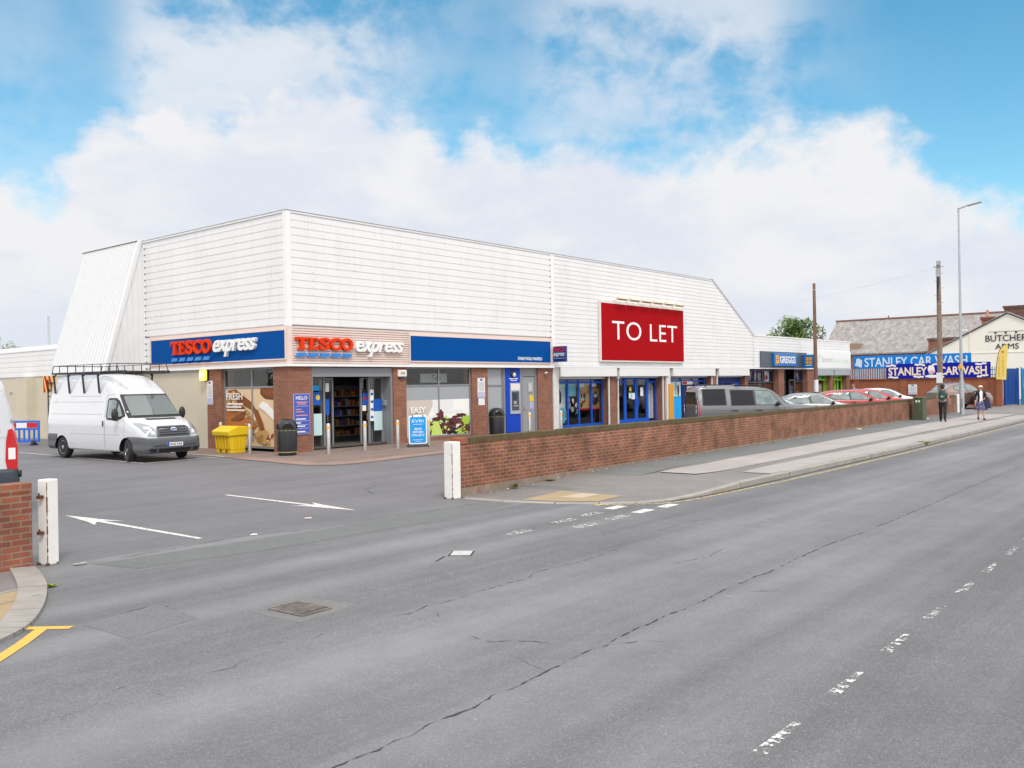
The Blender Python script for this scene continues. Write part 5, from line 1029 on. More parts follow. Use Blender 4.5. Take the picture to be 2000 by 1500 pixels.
    put(m, 'slat', BLACK, go); m = decal(tr, [(.11*math.cos(a), .955+.045*math.sin(a)) for a in [2*math.pi*i/18 for i in range(18)]], 'x', .032, .05); put(m, 'badge', CHROME, go); m = decal(tr, [(.092*math.cos(a), .955+.034*math.sin(a)) for a in [2*math.pi*i/18 for i in range(18)]], 'x', .037, .05); put(m, 'badge_centre', M('badge_blue', (.12, .20, .45), .3, .3), go)
    m = decal(tr, [(-.50, 1.245), (.50, 1.245), (.50, 1.285), (-.50, 1.285)], 'x', .01, .1); put(m, 'bonnet_vent', TRIM, t)
    m = MB(); m.box(L/2+.055, L/2+.075, -.26, .26, .46, .57); po = m.build('number_plate', PLATEW, t)
    m = MB(); text_on(m, 'HX63 KAK', (L/2+.075, -.19, .478), (0, 1, 0), FZ, .43, .075, .003, 0, .015); m.box(L/2+.0755, L/2+.077, -.26, -.205, .46, .57, 1); m.build('lettering', [BLACK, FBLUE], po)
    rst = [(5.0, .28, 1.003, .5, 1.012, .78, 1.003, .01), (L-.12, .28, 1.0, .5, 1.005, .78, .995, .02), (L-.02, .32, .975, .5, .98, .77, .96, .03), (L+.05, .36, .90, .5, .9, .74, .88, .04)]
    shell('rear_bumper', rst, L, GP, t, wl[2:], rr, .0, 8)
    for s in (1, -1):
        m = MB(); m.box(-L/2-.012, -L/2+.03, s*.78-.07, s*.78+.07, .85, 1.5); m.build('tail_lamp', LAMPR, t, bevel=.02)
    return t, tr, L
vt, vtr, VL = panel_van('white high roof van with black roof rack parked nose out beside the beige wall', (-3.92, 3.45, .01), rad(-86.5), tall=2.68)
RK = M('rack_black', (.02, .018, .025), .5); m = MB(); zt = 2.74
def basket(x0, x1, y0, y1, z, mm, nx):
    for y in (y0, y1):
        mm.tube((x0, y, z), (x1, y, z), .018, 6); mm.tube((x0+.12, y, z+.24), (x1-.12, y, z+.24), .011, 6); mm.tube((x0, y, z), (x0+.12, y, z+.24), .014, 6); mm.tube((x1, y, z), (x1-.12, y, z+.24), .014, 6)
        for i in range(1, nx): x = x0+(x1-x0)*i/nx; mm.tube((x, y, z), (x, y, z+.24), .014, 6)
    for i in range(nx+1): x = x0+(x1-x0)*i/nx; mm.tube((x, y0, z), (x, y1, z), .014, 6)
    for x in (x0+.12, x1-.12): mm.tube((x, y0, z+.24), (x, y1, z+.24), .014, 6)
basket(-2.75, 1.3, -.84, .84, zt, m, 8)
for x in (-2.45, -1.55, -.65, .25):
    for s in (1, -1): m.tube((x, s*.84, zt), (x, s*.90, zt-.12), .028, 6); m.obox((x, s*.905, 2.38), (.075, .03, .60), 0, 0, rad(-5*s))
m.tube((.2, -.72, zt-.02), (1.5, -.72, zt-.02), .05, 8); m.tube((.2, .72, zt-.02), (1.5, .72, zt-.02), .05, 8)
m.build('roof_rack', RK, vt)
m = MB()
for y in (-.86, -.52): m.tube((-VL/2-.14, y, .45), (-VL/2-.14, y, 2.55), .022, 6)
for i in range(9): z = .6+i*.23; m.tube((-VL/2-.14, -.86, z), (-VL/2-.14, -.52, z), .014, 6)
for z in (.62, 1.3, 2.3): m.tube((-VL/2-.14, -.69, z), (-VL/2, -.69, z), .018, 6)
m.build('rear_ladder', RK, vt)
m = MB(); m.box(-VL/2-.20, -VL/2-.17, -1.0, -.56, 2.12, 2.66, 0)
for i in range(5):
    y0 = -1.0+i*.14; P = [(max(-1.0, min(-.56, y0+dy)), z) for dy, z in ((0, 2.12), (.07, 2.12), (-.05, 2.66), (-.12, 2.66))]; m.add([(-VL/2-.2005, y, z) for y, z in P]+[(-VL/2-.1695, y, z) for y, z in P], [(0, 1, 2, 3), (4, 5, 6, 7)], 1)
m.build('marker_board', [M('marker_yellow', (.75, .55, .15), .5), PM['red']], vt)
# --- second white van, only its rear corner in the picture
def rear_van(label, loc, rz, L=5.4):
    t = thing('panel_van', label, 'van', loc, rz); WP = MATS['paint_van_white']
    st = [(0, .45, .72, .7, .74, .9, .62, .06), (.2, .32, .92, .9, .93, 1.15, .8, .1), (.8, .30, 1.0, 1.15, 1.0, 1.40, .88, .12), (1.5, .3, 1.01, 1.3, 1.01, 2.05, .88, .2), (2.0, .3, 1.02, 1.3, 1.02, 2.40, .86, .26), (2.5, .3, 1.02, 1.3, 1.02, 2.5, .85, .28), (4.6, .3, 1.02, 1.3, 1.02, 2.5, .84, .28), (5.2, .3, 1.01, 1.3, 1.01, 2.48, .83, .28), (L-.04, .34, 1.0, 1.3, .995, 2.44, .81, .28), (L, .36, .97, 1.3, .965, 2.36, .77, .25)]
    rr = .34; wx = [L/2-.95, L/2-4.4]; wl = [(x, s*.88) for x in wx for s in (1, -1)]; body, tr = shell('body', st, L, WP, t, wl, rr, .03, 50)
    for x in wx:
        for s in (1, -1): wheel(t, x, s*.88, rr, .21, 0, 7)
    put(decal(tr, [(-.8, 1.35), (.8, 1.35), (.7, 2.0), (-.7, 2.0)], 'x', .008, .12), 'windscreen', CGLASS, t)
    put(decal(tr, [(-.72, 1.45), (-.08, 1.45), (-.08, 2.0), (-.66, 2.0)], 'x', .006, .1, 0, decal(tr, [(.72, 1.45), (.08, 1.45), (.08, 2.0), (.66, 2.0)], 'x', .006, .1, 0, None, -1), -1), 'rear_window', CGLASS, t)
    put(both(tr, on_front(L, [(1.3, 1.38), (2.05, 1.38), (2.05, 1.9), (1.7, 1.95)]), .006), 'side_window', CGLASS, t)
    for s in (1, -1):
        m = MB(); prof = [(.0, .80), (.0, 1.20), (.03, 1.42), (.09, 1.52), (.16, 1.50), (.20, 1.30), (.215, .95), (.18, .80)]
        m.add([(-L/2-.012-(.012 if i in (0, 1) else 0), s*(.985-a*.9), z) for i, (a, z) in enumerate(prof)]+[(-L/2+.17-a*.35, s*(1.012-.05*(z > 1.4)), z) for a, z in prof], [tuple(range(8)), tuple(range(8, 16))]+[(i, (i+1) % 8, 8+(i+1) % 8, 8+i) for i in range(8)]); lo = m.build('tail_lamp', LAMPR, t, bevel=.008)
        m = MB(); m.box(-L/2-.022, -L/2-.011, s*.90-.05, s*.90+.06, .98, 1.18); m.build('reversing_lens', M('lens_white', (.75, .75, .75), .2, coat=.6), lo)
    bo, _ = shell('rear_bumper', [(L-.40, .34, 1.04, .5, 1.04, .80, 1.03, .02), (L-.06, .34, 1.03, .5, 1.03, .82, 1.01, .03), (L+.06, .38, .98, .5, .98, .80, .95, .04), (L+.09, .45, .9, .55, .9, .76, .88, .03)], L, M('van_bumper_slate', (.03, .042, .055), .55), t, None, rr, 0, 8)
    for s in (1, -1): m = MB(); m.box(-L/2-.02, -L/2+.04, s*1.035-.01, s*1.035+.015, .66, .78); m.build('side_marker', BLACK, t)
    m = MB(); m.box(-L/2-.006, -L/2+.02, -.004, .004, .85, 2.35); m.box(-L/2-.006, -L/2+.02, -.9, .9, 1.36, 1.365)
    for s in (1, -1):
        for z in (1.0, 1.62, 2.1): m.box(-L/2-.012, -L/2+.02, s*.90-.02, s*.90+.02, z, z+.06)
    m.build('door_seam', M('seam_grey', (.3, .3, .31), .7), t); m = MB(); m.box(-L/2-.11, -L/2-.09, -.26, .26, .55, .66); m.build('number_plate', PLATEY, t); return t
ang = rad(90-12); dv = Vector((math.cos(ang), math.sin(ang))); nv = Vector((dv.y, -dv.x)); cpos = Vector((-11.50, -7.90))-nv*1.02+dv*2.72
rear_van('rear corner of a white van with red tail lamp cut off at the left edge', (cpos.x, cpos.y, 0), ang)

# --- cars
def car(name, label, loc, rz, kind, P, cat='car', group=None, rr=.315, plate=True):
    t = thing(name, label, cat, loc, rz, group)
    if kind == 'suv':
        L = 4.83; st = [(0, .48, .78, .80, .80, .98, .68, .05), (.08, .40, .90, .85, .91, 1.08, .78, .08), (.5, .36, .95, .98, .95, 1.15, .84, .10), (1.15, .36, .965, 1.05, .96, 1.19, .84, .10), (1.32, .36, .965, 1.10, .96, 1.30, .80, .10), (1.65, .36, .965, 1.14, .96, 1.60, .755, .10), (1.95, .36, .965, 1.14, .96, 1.78, .735, .10), (2.3, .36, .965, 1.14, .96, 1.84, .73, .10), (3.05, .36, .965, 1.14, .96, 1.86, .73, .10), (3.3, .36, .965, 1.14, .96, 1.91, .73, .10), (4.55, .38, .96, 1.14, .955, 1.91, .72, .10), (4.76, .40, .95, 1.14, .945, 1.86, .71, .10), (L, .45, .92, 1.14, .92, 1.74, .70, .1)]
        wx = [.93, 3.82]; rr = .37; ws = [(-.78, 1.28), (.78, 1.28), (.68, 1.74), (-.68, 1.74)]; rw = [(-.70, 1.25), (.70, 1.25), (.62, 1.72), (-.62, 1.72)]
        wins = [[(1.56, 1.20), (2.56, 1.20), (2.56, 1.73), (1.99, 1.72)], [(2.64, 1.20), (3.50, 1.20), (3.50, 1.76), (2.64, 1.74)], [(3.74, 1.22), (4.60, 1.22), (4.58, 1.80), (3.74, 1.80)]]; dark = (0, 1, 1); hy = .98; mir = (1.75, 1.06, 1.24)
    elif kind == 'saloon':
        L = 4.55; st = [(0, .40, .62, .55, .64, .70, .56, .05), (.10, .28, .80, .62, .80, .80, .70, .08), (.7, .24, .875, .82, .875, .93, .76, .1), (1.15, .24, .885, .90, .885, 1.0, .74, .1), (1.32, .24, .885, .92, .885, 1.06, .70, .1), (1.75, .24, .885, .93, .88, 1.30, .60, .12), (2.15, .24, .885, .93, .88, 1.42, .575, .14), (2.6, .24, .885, .93, .88, 1.45, .57, .15), (3.1, .24, .885, .94, .88, 1.42, .565, .15), (3.6, .24, .885, .95, .88, 1.26, .57, .13), (3.95, .25, .88, .97, .87, 1.08, .66, .1), (4.40, .28, .85, .95, .84, 1.04, .68, .09), (L, .42, .74, .80, .74, .92, .62, .06)]
        wx = [.90, 3.58]; ws = [(-.66, 1.03), (.66, 1.03), (.52, 1.36), (-.52, 1.36)]; rw = [(-.60, 1.10), (.60, 1.10), (.50, 1.34), (-.50, 1.34)]; wins = [[(1.62, 1.0), (2.52, 1.0), (2.52, 1.36), (2.12, 1.35), (1.82, 1.19)], [(2.60, 1.0), (3.45, 1.02), (3.50, 1.12), (3.12, 1.34), (2.60, 1.37)]]; dark = (0, 0); hy = .86; mir = (1.62, .98, 1.02)
    else:
        L = 4.22; st = [(0, .40, .62, .55, .64, .72, .56, .05), (.10, .28, .79, .62, .79, .84, .69, .08), (.65, .24, .865, .84, .865, .97, .75, .1), (1.02, .24, .875, .92, .875, 1.03, .73, .1), (1.2, .24, .875, .95, .875, 1.10, .69, .1), (1.65, .24, .875, .96, .87, 1.35, .60, .12), (2.0, .24, .875, .96, .87, 1.45, .575, .14), (2.5, .24, .875, .96, .87, 1.49, .57, .15), (3.2, .24, .875, .97, .87, 1.46, .565, .15), (3.62, .25, .87, .98, .865, 1.38, .56, .14), (3.95, .26, .86, .99, .85, 1.16, .60, .12), (4.12, .30, .83, .95, .82, 1.02, .64, .09), (L, .42, .74, .80, .74, .92, .62, .06)]
        wx = [.84, 3.42]; ws = [(-.66, 1.07), (.66, 1.07), (.52, 1.39), (-.52, 1.39)]; rw = [(-.56, 1.08), (.56, 1.08), (.48, 1.38), (-.48, 1.38)]; wins = [[(1.52, 1.03), (2.42, 1.03), (2.42, 1.40), (2.02, 1.39), (1.72, 1.23)], [(2.50, 1.03), (3.20, 1.05), (3.48, 1.16), (3.22, 1.37), (2.50, 1.41)]]; dark = (0, 0); hy = .88; mir = (1.52, .97, 1.05)
    F = lambda Q: on_front(L, Q); wl = [(L/2-x, s*.77) for x in wx for s in (1, -1)]
    body, tr = shell('body', st, L, P, t, wl, rr, .035, 52)
    for x, y in wl: wheel(t, x, y*1.0, rr, .2, 0, 5)
    put(decal(tr, ws, 'x', .008, .1), 'windscreen', CGLASS, t); put(decal(tr, rw, 'x', .008, .1, 0, None, -1), 'rear_window', DGLASS if kind == 'suv' else CGLASS, t)
    x0 = min(p[0] for w_ in wins for p in w_); x1 = max(p[0] for w_ in wins for p in w_)
    for s in (1, -1):
        for w_, dk in zip(wins, dark):
            cx = sum(p[0] for p in w_)/len(w_); cz = sum(p[1] for p in w_)/len(w_); big = [(cx+(a-cx)*1.09, cz+(b-cz)*1.10) for a, b in w_]
            fo = put(decal(tr, F(big), 'y', .003, .09, 0, None, s), 'window_frame', TRIM, t); put(decal(tr, F(w_), 'y', .008, .09, 0, None, s), 'side_window', DGLASS if dk else CGLASS, fo)
        m = MB()
        sx_ = [w_[1][0]+.05 for w_ in wins[:2]]; seams = [[(x, .45), (x, hy+.2)] for x in sx_]+[[(x0-.05, .5), (x0-.1, hy+.12)]]
        for q in seams: decal(tr, line_poly(F(q), .010), 'y', .002, .12, 0, m, s)
        if kind == 'suv': decal(tr, line_poly(F([(.3, 1.01), (4.7, 1.01)]), .012), 'y', .002, .2, 0, m, s)
        put(m, 'door_seam', BLACK, t); m = MB()
        for x in sx_: decal(tr, F([(x-.26, hy), (x-.05, hy), (x-.05, hy+.04), (x-.26, hy+.04)]), 'y', .022, .06, 0, m, s)
        put(m, 'door_handle', TRIM, t)
        m = MB(); m.sphere((L/2-mir[0], s*mir[1], mir[2]), .08, .12, .085, 0, 12, 8); m.tube((L/2-mir[0]-.02, s*(mir[1]-.16), mir[2]-.06), (L/2-mir[0], s*mir[1], mir[2]-.02), .03); put(m, 'mirror', TRIM, t)
        fz = st[1][5]; m = decal(tr, [(s*.42, fz-.20), (s*.68, fz-.18), (s*.74, fz-.02), (s*.62, fz-.03), (s*.45, fz-.1)], 'x', .01, .06); put(m, 'headlight', LAMPC, t)
        rz_ = (.88, 1.50) if kind == 'suv' else (.78, 1.04); m = decal(tr, [(s*.66, rz_[0]), (s*(.90 if kind == 'suv' else .80), rz_[0]), (s*(.86 if kind == 'suv' else .76), rz_[1]), (s*.66, rz_[1])], 'x', .012, .06, 0, None, -1); lo = put(m, 'tail_lamp', BLACK if kind == 'suv' else LAMPR, t)
        if kind == 'suv':
            m = decal(tr, F([(4.735, .86), (4.79, .86), (4.79, 1.30), (4.74, 1.30)]), 'y', .012, .05, 0, None, s); put(m, 'red_lens', LAMPR, lo); m = MB()
            for z in (1.17, 1.02): decal(tr, [(s*(.80+.075*math.cos(a)), z+.065*math.sin(a)) for a in [2*math.pi*i/14 for i in range(14)]], 'x', .022, .05, 0, m, -1)
            for z in (.89, .935): decal(tr, [(s*.73, z), (s*.87, z), (s*.87, z+.03), (s*.73, z+.03)], 'x', .022, .05, 0, m, -1)
            put(m, 'white_lens', M('lamp_white', (.74, .74, .74), .25), lo)
    if kind == 'suv':
        m = MB()
        for s in (1, -1): m.tube((L/2-2.2, s*.66, 1.93), (L/2-4.5, s*.66, 1.985), .018, 6); [m.tube((L/2-x, s*.66, 1.83), (L/2-x, s*.66, 1.95), .018, 6) for x in (2.25, 3.3, 4.45)]
        m.build('roof_rail', TRIM, t)
    fz = st[1][5]; m = decal(tr, [(-.38, fz-.24), (.38, fz-.24), (.38, fz-.06), (-.38, fz-.06)], 'x', .008, .08); put(m, 'grille', BLACK, t)
    m = MB(); m.box(L/2+.005, L/2+.02, -.26, .26, .46, .57); m.build('number_plate', PLATEW, t)
    return t
SILV = paint('silver', (.30, .31, .32), .5, .34); GREYP = paint('grey', (.155, .155, .168), .4, .36); REDP = paint('red', (.42, .018, .022), .0, .3); REDP2 = paint('bright_red', (.50, .03, .03), 0, .3); WHP = paint('white', (.70, .71, .72), 0, .3); PALE = paint('pale_silver', (.36, .39, .39), .4, .34); BRN = paint('bronze', (.28, .19, .165), .5, .32)
def hd(deg): return rad(90-deg)     # heading measured from +Y towards +X
GC = 'cars parked behind the long brick wall'
car('parked_car', 'grey boxy four wheel drive with dark rear glass parked behind the brick wall', (14.9, -9.25, gz(13)), hd(135), 'suv', GREYP, group=GC)
for nm, lb, x, y, k, P, a in [('parked_car', 'pale silver saloon half hidden behind the bonnet of the four wheel drive', 17.3, -9.0, 'saloon', PALE, 140), ('parked_car', 'grey silver hatchback parked between the pale saloon and the first red car', 22.6, -8.6, 'saloon', SILV, 142),
        ('parked_car', 'red hatchback parked next to the grey silver car behind the wall', 28.1, -8.5, 'hatch', REDP, 142), ('parked_car', 'bright red car showing only its sloping front beside the white car', 31.3, -8.35, 'hatch', REDP2, 142), ('parked_car', 'white hatchback at the far end of the row of parked cars', 36.0, -7.5, 'hatch', WHP, 142)]:
    car(nm, lb, (x, y, gz(x)), hd(a), k, P, group=GC)
fc = car('parked_car', 'bronze hatchback with pale tailgate parked in the far entrance by the lamp post', (47.0, -8.9, .1), hd(116), 'hatch', BRN); fc.scale = (1.04, 1.04, 1.14)
m = MB(); m.box(-4.22/2-.03, -4.22/2+.02, -.72, .72, .50, .98); m.build('tailgate', SILV, fc, bevel=.02)

# ------------------------------------------------------------------ people
def skin(name, V, E, mat, par, sub=2, root=0):
    """one continuous surface grown round a skeleton: V rows (point, radius or (rx, ry))"""
    me = bpy.data.meshes.new(name); me.from_pydata([v[0] for v in V], E, []); o = bpy.data.objects.new(name, me); COL.objects.link(o)
    o.modifiers.new('skin', 'SKIN'); sv = me.skin_vertices[0].data
    for i, v in enumerate(V): sv[i].radius = v[1] if isinstance(v[1], tuple) else (v[1], v[1]); sv[i].use_root = (i == root)
    sb = o.modifiers.new('sub', 'SUBSURF'); sb.levels = sub; sb.render_levels = sub
    dg = bpy.context.evaluated_depsgraph_get(); m2 = bpy.data.meshes.new_from_object(o.evaluated_get(dg)); o.modifiers.clear(); o.data = m2; bpy.data.meshes.remove(me); m2.materials.clear(); m2.materials.append(mat)
    for p in m2.polygons: p.use_smooth = True
    if par is not None: o.parent = par
    o.name = name; m2.name = name; return o
SKIN = M('skin', (.52, .30, .21), .55); HAIRD = M('hair_dark', (.018, .014, .012), .7); HAIRW = M('hair_white', (.68, .66, .63), .7, var=.15, vscale=40)
def person(label, loc, rz, H, stride, arm, cloth, hair, facing=True):
    """stride: (left, right) foot offsets forward; arm: per side ((elbow), (wrist)) offsets from the shoulder; local +Y is forward"""
    t = thing('person', label, 'person', loc, rz); k = H/1.75; V = []; E = []
    def add(p, r_, par=None):
        V.append(((p[0]*k, p[1]*k, p[2]*k), r_ if isinstance(r_, tuple) else r_*k)); i = len(V)-1
        if par is not None: E.append((par, i))
        return i
    pel = add((0, 0, .96), .135); sp = add((0, -.005, 1.14), .118, pel); ch = add((0, -.01, 1.34), .128, sp); nk0 = add((0, -.012, 1.455), .075, ch); nk = add((0, .0, 1.52), .052, nk0); hd0 = add((0, .018, 1.585), .072, nk); hd1 = add((0, .022, 1.655), .092, hd0); hd2 = add((0, .012, 1.715), .074, hd1)
    J = {}
    for s, st_, ar in ((-1, stride[0], arm[0]), (1, stride[1], arm[1])):
        lift = .05 if st_ < -.1 else .0
        hp_ = add((s*.092, 0, .90), .088, pel); kn = add((s*.098, st_*.55+.05, .50+lift*.3), .062, hp_); cf = add((s*.099, st_*.8, .33+lift*.6), .056, kn); an = add((s*.10, st_-.02, .095+lift), .036, cf); he = add((s*.105, st_+.05, .045+lift*.6), .036, an); add((s*.115, st_+.16, .03), .03, he)
        sh = add((s*.165, -.01, 1.415), .064, ch); el_ = add((s*.165+ar[0][0]*s, ar[0][1], 1.415+ar[0][2]), .043, sh); wr = add((s*.165+ar[1][0]*s, ar[1][1], 1.415+ar[1][2]), .028, el_)
        d = (Vector((ar[1][0]*s, ar[1][1], ar[1][2]))-Vector((ar[0][0]*s, ar[0][1], ar[0][2]))).normalized(); w0 = Vector((s*.165+ar[1][0]*s, ar[1][1], 1.415+ar[1][2])); pm = add(tuple(w0+d*.06), (.034*k, .018*k), wr); sd_ = Vector((0, 1, 0)); sd_ = (sd_-d*sd_.dot(d)).normalized(); inn = Vector((-s, 0, 0))
        for j, ln in enumerate((.075, .085, .08, .062)):
            b0_ = w0+d*.085+sd_*(.027-.018*j); a1 = add(tuple(b0_), .009, pm); a2 = add(tuple(b0_+d*ln*.55+inn*.008), .0085, a1); add(tuple(b0_+d*ln*.9+inn*.028), .0075, a2)
        b0_ = w0+d*.035+sd_*.03; a1 = add(tuple(b0_), .011, wr); add(tuple(b0_+sd_*.02+d*.04+inn*.015), .009, a1)
        J[s] = dict(hip=(s*.092, 0, .90), knee=V[kn][0], calf=V[cf][0], ankle=V[an][0], toe=(s*.11*k, (st_+.09)*k, .045*k+lift*.3), heel=(s*.105*k, (st_-.03)*k, (.05+lift)*k), toe2=(s*.118*k, (st_+.175)*k, .035*k), sh=V[sh][0], el=V[el_][0], wr=V[wr][0])
    body = skin('body', V, E, cloth.get('skin', SKIN), t)
    v3 = lambda p: tuple(c*k for c in p)
    if 'trousers' in cloth:
        V2 = [(v3((0, 0, 1.03)), .178*k), (v3((0, -.01, .93)), .178*k)]; E2 = [(0, 1)]
        for s in (-1, 1): b_ = len(V2); V2 += [(v3((s*.098, 0, .84)), .108*k), (J[s]['knee'], .083*k), (J[s]['calf'], .076*k), (tuple(Vector(J[s]['ankle'])-Vector((0, 0, .03))), .066*k)]; E2 += [(1, b_), (b_, b_+1), (b_+1, b_+2), (b_+2, b_+3)]
        skin('trousers', V2, E2, cloth['trousers'], t)
    V2 = [(v3((0, -.002, .88)), .192*k), (v3((0, -.002, .97)), .180*k), (v3((0, -.005, 1.15)), .140*k), (v3((0, -.01, 1.33)), .148*k), (v3((0, -.012, 1.44)), .088*k)]; E2 = [(0, 1), (1, 2), (2, 3), (3, 4)]
    for s in (-1, 1):
        b_ = len(V2); sh, el_, wr = Vector(J[s]['sh']), Vector(J[s]['el']), Vector(J[s]['wr']); V2 += [(tuple(sh), .080*k)]; E2 += [(3, b_)]
        if cloth.get('long'): V2 += [(tuple(el_), .062*k), (tuple(el_.lerp(wr, .92)), .046*k)]; E2 += [(b_, b_+1), (b_+1, b_+2)]
        else: V2 += [(tuple(sh.lerp(el_, .75)), .068*k)]; E2 += [(b_, b_+1)]
    skin('top', V2, E2, cloth['top'], t)
    if 'blouse' in cloth:
        m = MB(); P = [(-.045, 1.47), (.045, 1.47), (.075, 1.38), (.06, 1.15), (.085, .93), (-.07, .93), (-.055, 1.15), (-.075, 1.38)]; 
        m.add([v3((x, .155-.02*abs(z-1.25)-(.06 if z > 1.45 else 0)+(.0 if z > 1 else .01), z)) for x, z in P]+[v3((x, .05, z)) for x, z in P], [tuple(range(8)), tuple(range(8, 16))]+[(i, (i+1) % 8, 8+(i+1) % 8, 8+i) for i in range(8)]); m.build('blouse', cloth['blouse'], t)
    if 'skirt' in cloth:
        m = MB(); n = 36; v = []
        for z, r_ in ((1.0, .150), (.9, .185), (.75, .225), (.6, .265), (.50, .29)):
            for i in range(n): a = 2*math.pi*i/n; q = r_*(1+.055*math.sin(a*7)*(1-z)*1.7); v.append(v3((q*math.cos(a)*1.08, q*math.sin(a)*.9, z+.012*math.sin(a*7+1))))
        m.add(v, [(j*n+i, j*n+(i+1) % n, (j+1)*n+(i+1) % n, (j+1)*n+i) for j in range(4) for i in range(n)]); m.build('skirt', cloth['skirt'], t, smooth=60)
    for s in (-1, 1):
        m = MB(); h_, tt = Vector(J[s]['heel']), Vector(J[s]['toe2']); d = (tt-h_); 
        for q, rx, rz_ in ((.12, .047, .055), (.45, .045, .05), (.85, .046, .038)): c = h_+d*q; m.sphere(tuple(c), rx*k, .085*k, rz_*k, 0, 10, 6)
        m.build('shoe', cloth['shoe'], t, smooth=60)
    m = MB(); m.sphere(v3((0, .0, 1.675)), .103*k, .112*k, .088*k, 0, 16, 10); m.v = [(x, y if y < .06*k else .06*k+(y-.06*k)*.35, z if y < .03 else max(z, 1.675*k)) for x, y, z in m.v]
    if hair[1] > .2: m.sphere(v3((0, -.045, 1.61)), .088*k, .07*k, .09*k, 0, 12, 8)
    m.build('hair', hair[0], t, smooth=60)
    m = MB(); m.add([v3(p) for p in ((-.016, .105, 1.60), (.016, .105, 1.60), (0, .135, 1.605), (0, .108, 1.65))], [(0, 1, 2), (0, 2, 3), (1, 3, 2), (0, 3, 1)]); m.build('nose', cloth.get('skin', SKIN), t)
    m = MB(); m.sphere(v3((0, .099, 1.572)), .024*k, .008*k, .006*k, 0, 10, 6); m.build('mouth', M('lips', (.38, .13, .11), .5), t)
    for s in (-1, 1):
        m = MB(); m.sphere(v3((s*.034, .105, 1.645)), .013*k, .008*k, .008*k, 0, 8, 6); m.build('eye', M('eye_dark', (.03, .025, .02), .3), t); m = MB(); m.sphere(v3((s*.094, .015, 1.635)), .012*k, .022*k, .032*k, 0, 8, 6); m.build('ear', cloth.get('skin', SKIN), t)
    if cloth.get('glasses'):
        m = MB()
        for s in (-1, 1): m.sphere(v3((s*.036, .112, 1.643)), .030*k, .012*k, .024*k, 0, 10, 6); m.tube(v3((s*.066, .10, 1.65)), v3((s*.098, .0, 1.65)), .004, 5)
        m.build('sunglasses', BLACK, t)
    return t, k
BLKT = M('cloth_black', (.014, .014, .016), .85, var=.3, vscale=12); GRYT = M('cloth_grey', (.22, .20, .20), .85, var=.1, vscale=9); NAVY = M('cloth_navy', (.018, .02, .07), .8, var=.3, vscale=10); WCL = M('cloth_white', (.74, .73, .72), .8)
PATT = M('cloth_pattern', (.03, .028, .12), .8, stain=((.50, .48, .58), 22, .53)); LIL = M('cloth_denim', (.11, .13, .24), .85, var=.15, vscale=9); SHOEB = M('shoe_black', (.012, .012, .013), .5); SHOEW = M('sandal', (.55, .45, .36), .6)
t, k = person('man in grey T shirt and black trousers walking away beside the green cabinet', (27.0, -13.05, .112), rad(-80), 1.74, (.16, -.22), (((.05, -.08, -.27), (.09, .02, -.50)), ((.06, .06, -.27), (.10, .16, -.48))), dict(trousers=BLKT, top=GRYT, shoe=SHOEB), (HAIRD, .3))
pk = thing('backpack', 'dark green backpack on the back of the walking man', 'backpack', t.location, t.rotation_euler.z); PKM = M('pack_green', (.02, .055, .045), .8, var=.2, vscale=14)
m = MB(); m.sphere((0, -.23, 1.24), .17, .10, .25, 0, 16, 12); m.v = [(max(-.155, min(.155, x)), y, max(1.02, min(1.47, z))) for x, y, z in m.v]; m.build('bag', PKM, pk, smooth=50)
m = MB(); m.sphere((0, -.31, 1.14), .12, .05, .11, 0, 12, 8); m.build('front_pocket', M('pack_green2', (.028, .075, .06), .8), pk, smooth=50); m = MB()
for s in (-1, 1): m.path([(s*.10, -.17, 1.43), (s*.11, -.04, 1.50), (s*.115, .10, 1.44), (s*.13, .135, 1.30), (s*.15, .02, 1.14), (s*.13, -.15, 1.08)], .018, 6)
m.build('strap', BLKT, pk); m = MB(); m.box(-.05, .05, -.366, -.35, 1.16, 1.19); m.build('badge', WCL, pk)
t, k = person('white haired woman in black cardigan and patterned navy skirt walking towards us', (29.7, -14.05, .112), rad(113), 1.64, (.20, -.12), (((.08, -.02, -.26), (-.03, .18, -.34)), ((.08, -.06, -.26), (.08, .06, -.46))), dict(top=BLKT, blouse=WCL, skirt=PATT, shoe=SHOEB, long=True, glasses=True), (HAIRW, .1))
hb = thing('coat_over_arm', 'dark navy coat hanging over the forearm of the walking woman', 'coat', t.location, t.rotation_euler.z); m = MB(); n = 14; v = []
for j in range(6):
    for i in range(n): a = 2*math.pi*i/n; w_ = .07+.035*j; v.append((-.27+w_*math.cos(a)*(.9+.12*math.sin(3*a))+.012*j, .10+.055*math.sin(a)*(1+.1*j)+.01*math.sin(3*a+j), 1.07-.105*j))
m.add(v, [(j*n+i, j*n+(i+1) % n, (j+1)*n+(i+1) % n, (j+1)*n+i) for j in range(5) for i in range(n)]+[tuple(range(n)), tuple(range(5*n, 6*n))[::-1]]); m.build('fabric', NAVY, hb, smooth=60)
t, k = person('man in a blue denim jacket standing beyond the red parked cars', (38.3, -5.0, .1), rad(60), 1.78, (.03, -.03), (((.05, .0, -.28), (.06, .05, -.52)), ((.05, .0, -.28), (.06, .05, -.52))), dict(trousers=NAVY, top=LIL, shoe=SHOEB, long=True), (M('hair_brown', (.12, .06, .035), .7), .1))

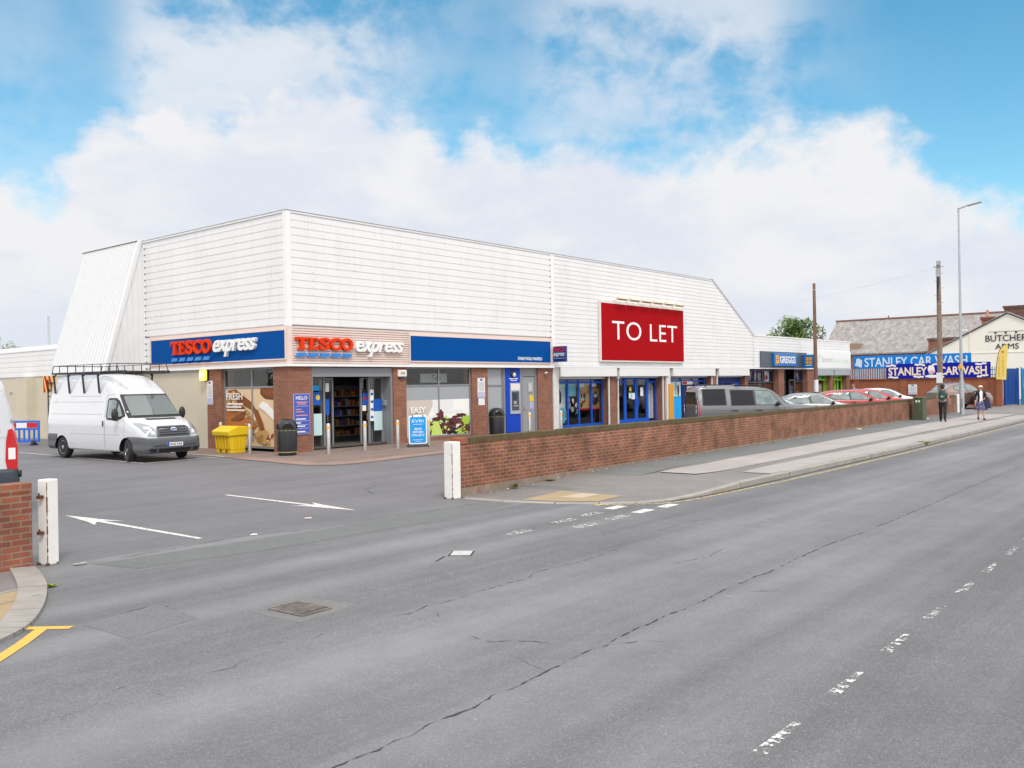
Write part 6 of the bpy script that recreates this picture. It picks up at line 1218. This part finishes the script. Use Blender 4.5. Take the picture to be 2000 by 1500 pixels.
# ------------------------------------------------------------------ street furniture further off
t = thing('street_lamp', 'tall slender grey street lamp beside the walking woman', 'street lamp', (36.3, -11.62, .1)); m = MB(); m.tube((0, 0, 0), (0, 0, 1.9), .125, 14); m.tube((0, 0, 1.9), (-.05, 0, 5.6), .085, 12, 0, .07); m.tube((-.05, 0, 5.6), (-.09, 0, 11.2), .07, 12, 0, .045); m.build('column', GALV, t, smooth=40)
m = MB(); m.tube((-.09, 0, 11.2), (-.09, 0, 11.42), .06, 10); m.tube((-.09, 0, 11.38), (-.2, -.42, 11.46), .04, 8); m.build('bracket', GALV, t); m = MB(); m.obox((-.32, -.85, 11.5), (.22, .8, .07), rad(-14), 0, rad(-6)); m.build('lantern', GALV, t, bevel=.02); m = MB(); m.box(-.128, -.09, -.06, .06, .4, .9); m.build('access_door', M('galv_dark', (.25, .26, .28), .5, .4), t)
t = thing('amber_box', 'small amber warning box strapped to the street lamp', 'box', (36.2, -11.62, 2.62)); m = MB(); m.box(-.10, .0, -.1, .1, 0, .24); m.build('lens', M('amber', (.75, .36, .02), .4), t, bevel=.03); m = MB(); m.tube((.05, 0, .05), (.05, 0, .1), .1, 12); m.build('strap', GALV, t)
t = thing('telegraph_pole', 'weathered telegraph pole with a grey box at its top beside the street lamp', 'pole', (37.5, -10.2, .1)); m = MB(); m.tube((0, 0, 0), (-.02, 0, 8.75), .16, 14, 0, .11); m.build('pole', WOOD, t, smooth=40)
m = MB(); m.box(-.19, -.10, -.11, .11, 7.85, 8.3); m.box(-.15, -.09, -.09, .09, 8.52, 8.72); m.build('junction_box', GALV, t); m = MB()
for i in range(14): z = 3.0+i*.42; s = 1 if i % 2 else -1; m.tube((0, 0, z), (0, s*.27, z), .012, 5)
m.tube((-.02, -.3, 8.42), (-.02, .3, 8.42), .02, 6); m.build('step', GALV, t); m = MB(); m.box(-.18, -.13, -.16, .16, 1.75, 2.35); m.build('notice', PM['paper'], t)
m = MB(); m.path([(-.12, .03, 7.85), (-.16, .05, 7.5), (-.15, .02, 7.2), (-.14, .04, 6.5)], .03, 6); m.path([(-.1, -.03, 7.85), (-.15, -.05, 7.5), (-.16, -.01, 7.1)], .025, 6); m.build('cable', BLACK, t)
m = MB(); P = []
for i in range(15): a = i/14; P.append((-.02+(40.6-37.5)*a*3.4, .0+(8.6*a*3.4), 8.4-1.9*a-2.2*a*(1-a)))
m.path(P, .006, 4); m.build('wire', M('wire_grey', (.45, .45, .47), .6), t)
t = thing('telegraph_pole', 'slim wooden pole rising in front of the bakery and charity shop signs', 'pole', (41.05, -1.55, .1)); m = MB(); m.tube((0, 0, 0), (-.10, .0, 8.45), .15, 12, 0, .09); m.build('pole', M('wood_brown', (.17, .095, .065), .85, var=.25, vscale=5), t, smooth=40); m = MB(); m.tube((-.02, 0, 1.25), (-.02, 0, 2.05), .152, 12, 0, .15); m.build('white_band', PM['paper'], t); m = MB(); m.tube((-.1, 0, 8.0), (-.1, 0, 8.06), .1, 8); m.build('collar', GALV, t)
t = thing('utility_cabinet', 'dark green utility cabinet standing against the brick wall', 'cabinet', (28.75, -11.55, .1), rad(3)); m = MB(); m.box(-.42, .42, -.20, .20, 0, 1.08); m.build('body', M('cabinet_green', (.06, .075, .035), .6, var=.2, vscale=5, stain=((.10, .09, .05), 5, .6)), t, bevel=.01); m = MB(); m.box(-.46, .46, -.24, .24, 1.08, 1.13); m.build('top', M('cabinet_top', (.10, .105, .06), .6), t, bevel=.012); m = MB(); m.box(-.40, -.005, -.212, -.2, .05, 1.04); m.box(.005, .40, -.212, -.2, .05, 1.04); m.build('door', MATS['cabinet_green'], t); m = MB(); m.box(-.425, -.42, .02, .10, .88, .98); m.box(-.425, -.42, -.10, -.03, .88, .98); m.build('label_plate', PM['paper'], t)
# car wash: brick wall, palisade, two banners, gates, flags
t = thing('car_wash_wall', 'orange brick wall with flat pilasters below the car wash banners', 'wall', (52.5, 0, 0)); m = MB(); m.box(0, .25, -10.3, .6, -.05, 2.08)
for y in (-.5, -3.9, -7.0, -10.3): m.box(-.06, 0, y, y+.45, -.05, 2.08)
m.build('brickwork', BRICKO, t); m = MB(); m.box(-.09, .29, -10.35, .6, 2.08, 2.15); m.build('coping', BRICKO, t)
notice('white and lilac notice on the orange car wash wall', (52.43, -4.05, .95), LU, .62, .74)
t = thing('palisade_fence', 'pale grey and blue palisade fence on top of the car wash wall', 'fence', (52.62, 0, 2.15)); m = MB(); y = .5
while y > -10.4: m.prism([(y, 0), (y+.07, 0), (y+.07, .72), (y+.035, .80), (y, .72)], 'x', -.01, .01); y -= .17
m.build('pales', M('pale_steel', (.46, .55, .62), .5, .3), t); m = MB(); m.box(.01, .05, -10.4, .6, .15, .21); m.box(.01, .05, -10.4, .6, .5, .56); m.build('rail', PBLUE, t)
FOAM = PM['white']
s = sign('car_wash_banner', 'dark blue banner with cream car wash lettering tied above the brick wall', 'banner', (52.40, -2.5, 2.14)); m = MB(); plate_on(m, (0, 0, 0), LU, FZ, rrect(0, 7.12, 0, 1.10, .06), .02, 0); m.build('banner', M('banner_blue', (.005, .012, .30), .6, spec=.15), s)
m = MB(); text_on(m, 'STANLEY', (-.022, -.15, .22), LU, FZ, 2.75, .62, .004, 0, .03); text_on(m, 'CARWASH', (-.022, -3.72, .22), LU, FZ, 3.15, .60, .004, 0, .03); m.build('lettering', M('letter_cream', (.80, .66, .50), .5), s); m = MB()
for cx, cy in ((.35, .98), (.5, .10), (6.5, .98), (6.6, .12), (2.4, 1.0), (3.6, 1.0), (2.3, .1), (3.7, .1)):
    m = MB()
    for j in range(5): R = random.Random(j+int(cx*10)); plate_on(m, (-.02, 0, 0), LU, FZ, blob(cx+(j-2)*.14, cy+R.uniform(-.05, .05), .10, .07, 10, .2, j), .004+.0005*j)
    m.build('foam_print', FOAM, s)
m = MB(); plate_on(m, (-.02, 0, 0), LU, FZ, blob(3.2, .62, .24, .36, 16, .15, 4), .004); plate_on(m, (-.02, 0, 0), LU, FZ, blob(3.2, .14, .5, .12, 16, .15, 7), .005); m.build('foam_print', FOAM, s); m = MB(); plate_on(m, (-.025, 0, 0), LU, FZ, blob(3.24, .45, .2, .13, 14, .1, 2), .006); m.build('pink_splash', M('pink_print', (.70, .36, .42), .5), s)
s = sign('car_wash_board', 'bright blue board with white car wash lettering behind the palisade fence', 'sign', (53.1, .3, 2.95)); m = MB(); m.box(0, .06, -8.5, -.1, 0, .98); m.build('board', M('board_sky', (.010, .20, .62), .6, spec=.15), s); m = MB(); text_on(m, 'STANLEY CAR WASH', (-.002, -.95, .12), LU, FZ, 7.3, .70, .006, 0, .012); plate_on(m, (0, 0, 0), LU, FZ, blob(.5, .45, .3, .34, 12, .3, 3), .008); m.build('lettering', M('letter_pale', (.66, .73, .76), .5), s); m = MB()
for y in (-.3, -4.3, -8.3): m.box(.06, .14, y-.04, y+.04, -2.9, .95)
m.build('post', GALV, s)
t = thing('metal_gate', 'dark blue corrugated gate leaf standing open by the car wash entrance', 'gate', (54.4, -10.1, 0), rad(-15)); m = MB()
for i in range(9): m.box(i*.2, i*.2+.12, -.05, .05, .15, 2.75); m.box(i*.2+.12, i*.2+.2, -.03, .03, .15, 2.75)
m.build('leaf', M('gate_blue', (.008, .055, .24), .5, var=.12, vscale=2), t); m = MB(); m.box(-.10, 0, -.08, .08, 0, 2.9); m.box(1.8, 1.9, -.06, .06, .1, 2.8); m.build('post', M('gate_blue2', (.01, .07, .28), .5), t)
t = thing('gate_sign', 'tall pale blue panel sign beside the dark blue gate', 'sign', (56.6, -10.75, 0)); m = MB(); m.box(-.04, .04, -.62, 0, .1, 2.75); m.build('panel', M('panel_sky', (.015, .33, .68), .45), t); m = MB(); plate_on(m, (-.04, 0, 0), LU, FZ, blob(.3, 2.25, .12, .26, 12, .1, 3), .004); plate_on(m, (-.04, 0, 0), LU, FZ, blob(.32, .9, .16, .2, 14, .05, 4), .004); m.build('emblem', FOAM, t); m = MB(); m.box(-.03, .03, -.68, -.62, 0, 2.85); m.box(-.03, .03, 0, .06, 0, 2.85); m.build('post', MATS['gate_blue2'], t)
t = thing('metal_gate', 'bright blue gate leaf at the right edge of the picture', 'gate', (57.5, -11.55, 0)); m = MB()
for i in range(12): m.box(-.04, .04, -i*.2-.14, -i*.2, .15, 2.6); m.box(-.025, .025, -i*.2-.2, -i*.2-.14, .15, 2.6)
m.build('leaf', M('gate_mid_blue', (.012, .10, .42), .5), t); m = MB(); m.box(-.07, .07, 0, .14, 0, 2.8); m.build('post', MATS['gate_blue2'], t)
def feather(label, loc, rz, h, w, z0, col, mat2, txt):
    t = thing('feather_flag', label, 'flag', loc, rz); P = [(0, z0), (w*.86, z0-.05), (w*.92, z0+h*.45), (w, z0+h*.75), (w*1.05, h+z0-.05), (w*.85, h+z0), (w*.55, h*.93+z0), (w*.28, h*.78+z0), (w*.10, h*.5+z0)]
    m = MB(); m.prism([(-a, b) for a, b in P], 'x', -.008, .008); m.build('flag', col, t); m = MB(); m.path([(0, .03, 0)]+[(0, .02-a, b) for a, b in (P[0], P[8], P[7], P[6], P[5], P[4])], .018, 6); m.build('pole', BLACK, t)
    m = MB()
    if txt:
        for j, wd in enumerate(txt): text_on(m, wd, (-.009, -.26-w*.33*j, z0+.15), FZ, (0, 1, 0), h*.58, w*.17, .003)
        plate_on(m, (-.008, 0, 0), LU, FZ, blob(w*.6, z0+h*.78, .12, .10, 10, .3, 3), .004)
    else: m.box(-.012, -.009, -w*.6, -w*.3, z0+.3, z0+h*.6)
    m.build('lettering', mat2, t); m = MB(); m.box(-.3, .3, -.03, .03, 0, .04); m.box(-.03, .03, -.3, .3, 0, .04); m.build('base', BLACK, t)
feather('yellow feather flag with red hand car wash lettering', (51.9, -10.05, .1), 0, 2.4, .74, 1.9, M('flag_yellow', (.74, .58, .14), .6), M('flag_print', (.62, .20, .06), .6), ('HAND CAR', 'WASH'))
feather('narrow pink feather flag behind the yellow one', (55.2, -11.1, 0), 0, 2.2, .5, 1.3, M('flag_pink', (.66, .30, .34), .6), PM['red'], None)

# ------------------------------------------------------------------ pub, houses and trees beyond
SLATE = brick_mat('slate_roof', (.36, .335, .325), (.285, .265, .26), (.225, .21, .205), bw=.35, bh=.22, ms=.014, vr=.35)
t = thing('pub', 'cream gabled pub with black BUTCHERS ARMS lettering and brick chimney', 'pub', (75, 0, 0)); m = MB(); G_ = [(1.3, -.1), (1.3, 4.15), (-6.2, 7.95), (-13.8, 4.15), (-13.8, -.1)]; m.prism(G_, 'x', 0, 9); m.box(-.04, 0, -13.8, 1.3, 4.38, 4.46); m.build('wall', CREAM, t)
m = MB()
for a, b in (((1.6, 4.05), (-6.2, 8.05)), ((-14.1, 4.05), (-6.2, 8.05))): m.add([(-.18, a[0], a[1]), (-.18, b[0], b[1]), (9.2, b[0], b[1]), (9.2, a[0], a[1]), (-.18, a[0], a[1]+.09), (-.18, b[0], b[1]+.09), (9.2, b[0], b[1]+.09), (9.2, a[0], a[1]+.09)], [(0, 1, 2, 3), (4, 5, 6, 7), (0, 1, 5, 4), (3, 2, 6, 7), (0, 3, 7, 4)])
ro = m.build('roof', SLATE, t)
def chimney(par, x, y, z0, z1, w, d, pots, mt=BRICK):
    m = MB(); m.box(x, x+d, y-w, y, z0, z1-.3); m.box(x-.06, x+d+.06, y-w-.06, y+.06, z1-.3, z1-.16); m.box(x-.12, x+d+.12, y-w-.12, y+.12, z1-.16, z1); o = m.build('chimney', mt, par)
    for py in pots: m = MB(); m.lathe([(.13, 0), (.11, .55), (.14, .6), (.14, .66)], 10, (x+d/2, py, z1)); m.build('chimney_pot', M('pot_clay', (.50, .27, .19), .8), o)
CHB = brick_mat('brick_chimney', (.20, .10, .075), (.14, .075, .06), (.12, .09, .08)); chimney(ro, 1.2, -5.7, 6.9, 8.75, 2.05, 1.0, (-7.4,), CHB); chimney(ro, 3.0, -3.35, 5.4, 7.95, 1.0, .9, (-3.8,), BRICK)
m = MB(); text_on(m, 'BUTCHERS', (-.02, -4.35, 5.45), LU, FZ, 3.75, .58, .03, 0, .0); text_on(m, 'ARMS', (-.02, -5.15, 4.72), LU, FZ, 1.95, .50, .03, 0, .0); m.build('lettering', BLACK, t); m = MB(); m.box(-.03, 0, -9, -4.6, 6.33, 6.35)
for y in (-5.25, -6.1, -6.95, -7.8): m.tube((0, y, 6.34), (-.35, y, 6.3), .02, 5); m.obox((-.30, y, 6.2), (.14, .15, .18))
m.build('sign_lamp', BLACK, t); m = MB(); m.tube((-.05, -3.0, 4.2), (-.05, -3.0, 6.4), .03, 6); m.build('downpipe', CREAM, t); m = MB(); m.box(-.2, -.02, -2.9, -2.4, 6.55, 6.68); m.build('vent', CREAM, t)
for y in (-10.5, -12.8): m = MB(); m.box(-.05, .05, y-.5, y+.5, 1, 2.6); m.build('window', GREY, t)
t = thing('brick_house', 'low brick outbuilding with lean-to slate roof between slate roof and pub', 'house', (78, 0, 0)); m = MB(); m.prism([(1.5, 0), (1.5, 5.9), (-1.5, 5.95), (-1.5, 0)], 'x', 0, 2); m.build('wall', BRICK, t); m = MB(); m.prism([(1.6, 5.9), (-1.7, 5.95), (-1.7, 6.15), (1.6, 6.1)], 'x', -.1, 2.1); m.build('roof', M('slate_dark', (.10, .075, .07), .8), t)
t = thing('slate_house', 'long building with a broad weathered slate roof behind the car wash', 'house', (80, 0, 0)); m = MB(); m.prism([(0.2, 0), (.2, 4.85), (5, 8.4), (9.8, 4.85), (9.8, 0)], 'y', -9, 13.0); m.build('wall', BRICK, t); m = MB(); m.add([(0, -9, 4.75), (0, 13.2, 4.75), (5, 13.2, 8.6), (5, -9, 8.6), (0, -9, 4.9), (0, 13.2, 4.9), (5, 13.2, 8.75), (5, -9, 8.75)], [(0, 1, 2, 3), (4, 5, 6, 7), (0, 1, 5, 4), (1, 2, 6, 5), (0, 3, 7, 4)]); m.add([(10, -9, 4.75), (10, 13.2, 4.75), (5, 13.2, 8.75), (5, -9, 8.75)], [(0, 1, 2, 3)])
ro = m.build('roof', SLATE, t); m = MB(); m.box(4.85, 5.15, -9, 13.3, 8.7, 8.86); m.build('ridge_tiles', M('ridge_clay', (.22, .10, .075), .85), ro); m = MB(); m.tube((5, 7.5, 8.8), (5, 7.5, 9.1), .06, 6); m.build('finial', MATS['ridge_clay'], ro); m = MB(); m.box(.6, 1.4, 9.1, 10.3, 5.3, 6.0); m.build('roof_vent', M('vent_brown', (.30, .20, .14), .85), ro)
t = thing('distant_house', 'distant house showing only its ridge and chimney over the low white roof', 'house', (70, 25, 0)); m = MB(); m.box(-4, 4, -4, 4, 0, 5.2); m.build('wall', BRICK, t); m = MB(); m.prism([(-4.3, 5.1), (4.3, 5.1), (0, 6.6)], 'x', -4.2, 4.2); ro = m.build('roof', SLATE, t); chimney(ro, -1, .6, 6.0, 7.3, 1.3, .6, (.3, -.3))
def tree(label, loc, h, crown, n, cols, seed, group='trees beyond the roofs'):
    t = thing('tree', label, 'tree', loc, 0, group); R = random.Random(seed); m = MB(); m.tube((0, 0, 0), (0, 0, h*.55), h*.035, 8, 0, h*.022)
    for i in range(7): a = R.uniform(0, 6.28); z = h*R.uniform(.35, .6); m.tube((0, 0, z), (math.cos(a)*crown*.6, math.sin(a)*crown*.6, z+h*.25), h*.014, 6, 0, h*.005)
    m.build('trunk', WOOD, t); m = MB(); cl = []
    for i in range(26): a = R.uniform(0, 6.28); q = R.uniform(0, 1)**.6*crown; z = h*.68+R.uniform(-.26, .30)*h; q *= math.sqrt(max(.12, 1-((z-h*.68)/(h*.34))**2)); cl.append((Vector((q*math.cos(a), q*math.sin(a), z)), crown*R.uniform(.22, .42), R.randrange(len(cols))))
    for i in range(n):
        c, rr, ci = R.choice(cl); d = Vector((R.gauss(0, 1), R.gauss(0, 1), R.gauss(0, .8))).normalized()*rr*R.uniform(.5, 1.05); p = c+d; a = Vector((R.gauss(0, 1), R.gauss(0, 1), R.gauss(0, 1))).normalized(); b = a.orthogonal().normalized(); s_ = R.uniform(.12, .26)*crown/3.2; m.add([p+a*s_, p+b*s_*.6, p-a*s_, p-b*s_*.6], [(0, 1, 2, 3)], ci if R.random() < .7 else R.randrange(len(cols)))
    m.build('crown', [M('leaf_%d' % i, c_, .6, var=.2, vscale=2) for i, c_ in enumerate(cols)], t); return t
LC = [(.115, .19, .035), (.075, .14, .025), (.16, .24, .05)]
tree('full green tree rising over the low white roof beside the slim wooden pole', (89.6, 19.9, 0), 9.4, 3.2, 5200, LC, 3); tree('smaller green treetop left of the full tree over the low white roof', (86, 22.8, 0), 7.0, 2.2, 2600, LC, 5); tree('dark green treetop at the far left edge of the picture', (26.0, 94, 0), 9.0, 2.2, 2600, LC, 8)
t = thing('mast', 'thin grey mast standing behind the low wing at the left', 'mast', (8.2, 37.2, 0)); m = MB(); m.tube((0, 0, 0), (0, 0, 7.1), .075, 8); m.build('pole', GALV, t); m = MB(); m.sphere((0, 0, 7.12), .08); m.build('cap', GALV, t)
t = thing('street_lamp', 'tiny distant street lamp near the dark treetop', 'street lamp', (22, 78, 0)); m = MB(); m.tube((0, 0, 0), (0, 0, 7.0), .06, 6); m.build('column', GALV, t); m = MB(); m.box(-.6, .6, -.08, .08, 6.95, 7.05); m.build('lantern', GALV, t)
